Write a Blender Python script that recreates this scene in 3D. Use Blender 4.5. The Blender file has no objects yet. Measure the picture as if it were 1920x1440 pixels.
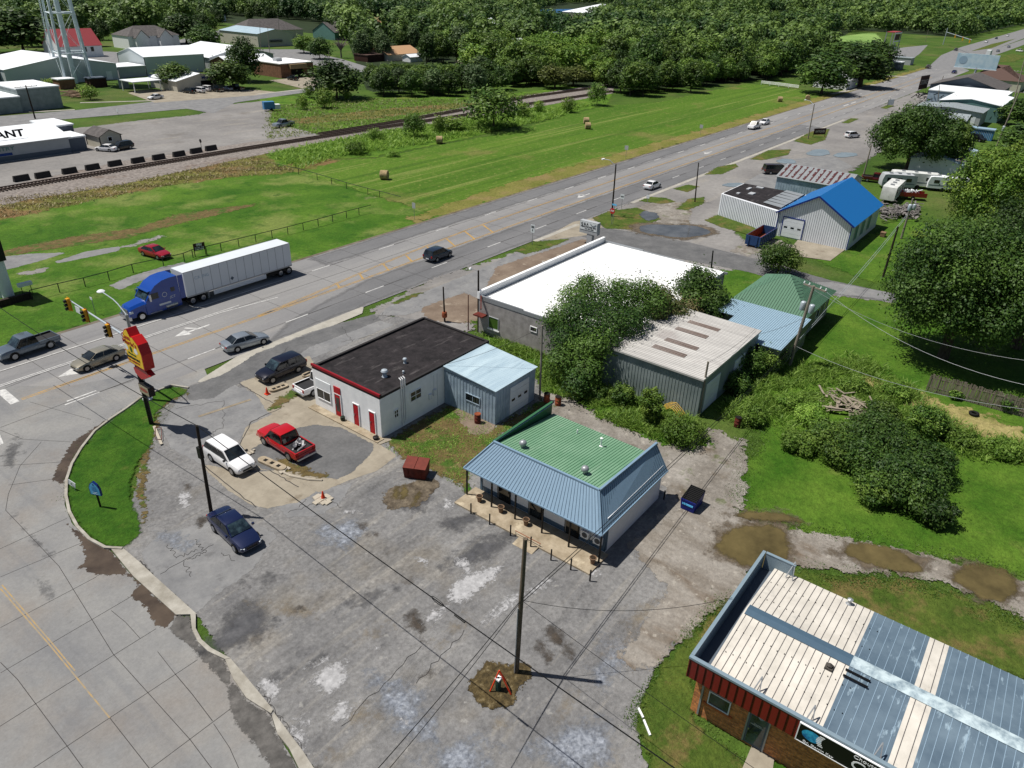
import bpy, math, random
import numpy as np
from mathutils import Vector, Matrix
random.seed(11)
RNG = np.random.default_rng(11)
SC = bpy.context.scene
COL = SC.collection
# ---------------------------------------------------------------- camera
FPX, PITCH, ROLL, YAW, CAMH = 1372.0, math.radians(28.91), math.radians(1.98), math.radians(53.4), 34.5
def to_st(x, y):
 return (x * math.cos(YAW) + y * math.sin(YAW), -x * math.sin(YAW) + y * math.cos(YAW))
_r, _f, _u = (1, 0, 0), (0, math.cos(PITCH), -math.sin(PITCH)), (0, math.sin(PITCH), math.cos(PITCH))
_cr, _sr = math.cos(ROLL), math.sin(ROLL)
def _w(v):
 a, b = to_st(v[0], v[1])
 return np.array([a, b, v[2]])
CX = _w([_cr * _r[i] + _sr * _u[i] for i in range(3)])
CU = _w([-_sr * _r[i] + _cr * _u[i] for i in range(3)])
CF = _w(_f)
cam_data = bpy.data.cameras.new("camera")
cam = bpy.data.objects.new("camera", cam_data)
COL.objects.link(cam)
cam.matrix_world = Matrix(((CX[0], CU[0], -CF[0], 0), (CX[1], CU[1], -CF[1], 0), (CX[2], CU[2], -CF[2], CAMH), (0, 0, 0, 1)))
cam_data.sensor_width = 36
cam_data.lens = 36 * FPX / 1920
cam_data.clip_end = 12000
cam_data.clip_start = 0.5
SC.camera = cam
SC.render.resolution_x, SC.render.resolution_y = 1024, 768
# ---------------------------------------------------------------- light
SUN_EL = math.radians(64.5)
_sx, _sy = to_st(-0.994, 0.110)
SUN_DIR = Vector((_sx * math.cos(SUN_EL), _sy * math.cos(SUN_EL), math.sin(SUN_EL)))
world = bpy.data.worlds.new("World")
SC.world = world
world.use_nodes = True
wn = world.node_tree
sky = wn.nodes.new("ShaderNodeTexSky")
sky.sky_type = 'NISHITA'
sky.sun_disc = False
sky.sun_elevation = SUN_EL
sky.sun_rotation = math.atan2(_sx, _sy)
wn.links.new(sky.outputs[0], wn.nodes["Background"].inputs[0])
wn.nodes["Background"].inputs[1].default_value = 0.05
sun_data = bpy.data.lights.new("sun", 'SUN')
sun_data.energy = 5.0
sun_data.angle = math.radians(0.5)
sun_data.color = (1.0, 0.95, 0.87)
sun = bpy.data.objects.new("sun", sun_data)
COL.objects.link(sun)
sun.rotation_euler = SUN_DIR.to_track_quat('Z', 'Y').to_euler()
SC.view_settings.view_transform = 'Standard'
SC.view_settings.look = 'None'
SC.view_settings.exposure = 0.12
SC.cycles.max_bounces = 4
SC.cycles.diffuse_bounces = 2
SC.cycles.glossy_bounces = 2
SC.cycles.transparent_max_bounces = 12
# ---------------------------------------------------------------- layout helpers: photograph pixel -> point on the ground
def ray(px, py):
 return CF * FPX + CX * (px - 960) - CU * (py - 720)
def G(px, py, z=0.0):
 d = ray(px, py)
 t = (z - CAMH) / d[2]
 return (float(d[0] * t), float(d[1] * t))
def PX(x, y, z=0.0):
 v = np.array([x, y, z - CAMH])
 w = v @ CF
 return 960 + FPX * (v @ CX) / w, 720 - FPX * (v @ CU) / w
def HT(b, t):
 g = np.array(G(*b))
 d = ray(*t)
 k = (g @ d[:2]) / (d[:2] @ d[:2])
 return float(CAMH + k * d[2])
def GP(pts, z=0.0):
 return [G(p[0], p[1], z) for p in pts]
# ---------------------------------------------------------------- tagging
WM = {}
def tag(o, label=None, cat=None, group=None, kind=None):
 if label: o['label'] = label
 if cat: o['category'] = cat
 if group: o['group'] = group
 if kind: o['kind'] = kind
 return o
def thing(name, label, cat, loc=(0, 0, 0), rz=0.0, group=None):
 o = bpy.data.objects.new(name, None)
 COL.objects.link(o)
 o.empty_display_size = 0.3
 o.location = loc
 o.rotation_euler = (0, 0, rz)
 WM[o.name] = Matrix.Translation(Vector(loc)) @ Matrix.Rotation(rz, 4, 'Z')
 return tag(o, label, cat, group)
def copy_tree(o, parent=None):
 c = o.copy()
 COL.objects.link(c)
 c.parent = parent
 for ch in [k for k in bpy.data.objects if k.parent == o]:
  copy_tree(ch, c)
 return c
# ---------------------------------------------------------------- materials
def S(r, g, b):
 def l(c):
  c /= 255.0
  return c / 12.92 if c <= 0.04045 else ((c + 0.055) / 1.055) ** 2.4
 return (l(r), l(g), l(b), 1.0)
MATS = {}
def mk(name, base, rough=0.8, metal=0.0, spec=0.3, coord='O', cols=None, scale=1.0, detail=5.0, stretch=(1, 1, 1),
 layers=(), speck=None, bump=None, rag=0.0, esc=1.0, soft=0.02, tint=None, trans=0.0, coat=0.0, emit=None, rot=0.0):
 if name in MATS: return MATS[name]
 m = bpy.data.materials.new(name)
 m.use_nodes = True
 nt = m.node_tree
 nd, lk = nt.nodes, nt.links
 b = nd["Principled BSDF"]
 out = nd["Material Output"]
 b.inputs["Roughness"].default_value = rough
 b.inputs["Metallic"].default_value = metal
 b.inputs["Specular IOR Level"].default_value = spec
 b.inputs["Coat Weight"].default_value = coat
 b.inputs["Base Color"].default_value = base
 if emit:
  b.inputs["Emission Color"].default_value = emit[0]
  b.inputs["Emission Strength"].default_value = emit[1]
 if coord == 'O':
  src = nd.new("ShaderNodeTexCoord").outputs["Object"]
 else:
  src = nd.new("ShaderNodeNewGeometry").outputs["Position"]
 def mapped(st, off=0.0, r=rot):
  mp = nd.new("ShaderNodeMapping")
  mp.inputs["Scale"].default_value = st
  mp.inputs["Location"].default_value = (off, off * 0.7, 0)
  mp.inputs["Rotation"].default_value = (0, 0, r)
  lk.new(src, mp.inputs[0])
  return mp.outputs[0]
 def noise(sc, det, st, off=0.0, r=None, ro=0.62):
  n = nd.new("ShaderNodeTexNoise")
  n.inputs["Scale"].default_value = sc
  n.inputs["Detail"].default_value = det
  n.inputs["Roughness"].default_value = ro
  lk.new(mapped(st, off, rot if r is None else r), n.inputs["Vector"])
  return n.outputs["Fac"]
 def rgb(c):
  n = nd.new("ShaderNodeRGB")
  n.outputs[0].default_value = c
  return n.outputs[0]
 def mix(fac, a, bb, mode='MIX'):
  n = nd.new("ShaderNodeMix")
  n.data_type = 'RGBA'
  n.blend_type = mode
  if isinstance(fac, float): n.inputs[0].default_value = fac
  else: lk.new(fac, n.inputs[0])
  lk.new(a, n.inputs[6])
  lk.new(bb, n.inputs[7])
  return n.outputs[2]
 def mrange(v, a, c, o0=0.0, o1=1.0):
  n = nd.new("ShaderNodeMapRange")
  n.inputs[1].default_value, n.inputs[2].default_value = a, c
  n.inputs[3].default_value, n.inputs[4].default_value = o0, o1
  lk.new(v, n.inputs[0])
  return n.outputs[0]
 col = rgb(base)
 used = False
 if cols:
  r = nd.new("ShaderNodeValToRGB")
  el = r.color_ramp.elements
  while len(el) < len(cols): el.new(0.5)
  for i, (p, c) in enumerate(cols):
   el[i].position = p
   el[i].color = c
  lk.new(noise(scale, detail, stretch), r.inputs[0])
  col = r.outputs[0]
  used = True
 for i, ly in enumerate(layers):
  c, sc, thr, wd, stg = ly[:5]
  st = ly[5] if len(ly) > 5 else (1, 1, 1)
  rr = ly[6] if len(ly) > 6 else rot
  f = mrange(noise(sc, 6, st, 13.7 * (i + 1), rr), thr, thr + wd, 0.0, stg)
  col = mix(f, col, rgb(c))
  used = True
 if speck:
  amt, sc = speck
  f = mrange(noise(sc * .3, 9, (1, 1, 1), 5.0, None, .78), 0.28, 0.72, 1 - amt, 1 + amt)
  n = nd.new("ShaderNodeVectorMath")
  n.operation = 'SCALE'
  lk.new(col, n.inputs[0])
  lk.new(f, n.inputs["Scale"])
  col = n.outputs[0]
  used = True
 if tint:
  at = nd.new("ShaderNodeAttribute")
  at.attribute_name = 'tint'
  oi = nd.new("ShaderNodeObjectInfo")
  v = mix(at.outputs["Fac"], rgb(tint[0]), rgb(tint[1]))
  f = mrange(oi.outputs["Random"], 0.0, 1.0, 0.65, 1.35)
  n = nd.new("ShaderNodeVectorMath")
  n.operation = 'SCALE'
  lk.new(v, n.inputs[0])
  lk.new(f, n.inputs["Scale"])
  col = n.outputs[0]
  used = True
 if used: lk.new(col, b.inputs["Base Color"])
 if bump:
  bn = nd.new("ShaderNodeBump")
  bn.inputs["Strength"].default_value = bump[0]
  bn.inputs["Distance"].default_value = bump[2] if len(bump) > 2 else 0.05
  lk.new(noise(bump[1], 5, (1, 1, 1), 3.0), bn.inputs["Height"])
  lk.new(bn.outputs[0], b.inputs["Normal"])
 surf = b.outputs[0]
 if trans > 0:
  tr = nd.new("ShaderNodeBsdfTranslucent")
  lk.new(col, tr.inputs[0])
  ms = nd.new("ShaderNodeMixShader")
  ms.inputs[0].default_value = trans
  lk.new(surf, ms.inputs[1])
  lk.new(tr.outputs[0], ms.inputs[2])
  surf = ms.outputs[0]
 if rag > 0:
  at = nd.new("ShaderNodeAttribute")
  at.attribute_name = 'sd'
  nz = mrange(noise(esc, 9, (1, 1, 1), 31.0, None, .74), 0.25, 0.75, -rag, rag)
  ad = nd.new("ShaderNodeMath")
  ad.operation = 'ADD'
  lk.new(at.outputs["Fac"], ad.inputs[0])
  lk.new(nz, ad.inputs[1])
  fac = mrange(ad.outputs[0], 0.0, soft)
  tp = nd.new("ShaderNodeBsdfTransparent")
  ms = nd.new("ShaderNodeMixShader")
  lk.new(fac, ms.inputs[0])
  lk.new(tp.outputs[0], ms.inputs[1])
  lk.new(surf, ms.inputs[2])
  surf = ms.outputs[0]
 lk.new(surf, out.inputs[0])
 m['rag'] = rag
 MATS[name] = m
 return m
def plain(name, rgb255, rough=0.6, metal=0.0, spec=0.3, coat=0.0, var=0.12, scale=3.0):
 c = S(*rgb255)
 d = tuple(v * (1 - var) for v in c[:3]) + (1,)
 e = tuple(min(1, v * (1 + var)) for v in c[:3]) + (1,)
 return mk(name, c, rough, metal, spec, coat=coat, cols=[(0.3, d), (0.7, e)] if var else None, scale=scale)
# ---------------------------------------------------------------- mesh building
class MB:
 def __init__(self):
  self.v, self.f, self.m = [], [], []
 def poly(self, pts, mi=0):
  i = len(self.v)
  self.v += [tuple(p) for p in pts]
  self.f.append(tuple(range(i, i + len(pts))))
  self.m.append(mi)
  return self
 def faces(self, V, F, mi=0):
  i = len(self.v)
  self.v += [tuple(p) for p in V]
  for f in F:
   self.f.append(tuple(k + i for k in f))
   self.m.append(mi)
  return self
 def box(self, x0, y0, z0, x1, y1, z1, mi=0):
  x0, x1 = min(x0, x1), max(x0, x1)
  y0, y1 = min(y0, y1), max(y0, y1)
  z0, z1 = min(z0, z1), max(z0, z1)
  V = [(x0, y0, z0), (x1, y0, z0), (x1, y1, z0), (x0, y1, z0), (x0, y0, z1), (x1, y0, z1), (x1, y1, z1), (x0, y1, z1)]
  return self.faces(V, [(0, 3, 2, 1), (4, 5, 6, 7), (0, 1, 5, 4), (1, 2, 6, 5), (2, 3, 7, 6), (3, 0, 4, 7)], mi)
 def bar(self, p, q, w, h, mi=0, up=(0, 0, 1)):
  p, q = Vector(p), Vector(q)
  d = (q - p).normalized()
  s = d.cross(Vector(up))
  if s.length < 1e-4: s = d.cross(Vector((1, 0, 0)))
  s.normalize()
  n = s.cross(d).normalized()
  s, n = s * w / 2, n * h / 2
  V = [p - s - n, p + s - n, p + s + n, p - s + n, q - s - n, q + s - n, q + s + n, q - s + n]
  return self.faces(V, [(0, 1, 2, 3), (7, 6, 5, 4), (0, 4, 5, 1), (1, 5, 6, 2), (2, 6, 7, 3), (3, 7, 4, 0)], mi)
 def tube(self, pts, r, n=6, mi=0, cap=True, r2=None):
  pts = [Vector(p) for p in pts]
  rings = []
  for i, p in enumerate(pts):
   a = pts[max(0, i - 1)]
   c = pts[min(len(pts) - 1, i + 1)]
   d = (c - a).normalized()
   s = d.cross(Vector((0, 0, 1)))
   if s.length < 1e-3: s = Vector((1, 0, 0))
   s.normalize()
   t = s.cross(d)
   rr = r if r2 is None else r + (r2 - r) * i / (len(pts) - 1)
   if isinstance(r, (list, tuple)): rr = r[i]
   rings.append([p + s * rr * math.cos(2 * math.pi * k / n) + t * rr * math.sin(2 * math.pi * k / n) for k in range(n)])
  V = [q for ring in rings for q in ring]
  F = []
  for i in range(len(pts) - 1):
   for k in range(n):
    F.append((i * n + k, i * n + (k + 1) % n, (i + 1) * n + (k + 1) % n, (i + 1) * n + k))
  if cap:
   F.append(tuple(range(n))[::-1])
   F.append(tuple((len(pts) - 1) * n + k for k in range(n)))
  return self.faces(V, F, mi)
 def cyl(self, c, r, h, n=12, mi=0, r2=None):
  return self.tube([c, (c[0], c[1], c[2] + h)], r, n, mi, True, r if r2 is None else r2)
 def lathe(self, c, prof, n=14, mi=0):
  V, F = [], []
  for (r, z) in prof:
   for k in range(n):
    V.append((c[0] + r * math.cos(2 * math.pi * k / n), c[1] + r * math.sin(2 * math.pi * k / n), c[2] + z))
  for i in range(len(prof) - 1):
   for k in range(n):
    F.append((i * n + k, i * n + (k + 1) % n, (i + 1) * n + (k + 1) % n, (i + 1) * n + k))
  F.append(tuple(range(n))[::-1])
  F.append(tuple((len(prof) - 1) * n + k for k in range(n)))
  return self.faces(V, F, mi)
 def prism(self, pts, z0, z1, mi=0, mtop=None):
  n = len(pts)
  V = [(p[0], p[1], z0) for p in pts] + [(p[0], p[1], z1) for p in pts]
  F = [(i, (i + 1) % n, n + (i + 1) % n, n + i) for i in range(n)]
  self.faces(V, F, mi)
  self.faces(V, [tuple(range(n))[::-1]], mi)
  self.faces(V, [tuple(range(n, 2 * n))], mi if mtop is None else mtop)
  return self
 def slab(self, pts, thick, mi=0):
  """quad in space given thickness along its normal (downwards)"""
  a, b, c, d = [Vector(p) for p in pts]
  n = (b - a).cross(d - a).normalized()
  if n.z < 0: n = -n
  n *= thick
  V = [a, b, c, d, a - n, b - n, c - n, d - n]
  return self.faces(V, [(0, 1, 2, 3), (7, 6, 5, 4), (0, 4, 5, 1), (1, 5, 6, 2), (2, 6, 7, 3), (3, 7, 4, 0)], mi)
 def ribs(self, a, b, c, d, n, w=0.04, h=0.03, mi=0):
  """ribs running a->b side by side towards d->c"""
  a, b, c, d = [Vector(p) for p in (a, b, c, d)]
  nn = (b - a).cross(d - a).normalized()
  for i in range(n):
   t = (i + 0.5) / n
   p = a.lerp(d, t)
   q = b.lerp(c, t)
   self.bar(p, q, w, h, mi, up=nn)
  return self
 def build(self, name, mats, parent=None, local=False, smooth=None):
  if not isinstance(mats, (list, tuple)): mats = [mats]
  me = bpy.data.meshes.new(name)
  V = self.v
  if parent is not None and not local and parent.name in WM:
   inv = WM[parent.name].inverted()
   V = [tuple(inv @ Vector(p)) for p in V]
  me.from_pydata([tuple(p) for p in V], [], self.f)
  for m in mats: me.materials.append(m)
  if len(mats) > 1: me.polygons.foreach_set('material_index', self.m)
  if smooth:
   me.polygons.foreach_set('use_smooth', [True] * len(me.polygons))
   me.set_sharp_from_angle(angle=math.radians(smooth))
  me.update()
  o = bpy.data.objects.new(name, me)
  COL.objects.link(o)
  if parent is not None:
   o.parent = parent
   if parent.name in WM: WM[o.name] = WM[parent.name]
  return o
def fast_mesh(name, V, quads, mats, tint=None, mi=None, tri=False):
 me = bpy.data.meshes.new(name)
 k = 3 if tri else 4
 n = len(quads)
 me.vertices.add(len(V))
 me.vertices.foreach_set('co', np.asarray(V, dtype=np.float32).ravel())
 me.loops.add(n * k)
 me.loops.foreach_set('vertex_index', np.asarray(quads, dtype=np.int32).ravel())
 me.polygons.add(n)
 me.polygons.foreach_set('loop_start', np.arange(0, n * k, k, dtype=np.int32))
 me.polygons.foreach_set('loop_total', np.full(n, k, dtype=np.int32))
 for m in mats: me.materials.append(m)
 if mi is not None: me.polygons.foreach_set('material_index', np.asarray(mi, dtype=np.int32))
 me.update(calc_edges=True)
 if tint is not None:
  a = me.attributes.new('tint', 'FLOAT', 'POINT')
  a.data.foreach_set('value', np.asarray(tint, dtype=np.float32))
 return me
# ---------------------------------------------------------------- ground sheets
def inside_sd(P, poly):
 poly = np.asarray(poly)
 n = len(poly)
 ins = np.zeros(len(P), bool)
 dist = np.full(len(P), 1e9)
 for i in range(n):
  a, b = poly[i], poly[(i + 1) % n]
  e = b - a
  w = P - a
  L = max(e @ e, 1e-9)
  t = np.clip((w @ e) / L, 0, 1)
  d = np.hypot(w[:, 0] - t * e[0], w[:, 1] - t * e[1])
  dist = np.minimum(dist, d)
  c = ((a[1] > P[:, 1]) != (b[1] > P[:, 1]))
  with np.errstate(divide='ignore', invalid='ignore'):
   xx = e[0] * (P[:, 1] - a[1]) / (e[1] if e[1] != 0 else 1e-9) + a[0]
  ins ^= c & (P[:, 0] < xx)
 return np.where(ins, dist, -dist)
class Ground:
 """one structure object made of several flat layers; each layer keeps its signed distance to the outline"""
 def __init__(self, name, kind='structure'):
  self.name, self.V, self.Q, self.M, self.sd, self.mats = name, [], [], [], [], []
  self.n = 0
  self.kind = kind
 def add(self, poly, mat, z, cell=None, flat=False):
  self.k = getattr(self, 'k', 0) + 1
  z = z + (self.k % 8) * .0001
  poly = np.asarray(poly, float)
  rag = mat['rag']
  lo, hi = poly.min(0) - rag, poly.max(0) + rag
  size = hi - lo
  if cell is None: cell = max(0.25, math.sqrt(size[0] * size[1] / 14000))
  nx, ny = max(1, int(math.ceil(size[0] / cell))), max(1, int(math.ceil(size[1] / cell)))
  xs = lo[0] + np.arange(nx + 1) * cell
  ys = lo[1] + np.arange(ny + 1) * cell
  X, Y = np.meshgrid(xs, ys, indexing='ij')
  P = np.stack([X.ravel(), Y.ravel()], 1)
  sd = inside_sd(P, poly)
  i, j = np.meshgrid(np.arange(nx), np.arange(ny), indexing='ij')
  i, j = i.ravel(), j.ravel()
  a = i * (ny + 1) + j
  q = np.stack([a, a + ny + 1, a + ny + 2, a + 1], 1)
  keep = sd[q].max(1) > -rag * 1.02
  q = q[keep]
  used, inv = np.unique(q, return_inverse=True)
  q = inv.reshape(-1, 4)
  P = P[used]
  self.V.append(np.column_stack([P, np.full(len(P), z)]))
  self.sd.append(sd[used])
  self.Q.append(q + self.n)
  self.n += len(P)
  if mat not in self.mats: self.mats.append(mat)
  self.M.append(np.full(len(q), self.mats.index(mat)))
  return self
 def ribbon(self, pts, w, mat, z, dash=None):
  """painted line or joint along world points"""
  if mat not in self.mats: self.mats.append(mat)
  pts = [np.array(p, float) for p in pts]
  seg = []
  for a, b in zip(pts[:-1], pts[1:]):
   L = np.linalg.norm(b - a)
   if dash is None: seg.append((a, b))
   else:
    on, off, ph = dash
    k = ph
    while k < L:
     seg.append((a + (b - a) * k / L, a + (b - a) * min(L, k + on) / L))
     k += on + off
  for a, b in seg:
   d = b - a
   L = np.linalg.norm(d)
   if L < 1e-6: continue
   nrm = np.array([-d[1], d[0]]) / L * w / 2
   V = [a - nrm, b - nrm, b + nrm, a + nrm]
   self.V.append(np.array([[p[0], p[1], z] for p in V]))
   self.sd.append(np.full(4, 5.0))
   self.Q.append(np.array([[0, 1, 2, 3]]) + self.n)
   self.n += 4
   self.M.append(np.array([self.mats.index(mat)]))
  return self
 def quad(self, pts, mat, z):
  if mat not in self.mats: self.mats.append(mat)
  self.V.append(np.array([[p[0], p[1], z] for p in pts]))
  self.sd.append(np.full(4, 5.0))
  self.Q.append(np.array([[0, 1, 2, 3]]) + self.n)
  self.n += 4
  self.M.append(np.array([self.mats.index(mat)]))
  return self
 def build(self):
  me = fast_mesh(self.name, np.concatenate(self.V), np.concatenate(self.Q), self.mats, mi=np.concatenate(self.M))
  a = me.attributes.new('sd', 'FLOAT', 'POINT')
  a.data.foreach_set('value', np.concatenate(self.sd).astype(np.float32))
  o = bpy.data.objects.new(self.name, me)
  COL.objects.link(o)
  o['kind'] = self.kind
  return o
def blob(cx, cy, rx, ry, n=20, wob=0.18, ang=0.0, seed=0):
 """irregular outline given round a photograph pixel, returned on the ground"""
 rr = random.Random(seed + int(cx * 7 + cy * 3))
 ph = [rr.uniform(0, 6.28) for _ in range(4)]
 out = []
 for k in range(n):
  t = 2 * math.pi * k / n
  q = 1 + wob * (math.sin(2 * t + ph[0]) + .6 * math.sin(3 * t + ph[1]) + .4 * math.sin(5 * t + ph[2]))
  x, y = rx * q * math.cos(t), ry * q * math.sin(t)
  out.append(G(cx + x * math.cos(ang) - y * math.sin(ang), cy + x * math.sin(ang) + y * math.cos(ang)))
 return out
# ================================================================ GROUND
def D(r, g, b, k=1.45):
 c = S(r, g, b)
 return (c[0] / k, c[1] / k, c[2] / k, 1.0)
def grass(name, lo, hi, dry=None, dryamt=0.6, dscale=0.12, thr=0.55, rag=0.0, esc=1.2, scale=0.35, stretch=(1, 1, 1), extra=(), speck=(0.45, 9.0), **k):
 ly = []
 if dry: ly.append((dry, dscale, thr, 0.12, dryamt))
 ly += list(extra)
 return mk(name, lo, 0.9, 0, 0.15, 'W', cols=[(0.3, lo), (0.7, hi)], scale=scale, stretch=stretch, layers=ly,
 speck=speck, bump=(0.9, 6.0, 0.15), rag=rag, esc=esc, soft=.2, **k)
m_base = grass('meadow_green', D(56, 86, 28), D(92, 120, 46), D(124, 122, 76), 0.5, 0.03, 0.52, scale=0.06)
m_lawn = grass('bright_lawn', D(54, 100, 20), D(98, 134, 42), D(134, 146, 78), 0.75, 0.09, 0.5, rag=1.5, esc=0.5, scale=0.1, extra=[(D(42, 88, 18), 0.25, 0.56, 0.1, 0.6), (D(146, 140, 104), 0.12, 0.66, 0.06, 0.6)])
m_hay = grass('mown_hay', D(70, 108, 28), D(100, 134, 42), D(142, 152, 80), 0.7, 1.0, 0.55, rag=1.5, esc=0.4, scale=0.05, stretch=(0.15, 1, 1),
 extra=[(D(146, 154, 86), 1.0, 0.56, 0.07, 0.55, (0.012, 0.55, 1)), (D(58, 96, 22), 1.0, 0.55, 0.08, 0.6, (0.01, 0.33, 1)),
 (D(140, 128, 80), 0.05, 0.58, 0.1, 0.5, (1, 1, 1))])
m_rough = grass('rough_dry_grass', D(92, 104, 44), D(136, 130, 70), D(140, 112, 78), 0.9, 0.1, 0.48, rag=2.5, esc=0.4, scale=0.2)
m_weed = grass('tall_weed_ground', D(62, 102, 26), D(112, 148, 48), D(128, 128, 66), 0.5, 0.08, 0.55, rag=2.0, esc=0.5, scale=0.3)
m_yard = grass('yard_grass', D(56, 100, 20), D(104, 136, 46), D(136, 136, 76), 0.6, 0.12, 0.58, rag=1.2, esc=0.8, scale=0.2)
m_verge = grass('verge_grass', D(66, 92, 30), D(100, 116, 48), D(128, 112, 70), 0.8, 0.35, 0.5, rag=0.45, esc=1.5, scale=0.5)
m_patchy = grass('patchy_yard', D(104, 90, 58), D(128, 112, 72), D(66, 108, 34), 0.85, 0.45, 0.5, rag=0.8, esc=1.2, scale=0.8,
 extra=[(D(158, 142, 100), 0.9, 0.6, 0.08, 0.7), (D(58, 112, 26), 1.1, 0.6, 0.05, 0.8)])
m_straw = grass('straw_ground', D(150, 142, 88), D(184, 172, 116), D(104, 120, 52), 0.8, 0.25, 0.52, rag=2.0, esc=0.5, scale=0.6)
m_isle = grass('island_grass', D(44, 88, 16), D(78, 116, 32), D(122, 118, 62), 0.6, 0.25, 0.58, rag=0.3, esc=2.0, scale=0.5)
m_conc = mk('road_concrete', D(150, 150, 152), 0.85, 0, 0.2, 'W', cols=[(0.25, D(132, 132, 135)), (0.75, D(166, 165, 164))], scale=0.12, stretch=(0.25, 1, 1),
 layers=[(D(112, 113, 117), 1.0, 0.52, 0.25, 0.55, (0.012, 0.6, 1)), (D(176, 172, 166), 1.0, 0.56, 0.2, 0.5, (0.01, 0.45, 1)),
 (D(90, 88, 86), 0.9, 0.7, 0.05, 0.5)], speck=(0.12, 14.0), bump=(0.25, 9.0, 0.02))
m_side = mk('street_concrete', D(150, 150, 150), 0.85, 0, 0.2, 'W', cols=[(0.25, D(132, 133, 136)), (0.75, D(164, 163, 160))], scale=0.2,
 layers=[(D(150, 140, 130), 0.12, 0.5, 0.2, 0.6), (D(122, 124, 129), 1.0, 0.55, 0.15, 0.5, (0.7, 0.05, 1), math.radians(-20)),
 (D(96, 94, 92), 1.3, 0.7, 0.04, 0.5)], speck=(0.16, 16.0), bump=(0.25, 9.0, 0.02), rag=0.05)
m_asph = mk('lot_asphalt', D(134, 134, 135), 0.9, 0, 0.2, 'W', cols=[(0.25, D(112, 112, 114)), (0.75, D(154, 153, 152))], scale=0.25,
 layers=[(D(140, 130, 112), 0.14, 0.54, 0.16, 0.5), (D(102, 101, 100), 0.9, 0.52, 0.18, 0.45, (0.14, 1.0, 1), 0.12), (D(164, 160, 153), 0.9, 0.55, 0.12, 0.6, (0.1, 1.3, 1), 0.08), (D(92, 92, 95), 0.7, 0.58, 0.12, 0.6, (0.5, 1.0, 1), 0.5),
 (D(172, 170, 166), 1.6, 0.63, 0.05, 0.55), (D(84, 76, 66), 0.35, 0.66, 0.06, 0.5)],
 speck=(0.42, 13.0), bump=(0.6, 14.0, 0.03), rag=0.25, esc=1.5)
m_asph2 = mk('cracked_asphalt', D(142, 143, 146), 0.9, 0, 0.2, 'W', cols=[(0.25, D(124, 125, 128)), (0.75, D(158, 158, 158))], scale=0.5,
 layers=[(D(100, 100, 102), 0.8, 0.6, 0.1, 0.5), (D(170, 166, 158), 0.6, 0.62, 0.1, 0.5)], speck=(0.14, 14.0), bump=(0.3, 10.0, 0.02), rag=0.25, esc=1.2)
m_asphd = mk('dark_asphalt', D(112, 112, 114), 0.9, 0, 0.2, 'W', cols=[(0.25, D(98, 99, 101)), (0.75, D(128, 128, 129))], scale=0.5,
 layers=[(D(140, 140, 142), 0.5, 0.62, 0.1, 0.4)], speck=(0.22, 13.0), bump=(0.5, 14.0, 0.02), rag=0.2, esc=1.5)
m_tan = mk('tan_concrete', D(172, 162, 144), 0.85, 0, 0.2, 'W', cols=[(0.25, D(146, 137, 122)), (0.75, D(186, 177, 160))], scale=0.4,
 layers=[(D(120, 106, 88), 0.5, 0.6, 0.1, 0.55)], speck=(0.1, 12.0), bump=(0.2, 9.0, 0.02), rag=0.12, esc=2.0)
m_gutter = mk('gutter_concrete', D(188, 184, 174), 0.85, 0, 0.2, 'W', cols=[(0.25, D(168, 164, 154)), (0.75, D(204, 200, 190))], scale=0.6,
 layers=[(D(132, 128, 120), 0.8, 0.62, 0.08, 0.5)], speck=(0.08, 12.0), rag=0.06, esc=3.0)
m_fgrav = mk('far_gravel', D(146, 144, 142), 0.9, 0, 0.2, 'W', cols=[(0.25, D(124, 122, 122)), (0.75, D(166, 163, 160))], scale=0.06,
 layers=[(D(172, 166, 156), 1.0, 0.56, 0.15, 0.6, (0.06, 0.3, 1)), (D(112, 106, 98), 0.08, 0.58, 0.1, 0.5)], speck=(0.2, 4.0), rag=1.2, esc=0.6)
m_dirt = mk('gravel_dirt', D(150, 143, 134), 0.95, 0, 0.15, 'W', cols=[(0.25, D(116, 109, 100)), (0.75, D(176, 171, 164))], scale=0.35,
 layers=[(D(104, 90, 72), 0.3, 0.56, 0.12, 0.7), (D(92, 106, 54), 0.4, 0.6, 0.06, 0.6), (D(190, 184, 174), 1.2, 0.6, 0.06, 0.6)],
 speck=(0.35, 10.0), bump=(0.9, 7.0, 0.06), rag=1.4, esc=0.7)
m_track = mk('dirt_track', D(158, 148, 134), 0.95, 0, 0.15, 'W', cols=[(0.25, D(120, 111, 100)), (0.75, D(180, 175, 168))], scale=0.5, stretch=(1, 0.35, 1),
 layers=[(D(110, 92, 72), 0.35, 0.55, 0.12, 0.7, (1.0, 0.35, 1)), (D(192, 186, 176), 1.4, 0.6, 0.06, 0.6)],
 speck=(0.3, 10.0), bump=(0.9, 7.0, 0.06), rag=0.9, esc=0.8)
m_brown = mk('brown_slab', D(138, 120, 104), 0.9, 0, 0.2, 'W', cols=[(0.25, D(112, 96, 84)), (0.75, D(156, 140, 124))], scale=0.3,
 layers=[(D(176, 164, 148), 0.5, 0.6, 0.06, 0.6)], speck=(0.15, 10.0), rag=0.5, esc=1.2)
m_ball = mk('rail_ballast', D(150, 143, 138), 0.95, 0, 0.15, 'W', cols=[(0.25, D(116, 108, 104)), (0.75, D(174, 166, 160))], scale=1.5,
 layers=[(D(124, 104, 90), 0.15, 0.55, 0.1, 0.5)], speck=(0.5, 5.0), bump=(1.0, 4.0, 0.1), rag=0.9, esc=1.0)
m_joint = mk('joint_tar', D(78, 76, 76), 0.9, spec=0.1)
m_jfade = mk('joint_faded', D(98, 97, 97), 0.9, spec=0.1)
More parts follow.
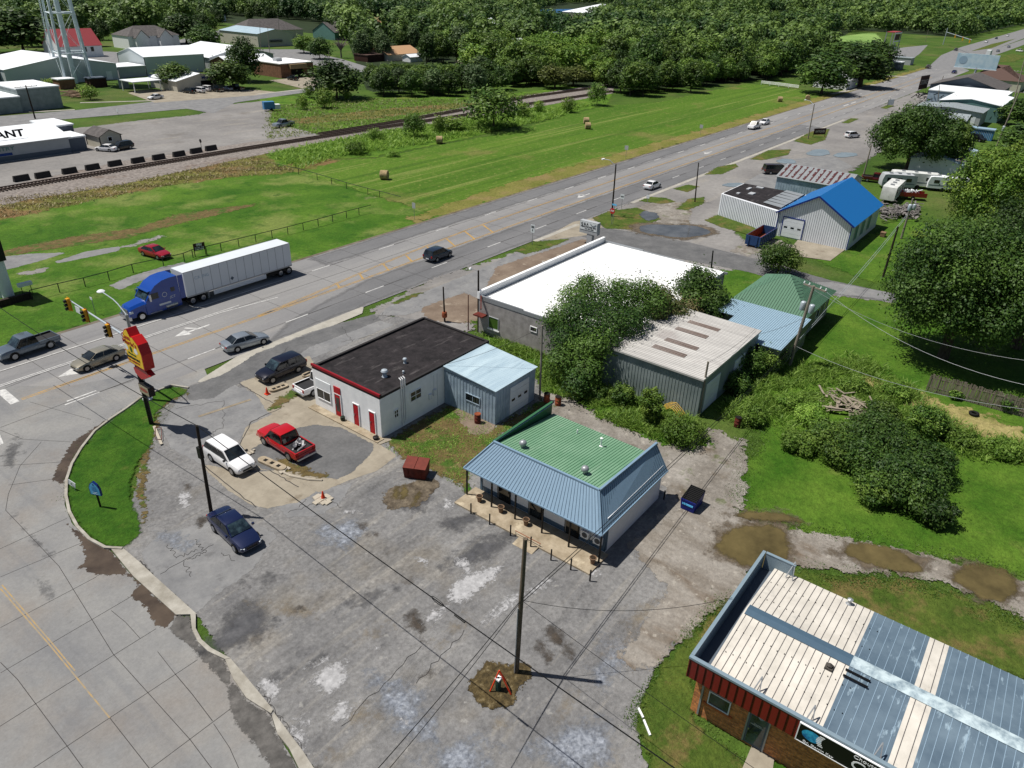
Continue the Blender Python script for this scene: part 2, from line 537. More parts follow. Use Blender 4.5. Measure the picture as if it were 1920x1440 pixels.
m_white = mk('white_paint', D(226, 226, 224), 0.7, spec=0.2, coord='W', cols=[(0.35, D(188, 188, 188)), (0.6, D(232, 232, 230))], scale=3.0)
m_yel = mk('yellow_paint', D(196, 158, 88), 0.7, spec=0.2, coord='W', cols=[(0.35, D(164, 146, 116)), (0.62, D(210, 166, 84))], scale=1.2)
m_yfade = mk('worn_yellow_paint', D(176, 156, 118), 0.8, coord='W', cols=[(0.35, D(156, 150, 138)), (0.65, D(192, 160, 104))], scale=2.0)
m_mudw = mk('muddy_water', D(94, 84, 52), 0.04, spec=0.5, coord='W', cols=[(0.3, D(84, 74, 44)), (0.7, D(124, 110, 70))], scale=0.5, rag=0.35, esc=1.2, soft=0.3)
m_greyw = mk('grey_water', D(96, 98, 100), 0.1, spec=0.5, coord='W', cols=[(0.3, D(78, 80, 82)), (0.7, D(118, 120, 122))], scale=0.3, rag=0.4, esc=0.8, soft=0.2)
m_skyw = mk('sky_puddle', D(150, 162, 168), 0.05, spec=0.6, coord='W', cols=[(0.3, D(130, 142, 148)), (0.7, D(166, 178, 184))], scale=0.3, rag=0.4, esc=0.8, soft=0.2)
m_wetb = mk('wet_brown', D(84, 70, 58), 0.35, spec=0.4, coord='W', cols=[(0.3, D(66, 54, 44)), (0.7, D(100, 86, 72))], scale=0.6, rag=0.32, esc=2.5, soft=0.03)
m_wetg = mk('wet_grey', D(92, 90, 88), 0.6, spec=0.3, coord='W', cols=[(0.3, D(66, 64, 62)), (0.7, D(116, 113, 110))], scale=1.2, rag=0.3, esc=2.5, soft=0.15, speck=(0.3, 9))
m_lime = mk('limestone_patch', D(186, 186, 188), 0.9, spec=0.2, coord='W', cols=[(0.3, D(166, 166, 168)), (0.7, D(204, 204, 206))], scale=3.0, rag=0.6, esc=3.5, soft=0.35, speck=(0.25, 12))
m_blueg = mk('blue_gravel', D(150, 156, 168), 0.9, spec=0.2, coord='W', cols=[(0.3, D(112, 118, 130)), (0.7, D(178, 184, 194))], scale=5.0, rag=1.2, esc=0.9, soft=1.2, speck=(0.45, 11))
m_dust = mk('tan_dust', D(156, 144, 124), 0.9, spec=0.2, coord='W', cols=[(0.3, D(138, 126, 108)), (0.7, D(172, 160, 140))], scale=1.0, rag=1.0, esc=0.9, soft=1.6, speck=(0.25, 11))
m_oil = mk('oil_stain', D(74, 66, 58), 0.7, spec=0.3, coord='W', cols=[(0.3, D(56, 50, 44)), (0.7, D(94, 84, 74))], scale=2.0, rag=0.5, esc=1.6, soft=0.7, speck=(0.3, 11))
m_damp = mk('damp_earth', D(112, 100, 84), 0.6, spec=0.3, coord='W', cols=[(0.3, D(92, 80, 66)), (0.7, D(130, 118, 100))], scale=1.0, rag=1.2, esc=0.8, soft=1.0, speck=(0.35, 9))
m_stk = mk('dark_streak', D(92, 93, 97), 0.9, spec=0.2, coord='W', cols=[(0.3, D(80, 81, 85)), (0.7, D(110, 110, 113))], scale=1.2, rag=1.0, esc=0.8, soft=1.2, speck=(0.3, 12))
# --- base ground to the horizon
g = Ground('ground')
g.quad([(-2500, -3000), (5500, -3000), (5500, 5500), (-2500, 5500)], m_base, -0.16)
g.build()
# --- lawns and fields
g = Ground('grass_field')
g.add(GP([(-160, 700), (0, 652), (117, 622), (220, 590), (542, 499), (610, 478), (775, 426), (826, 408), (790, 390), (700, 363), (600, 330), (555, 318), (430, 328), (300, 348), (150, 376), (0, 410), (-200, 450)]), m_lawn, -0.12)
g.add(GP([(0, 480), (60, 474), (125, 472), (95, 482), (30, 500), (0, 506)]), m_asph2, -.11, .5)
g.add(GP([(100, 490), (160, 470), (225, 460), (225, 468), (170, 480), (110, 492)]), m_asph2, -.109, .5)
g.add(GP([(225, 462), (300, 440), (310, 442), (260, 458)]), m_fgrav, -.1085, .5)
g.add(GP([(30, 512), (90, 500), (60, 516)]), m_fgrav, -.108, .5)
g.add(GP([(0, 470), (60, 455), (150, 440), (260, 425), (330, 400), (480, 380), (480, 384), (330, 420), (240, 445), (120, 462), (0, 480)]), m_patchy, -.1095, .8)
g.add(GP([(204, 534), (240, 518), (300, 500), (345, 490), (352, 498), (300, 512), (250, 530), (225, 542)]), m_asph2, -.107, .4)
g.build()
g = Ground('hayfield')
g.add(GP([(555, 320), (600, 300), (700, 296), (780, 280), (870, 262), (960, 246), (1060, 214), (1140, 197), (1240, 190), (1330, 170), (1400, 157), (1430, 158), (1500, 168), (1560, 176), (1527, 192), (1440, 220), (1285, 260), (1175, 299), (985, 360), (822, 411), (790, 392), (700, 365), (600, 332)]), m_hay, -0.116)
g.build()
g = Ground('rough_grass')
g.add([(83, 80.9), (470, 80.9), (470, 84), (200, 86), (110, 87), (83, 84)], grass('tan_verge', D(112, 118, 50), D(146, 140, 78), D(150, 132, 88), 0.8, 0.15, 0.5, rag=2.5, esc=0.25, scale=0.2), -0.1, 1.5)
g.add(GP([(-100, 430), (0, 412), (150, 380), (300, 350), (430, 331), (560, 322), (640, 300), (480, 285), (225, 342), (0, 368), (-100, 390)]), m_rough, -0.112)
g.add(GP([(520, 312), (600, 298), (700, 294), (780, 278), (870, 260), (1040, 218), (1140, 196), (1150, 172), (1000, 200), (880, 220), (755, 240), (605, 265), (500, 288)]), m_weed, -0.108)
g.add(GP([(480, 178), (640, 182), (880, 182), (1100, 160), (1150, 165), (1100, 174), (880, 206), (760, 226), (600, 252), (500, 262), (496, 205)]), m_weed, -0.106)
g.add(GP([(560, 232), (700, 222), (900, 196), (900, 190), (700, 205), (520, 225)]), m_rough, -0.102)
g.build()
g = Ground('back_yard')
g.add(GP([(1555, 548), (1660, 556), (1990, 600), (1990, 1110), (1920, 1082), (1700, 1032), (1440, 992), (1385, 955), (1380, 900), (1430, 830), (1400, 780), (1450, 690), (1500, 640)]), m_yard, -0.12)
g.add(GP([(1500, 470), (1590, 470), (1660, 420), (1690, 400), (1760, 430), (1700, 520), (1640, 530), (1560, 500)]), m_yard, -0.12)
g.add(GP([(1600, 690), (1740, 740), (1920, 800), (1960, 850), (1920, 840), (1760, 790), (1620, 720)]), m_straw, -0.112)
g.add(GP([(1470, 700), (1590, 670), (1640, 700), (1640, 800), (1480, 850), (1440, 780)]), m_weed, -0.114)
g.add(GP([(1480, 1060), (1560, 1075), (1700, 1080), (1920, 1150), (2000, 1200), (2000, 1300), (1700, 1190), (1490, 1110)]), m_verge, -0.106)
g.add(GP([(1340, 475), (1520, 520), (1550, 548), (1430, 560), (1370, 590), (1350, 520)]), m_yard, -0.104)
g.build()
# --- town streets, gravel lot
g = Ground('gravel_lot')
g.add(GP([(-200, 380), (-200, 262), (0, 235), (140, 240), (270, 224), (375, 214), (420, 196), (500, 188), (510, 205), (505, 228), (600, 252), (560, 262), (480, 270), (420, 282), (300, 306), (0, 358)]), m_fgrav, -0.10)
g.build()
g = Ground('town_street')
g.add(GP([(-200, 262), (0, 217), (150, 205), (287, 190), (480, 176), (590, 163), (590, 170), (480, 186), (440, 192), (400, 212), (350, 203), (250, 212), (95, 225), (0, 238), (-200, 290)]), m_asph2, -0.096)
g.add(GP([(430, 92), (560, 92), (640, 110), (700, 128), (690, 136), (605, 124), (520, 112), (430, 100)]), m_asph2, -0.1)
g.add(GP([(240, 174), (262, 168), (300, 167), (480, 168), (520, 172), (480, 178), (290, 192)]), m_tan, -0.09)
g.add(GP([(505, 150), (545, 146), (590, 143), (600, 160), (570, 166)]), m_tan, -0.092)
g.add(GP([(0, 100), (200, 96), (260, 100), (380, 60), (420, 56), (400, 80), (300, 120), (0, 112)]), m_asph2, -0.1)
g.add(GP([(1640, 96), (1700, 88), (1740, 84), (1725, 100), (1700, 118), (1660, 112)]), m_asph2, -0.1)
g.add(GP([(860, 112), (880, 120), (840, 123)]), m_tan, -0.1)
for y0, y1, x0, x1 in [(212, 205, 0, 140), (192, 188, 150, 290), (176, 167, 480, 570)]:
 g.ribbon([G(x0, y0), G(x1, y1)], 1.3, m_gutter, -0.085)
g.ribbon([G(1560, 176), G(1640, 158)], 2.0, m_gutter, -0.085)
g.ribbon([G(1660, 142), G(1700, 143)], 3.0, m_gutter, -0.085)
g.build()
# --- railway ballast
g = Ground('rail_ballast')
top = [(-100, 372), (0, 350), (225, 302), (480, 264), (600, 252), (757, 222), (880, 198), (985, 178), (1100, 162), (1150, 156)]
bot = [(1150, 174), (1100, 184), (992, 202), (880, 222), (757, 243), (605, 266), (480, 291), (225, 345), (60, 372), (0, 384), (-100, 402)]
g.add(GP(top + bot), m_ball, -0.094, 0.9)
g.build()
# --- highway (runs along x, between y = 62.3 and 81)
RN, RF = 62.3, 80.9
g = Ground('highway')
xs = [-60, 140, 320, 470]
for a, b in zip(xs[:-1], xs[1:]):
 g.quad([(a, RN), (b, RN), (b, RF), (a, RF)], m_conc, -0.09)
far = [(470, 80.9), (470, 62.3)] + GP([(1807, 135), (1850, 112), (1935, 78), (1935, 55), (1915, 57), (1802, 90)])
g.add([(465, RN), (470, RN), G(1762, 150), G(1790, 140), G(1840, 113), G(1930, 80), G(1930, 70), G(1850, 97), G(1800, 122)], m_asph2, -0.092, 6)
g.add([(466, RN), (480, RN)] + GP([(1800, 126), (1850, 98), (1935, 66), (1935, 50), (1802, 88), (1765, 103)]) + [(466, RF)], m_asph2, -0.0915, 6)
zl = -0.084
m_concd = mk('worn_lane', D(124, 125, 128), 0.9, 0, 0.2, 'W', cols=[(0.25, D(110, 111, 114)), (0.75, D(138, 138, 140))], scale=0.2, stretch=(.2, 1, 1), rag=0.5, esc=0.3, soft=.8, speck=(0.15, 12))
g.add([(40, 62.4), (230, 62.4), (230, 69), (100, 69), (60, 68.9), (46, 66)], m_concd, -0.0885, .6)
g.add([(60, 76.6), (230, 76.6), (230, 80.8), (60, 80.8)], m_concd, -0.0885, .6)
for t in (65.5, 69.3, 73.1, 76.3):
 g.ribbon([(-40, t), (330, t)], 0.06, m_joint, zl)
 g.ribbon([(330, t), (470, t)], 0.05, m_jfade, zl)
rr = random.Random(3)
x = -20.0
while x < 230:
 k = rr.uniform(-0.2, 0.2)
 g.ribbon([(x + k, RN), (x, 69.3), (x - k, RF)], 0.05, m_joint if rr.random() < 0.5 else m_jfade, zl + 0.001)
 x += rr.choice([4.6, 4.6, 6.1, 9.2]) * (1 if x < 110 else 1.6)
g.ribbon([(49.0, 72.2), (42.0, 73.2), (19, 73.25), (-30, 73.25)], 0.13, m_white, -0.079)
g.ribbon([(44.5, 73.55), (19, 73.55), (-30, 73.55)], 0.13, m_white, -0.079)
g.ribbon([(53, 76.5), (-30, 76.5)], 0.15, m_white, -0.079)
g.ribbon([(57.5, 76.35), (470, 76.35)], 0.16, m_white, -0.079, dash=(3.0, 9.0, 0.0))
g.ribbon([(60.5, 76.35), (300, 76.35)], 0.10, m_joint, -0.078, dash=(2.4, 9.6, 0.0))
g.ribbon([(20.0, 65.45), (470, 65.9)], 0.16, m_white, -0.079, dash=(3.1, 8.9, 1.0))
g.ribbon([(23.1, 65.45), (300, 65.8)], 0.11, m_joint, -0.078, dash=(3.4, 8.6, 1.0))
for dt in (0, 0.28):
 g.ribbon([(19, 69.2 + dt), (50, 68.9 + dt), (100, 69.4 + dt), (420, 69.4 + dt)], 0.12, m_yel, -0.079)
 g.ribbon([(44, 69.1 + dt), (52, 69.7 + dt), (60, 70.8 + dt), (70, 71.9 + dt), (86, 73.1 + dt), (100, 73.2 + dt), (420, 73.0 + dt)], 0.12, m_yel, -0.079)
for x in (56, 60, 64.5, 69, 73.5, 78, 82.5, 87):
 y1 = np.interp(x, [52, 60, 70, 86, 92], [69.7, 70.8, 71.9, 73.1, 73.1])
 y0 = 69.2
 L = y1 - y0
 g.ribbon([(x, y0), (x + 0.9 * L * 0.6, y1)], 0.3, m_yel, -0.0785)
g.quad([(14.2, 62.9), (15.0, 62.9), (16.4, 69.2), (15.6, 69.2)], m_white, -0.077)
g.ribbon([G(0, 730), G(28, 754)], 0.75, m_white, -0.077)
def arrow(x, y, s=1.0):
 g.ribbon([(x, y - .1), (x + 2.6 * s, y - .1)], 0.28, m_white, -0.077)
 g.quad([(x - 1.6 * s, y - .1), (x, y - .9), (x, y - .1), (x, y + .7)], m_white, -0.0765)
 g.ribbon([(x + 1.1, y + .05), (x + 0.3, y + 1.1)], 0.28, m_white, -0.0767)
for q in ((352, 621), (138, 693), (1087, 366), (1325, 286)):
 a = G(*q)
 arrow(a[0], 71.3)
for q in ((1578, 198), (1592, 193), (1730, 147)):
 a = G(*q)
 g.ribbon([(a[0], 71.2), (a[0] + 6, 71.2)], 0.5, m_white, -0.077)
g.build()
# kerb along the far side and gutter strip along the near side of the highway
g = Ground('kerb_strip')
g.quad([(-60, RF - .1), (470, RF - .1), (470, RF + .45), (-60, RF + .45)], mk('kerb_dirty', D(120, 108, 92), 0.9, coord='W', cols=[(0.3, D(92, 80, 62)), (0.7, D(140, 132, 120))], scale=0.5), -0.086)
g.add([(36.5, 60.4), (44, 60.7), (52.4, 61.0), (54, 62.5), (44, 62.4), (36.5, 62.3), (31, 60.6), (31, 59.6)], m_gutter, -0.075, 0.3)
g.quad([(88, 61.6), (100, 61.6), (100, 62.4), (88, 62.4)], m_gutter, -0.0755)
g.quad([(118, 61.7), (250, 61.7), (250, 62.5), (118, 62.5)], m_gutter, -0.0755)
g.build()
# --- frontage lots right of the highway
g = Ground('frontage_lot')
g.add(GP([(690, 585), (800, 527), (960, 474), (1010, 452), (1112, 408), (1200, 373), (1305, 331), (1400, 293), (1572, 226), (1650, 198), (1715, 173), (1745, 175), (1765, 195), (1740, 235), (1680, 265), (1610, 310), (1560, 345), (1490, 350), (1350, 410), (1420, 470), (1520, 520), (1600, 540), (1670, 550), (1670, 566), (1560, 552), (1400, 505), (1290, 505), (1130, 475), (880, 600), (890, 625), (800, 606)]), m_fgrav, -0.088)
g.add(GP([(1120, 425), (1180, 433), (1300, 455), (1420, 485), (1560, 525), (1680, 550), (1680, 566), (1560, 551), (1400, 508), (1250, 480), (1130, 452), (1080, 440)]), m_asphd, -0.082)
g.add(GP([(1560, 528), (1670, 548), (1670, 562), (1560, 548), (1500, 528)]), m_asph2, -0.078)
g.add(GP([(1075, 415), (1112, 408), (1130, 425), (1100, 440), (1040, 448), (1015, 448)]), m_tan, -0.08)
g.add(GP([(880, 512), (960, 476), (1060, 452), (1120, 450), (1110, 462), (905, 552), (860, 560), (760, 590), (710, 590), (730, 572)]), m_asph2, -0.08)
g.add(GP([(790, 575), (870, 548), (900, 560), (896, 600), (880, 605), (800, 600)]), m_brown, -0.076)
g.add(GP([(930, 500), (1090, 448), (1125, 450), (905, 550)]), m_brown, -0.0765)
g.add(GP([(1240, 260), (1300, 250), (1180, 385), (1170, 372)]), m_asph2, -0.0) if False else None
g.add(GP([(1165, 400), (1230, 375), (1300, 380), (1290, 420), (1230, 440), (1180, 432)]), m_dirt, -0.074)
g.add(GP([(1380, 350), (1470, 300), (1560, 290), (1600, 312), (1500, 345), (1400, 362)]), m_asph2, -0.079)
g.add(GP([(1370, 470), (1400, 450), (1450, 445), (1490, 462), (1440, 470), (1400, 478)]), m_dirt, -0.07)
g.quad(GP([(1473, 476), (1496, 449), (1586, 466), (1557, 488)]), m_tan, -0.066)
g.build()
g = Ground('grass_islands')
for pts in ([(963, 470), (1000, 452), (1072, 446), (1052, 456), (1012, 470), (985, 476)], [(1110, 408), (1140, 395), (1195, 388), (1222, 398), (1240, 410), (1195, 430), (1135, 428)],
 [(1195, 376), (1220, 368), (1250, 370), (1268, 378), (1240, 382)], [(1266, 392), (1290, 372), (1322, 368), (1322, 380), (1290, 394)],
 [(1320, 327), (1345, 312), (1380, 306), (1385, 312), (1355, 326)], [(1405, 298), (1440, 281), (1485, 279), (1478, 290), (1430, 300)],
 [(1487, 264), (1520, 246), (1556, 241), (1548, 262), (1520, 271)], [(1577, 230), (1595, 221), (1612, 222), (1592, 231)],
 [(1650, 202), (1664, 196), (1678, 198), (1662, 204)], [(1260, 353), (1290, 345), (1312, 349), (1290, 360)],
 [(1750, 166), (1775, 152), (1800, 147), (1790, 160)], [(1800, 150), (1850, 130), (1880, 140), (1830, 156)],
 [(1850, 112), (1900, 100), (1925, 106), (1900, 116), (1862, 116)], [(1820, 96), (1860, 82), (1905, 72), (1860, 90)],
 [(1320, 412), (1375, 388), (1405, 420), (1440, 440), (1400, 438), (1350, 425)],
 [(732, 568), (765, 552), (800, 545), (778, 556), (742, 570)]):
 g.add(GP(pts), m_verge, -0.058)
g.build()
# --- main parking lot with its patches
g = Ground('parking_lot')
g.add(GP([(352, 722), (420, 700), (480, 662), (585, 620), (700, 588), (800, 600), (905, 640), (1000, 700), (1020, 740), (1110, 790), (1240, 840), (1300, 880), (1330, 950), (1400, 1010), (1410, 1060), (1340, 1130), (1230, 1250), (1195, 1330), (1200, 1400), (1240, 1500), (700, 1520), (587, 1440), (430, 1235), (367, 1150), (287, 1080), (225, 1024), (240, 960), (270, 850), (290, 790), (320, 742)]), m_asph, -0.07, 0.5)
z = -0.066
g.add(GP([(345, 728), (420, 700), (480, 662), (600, 617), (700, 588), (730, 610), (590, 668), (520, 700), (455, 712), (420, 740), (360, 760)]), m_asphd, z, 0.4)
g.add(GP([(330, 752), (400, 745), (440, 720), (480, 738), (525, 765), (470, 790), (445, 830), (400, 835), (380, 870), (320, 840), (300, 800)]), m_asph2, z + .001, 0.3)
g.add(GP([(262, 1035), (300, 1000), (400, 975), (440, 960), (520, 1000), (480, 1060), (400, 1120), (366, 1150), (287, 1080)]), m_asph2, z + .001, 0.35)
g.add(GP([(540, 690), (600, 665), (740, 608), (712, 600), (580, 650), (508, 700)]), m_asph2, z + .002, 0.3)
g.add(GP([(448, 716), (520, 692), (580, 665), (600, 700), (600, 770), (560, 800), (500, 770), (480, 738)]), m_tan, z + .0045, 0.3)
g.add(GP([(440, 860), (460, 800), (530, 765), (600, 772), (660, 800), (745, 852), (710, 880), (640, 905), (600, 922), (560, 912), (500, 880), (450, 880)]), m_tan, z + .003, 0.3)
g.add(GP([(384, 870), (470, 885), (520, 880), (595, 920), (560, 940), (500, 952), (470, 945), (430, 920), (384, 878)]), m_tan, z + .004, 0.3)
g.add(GP([(500, 880), (470, 868), (455, 850), (490, 830), (560, 800), (590, 795), (640, 800), (700, 832), (700, 845), (660, 885), (630, 898), (590, 890), (560, 880)]), m_asphd, z + .006, 0.3)
g.add(GP([(520, 948), (560, 925), (600, 915), (660, 905), (640, 940), (600, 965), (540, 970)]), m_asph2, z + .002, 0.3)
g.quad(GP([(590, 763), (600, 757), (735, 824), (712, 833)]), m_tan, -0.02)
for args in [(620, 1270, 45, 24, -.5), (640, 1335, 28, 18, 0), (505, 1290, 22, 22, .3), (885, 1095, 60, 22, -.7), (940, 1140, 50, 10, -.6), (870, 1060, 26, 10, .9), (790, 1050, 14, 8, .5),
 (600, 1240, 30, 5, -.5), (820, 1150, 26, 12, -.6), (700, 1215, 12, 5, 0), (565, 1350, 18, 8, 0), (560, 1380, 14, 26, -.4), (345, 935, 16, 14, .4), (840, 945, 10, 14, .5), (1010, 1100, 30, 10, -.6),
 (655, 958, 16, 5, -.1), (1110, 1070, 22, 8, .4), (760, 1350, 12, 6, 0)]:
 g.add(blob(*args[:4], ang=args[4]), m_lime, -0.054, 0.2)
for args in [(760, 1330, 70, 50, .3), (860, 1420, 90, 40, 0), (1080, 1400, 90, 60, .4), (700, 1280, 30, 20, 0), (330, 1010, 40, 18, 0), (1150, 1230, 40, 60, .5), (640, 1000, 60, 25, 0)]:
 g.add(blob(*args[:4], ang=args[4]), m_blueg, -0.0575, 0.5)
for args in [(540, 1140, 60, 18, .2), (850, 1180, 60, 14, -.6), (1180, 1180, 90, 20, -.75), (680, 1340, 40, 26, 0), (630, 1420, 40, 16, 0), (1060, 1330, 20, 50, .3), (700, 1180, 50, 12, -.4), (960, 1360, 40, 12, 0)]:
 g.add(blob(*args[:4], ang=args[4]), m_dust, -0.0565, 0.5)
for args in [(780, 1165, 26, 20, .4), (676, 985, 15, 10, 0), (800, 1265, 18, 10, .2), (350, 910, 10, 7, 0), (378, 975, 16, 14, 0), (790, 1190, 16, 10, .8), (1050, 1200, 40, 18, .7), (560, 1140, 16, 10, 0), (935, 1310, 20, 8, 0),
 (1020, 1220, 30, 14, .7), (700, 1000, 14, 6, 0), (580, 1440, 20, 10, 0)]:
 g.add(blob(*args[:4], ang=args[4]), m_oil, -0.055, 0.2)
for args in [(450, 1180, 80, 40, -.3), (900, 1030, 90, 22, -.5), (860, 980, 60, 16, -.4), (560, 1250, 80, 10, -.4), (480, 1090, 50, 16, -.2), (1070, 1140, 60, 10, -.8), (780, 940, 40, 20, -.5), (690, 1120, 60, 18, -.4)]:
 g.add(blob(*args[:4], ang=args[4]), m_stk, -0.0582, 0.5)
# cracks
rr = random.Random(5)
def crack(p, q, n=7, amp=0.25, w=0.06, mat=m_joint):
 a, b = np.array(G(*p)), np.array(G(*q))
 d = b - a
 nr = np.array([-d[1], d[0]])
 nr /= np.linalg.norm(nr)
 pts = [a + d * i / n + nr * rr.uniform(-amp, amp) * (0 < i < n) for i in range(n + 1)]
 g.ribbon(pts, w, mat, -0.0515)
for p, q in [((330, 765), (420, 750)), ((420, 750), (418, 800)), ((395, 812), (440, 838)), ((418, 800), (395, 812)), ((440, 838), (405, 860)), ((315, 1020), (330, 1045)), ((330, 1045), (370, 1030)), ((345, 1050), (357, 1080)),
 ((365, 1010), (385, 1035)), ((385, 1035), (350, 1048)), ((415, 1035), (440, 1050)), ((300, 1075), (400, 1020)), ((540, 960), (610, 935)), ((610, 935), (640, 950)), ((560, 950), (575, 935)),
 ((600, 700), (650, 660)), ((560, 720), (590, 740)), ((640, 640), (700, 628)), ((540, 680), (600, 690)), ((640, 610), (660, 640)), ((490, 700), (540, 650)), ((700, 600), (720, 585)),
 ((355, 1150), (367, 1152)), ((480, 1285), (510, 1330)), ((510, 1330), (560, 1400)), ((495, 1300), (530, 1350)), ((530, 1350), (580, 1430)), ((780, 1280), (870, 1180)), ((640, 1360), (790, 1210))]:
 crack(p, q, w=0.03, amp=0.16, n=12)
for p, q in [((287, 1080), (367, 1152)), ((430, 1235), (590, 1445)), ((262, 1050), (290, 1080)), ((448, 718), (482, 738)), ((482, 738), (527, 764)), ((527, 764), (470, 790)), ((470, 790), (445, 845)), ((384, 872), (480, 950)), ((560, 912), (505, 880))]:
 crack(p, q, 10, 0.08, 0.07)
g.ribbon(GP([(372, 780), (470, 748)]), 0.3, m_dust, -0.05)
g.build()
# --- dirt and gravel behind, dirt track to the right
g = Ground('dirt_track')
g.add(GP([(1000, 735), (1060, 740), (1130, 780), (1220, 820), (1330, 800), (1400, 830), (1400, 880), (1390, 950), (1350, 1010), (1250, 1010), (1245, 900), (1130, 870), (1020, 790)]), m_dirt, -0.06, 0.5)
g.add(GP([(1180, 1020), (1260, 960), (1330, 945), (1440, 985), (1560, 1003), (1700, 1030), (1830, 1062), (1990, 1110), (1990, 1190), (1860, 1130), (1780, 1095), (1660, 1075), (1520, 1062), (1420, 1060), (1380, 1110), (1300, 1180), (1210, 1260), (1160, 1230), (1250, 1100)]), m_track, -0.05, 0.5)
g.build()
g = Ground('yard_patch')
g.add(GP([(720, 826), (845, 758), (930, 798), (985, 770), (1015, 745), (1030, 765), (940, 815), (880, 880), (880, 930), (850, 900), (800, 880), (760, 862), (745, 850)]), m_patchy, -0.045, 0.35)
g.add(GP([(850, 765), (870, 752), (930, 796), (915, 815), (880, 812)]), m_brown, -0.04, 0.3)
g.add(GP([(880, 600), (910, 590), (1015, 640), (1100, 720), (1110, 760), (1020, 730), (1010, 690), (920, 640)]), m_weed, -0.045, 0.5)
g.add(GP([(1060, 740), (1130, 720), (1310, 790), (1330, 830), (1240, 830), (1140, 790)]), m_weed, -0.04, 0.5)
g.add(GP([(1360, 1125), (1300, 1185), (1245, 1240), (1208, 1300), (1192, 1360), (1212, 1410), (1250, 1520), (1420, 1520), (1400, 1430), (1300, 1350), (1300, 1240), (1380, 1110)]), m_verge, -0.03, 0.4)
g.add(GP([(1400, 1440), (1420, 1420), (1500, 1440), (1500, 1520), (1400, 1520)]), m_isle, -0.026, 0.4)
for args in [(925, 1285, 52, 38), (955, 1272, 40, 30)]:
 g.add(blob(*args), mk('pole_dirt', D(84, 72, 48), 0.95, coord='W', cols=[(0.3, D(58, 50, 32)), (0.55, D(96, 82, 52)), (0.75, D(150, 136, 104))], scale=3.0, rag=0.3, esc=2.0, speck=(0.6, 8), bump=(1, 6, .1)), -0.03 + args[0] * 1e-6, 0.2)
g.add(blob(770, 925, 50, 26, ang=-.5), mk('mud_patch', D(104, 92, 76), 0.9, coord='W', cols=[(0.3, D(70, 60, 48)), (0.7, D(138, 126, 108))], scale=1.2, rag=0.5, esc=1.5, speck=(0.5, 8), bump=(1, 4, .15)), -0.04, 0.2)
for pts in [[(500, 868), (540, 858), (560, 872), (620, 892), (600, 898), (560, 890), (520, 880)]]:
 g.add(GP(pts), m_patchy, -0.038, 0.2)
g.add(GP([(500, 770), (528, 762), (550, 745), (600, 730), (600, 720), (545, 730), (520, 745)]), m_patchy, -0.036, 0.15)
g.add(GP([(283, 830), (298, 790), (300, 765), (340, 742), (355, 735), (330, 735), (300, 750), (285, 790), (262, 850), (255, 900), (268, 980), (278, 960), (272, 900)]), m_patchy, -0.035, 0.25)
g.quad(GP([(1392, 1440), (1415, 1385), (1455, 1400), (1445, 1470)]), m_tan, -0.015)
g.build()
# --- water
g = Ground('wet_ground')
for a in [(1415, 1022, 100, 50, .05), (1655, 1048, 100, 30, .22), (1850, 1092, 74, 44, .2), (1440, 968, 85, 14, .12), (1265, 432, 76, 18, .05)]:
 g.add(blob(*a[:4], ang=a[4], wob=.15), m_damp, -0.034, .3)
g.build()
g = Ground('puddle')
for args, mt in [((1415, 1022, 78, 38, .05), m_mudw), ((1655, 1045, 80, 22, .22), m_mudw), ((1850, 1090, 60, 36, .2), m_mudw), ((1440, 968, 70, 10, .12), m_mudw),
 ((742, 925, 9, 14, .3), m_mudw), ((757, 920, 10, 16, .3), m_mudw), ((780, 935, 8, 16, .5), m_mudw), ((1265, 432, 62, 13, .05), m_greyw), ((1217, 404, 18, 9, 0), m_greyw),
 ((1535, 286, 24, 6, 0), m_skyw), ((1585, 290, 22, 5, 0), m_skyw), ((1375, 346, 20, 4, 0), m_skyw), ((1475, 302, 18, 5, .1), m_skyw)]:
 g.add(blob(*args[:4], ang=args[4], wob=.1), mt, -0.028, None if args[0] > 1200 and args[1] < 500 else 0.25)
g.build()
# --- side street, lower left
g = Ground('side_street')
g.add(GP([(-260, 760), (0, 722), (130, 722), (250, 700), (352, 722), (300, 730), (262, 745), (235, 765), (205, 785), (175, 808), (150, 840), (132, 870), (121, 900), (121, 945), (135, 980), (160, 1005), (207, 1030), (250, 1082), (330, 1152), (360, 1180), (390, 1220), (422, 1236), (460, 1307), (507, 1335), (520, 1375), (560, 1440), (600, 1520), (300, 1560), (-300, 1500)]), m_side, -0.082, 0.4)
g.quad([(5, 58), (31, 58), (33, RN + .3), (-8, RN + .3)], m_side, -0.083)
def jl(pts, w=0.035, mat=m_joint, z=-0.077):
 g.ribbon(GP(pts), w, mat, z)
jl([(430, -1), (430, 0)]) if False else None
jl([(15, 925), (10, 955), (110, 1060), (212, 1225), (356, 1385), (420, 1470)]); jl([(77, 827), (37, 872), (15, 925)])
jl([(0, 1102), (92, 1207), (205, 1344), (285, 1446)]); jl([(0, 1240), (32, 1272), (125, 1397), (160, 1445)])
jl([(180, 1080), (0, 1175)]); jl([(245, 1117), (0, 1260)]); jl([(292, 1177), (67, 1317), (-20, 1372)]); jl([(370, 1235), (125, 1397), (50, 1446)]); jl([(432, 1327), (270, 1448)])
jl([(180, 1079), (225, 1052)]); jl([(125, 970), (0, 1027), (-20, 1036)]); jl([(155, 1015), (0, 1080)]); jl([(97, 897), (15, 908)]); jl([(112, 865), (0, 872)]); jl([(132, 827), (42, 822), (0, 805)])
jl([(208, 1143), (235, 1165), (262, 1195)], 0.03); jl([(295, 1220), (328, 1262)], 0.03); jl([(328, 1262), (360, 1300), (398, 1350)], 0.04); jl([(400, 1355), (430, 1400), (450, 1445)], 0.03)
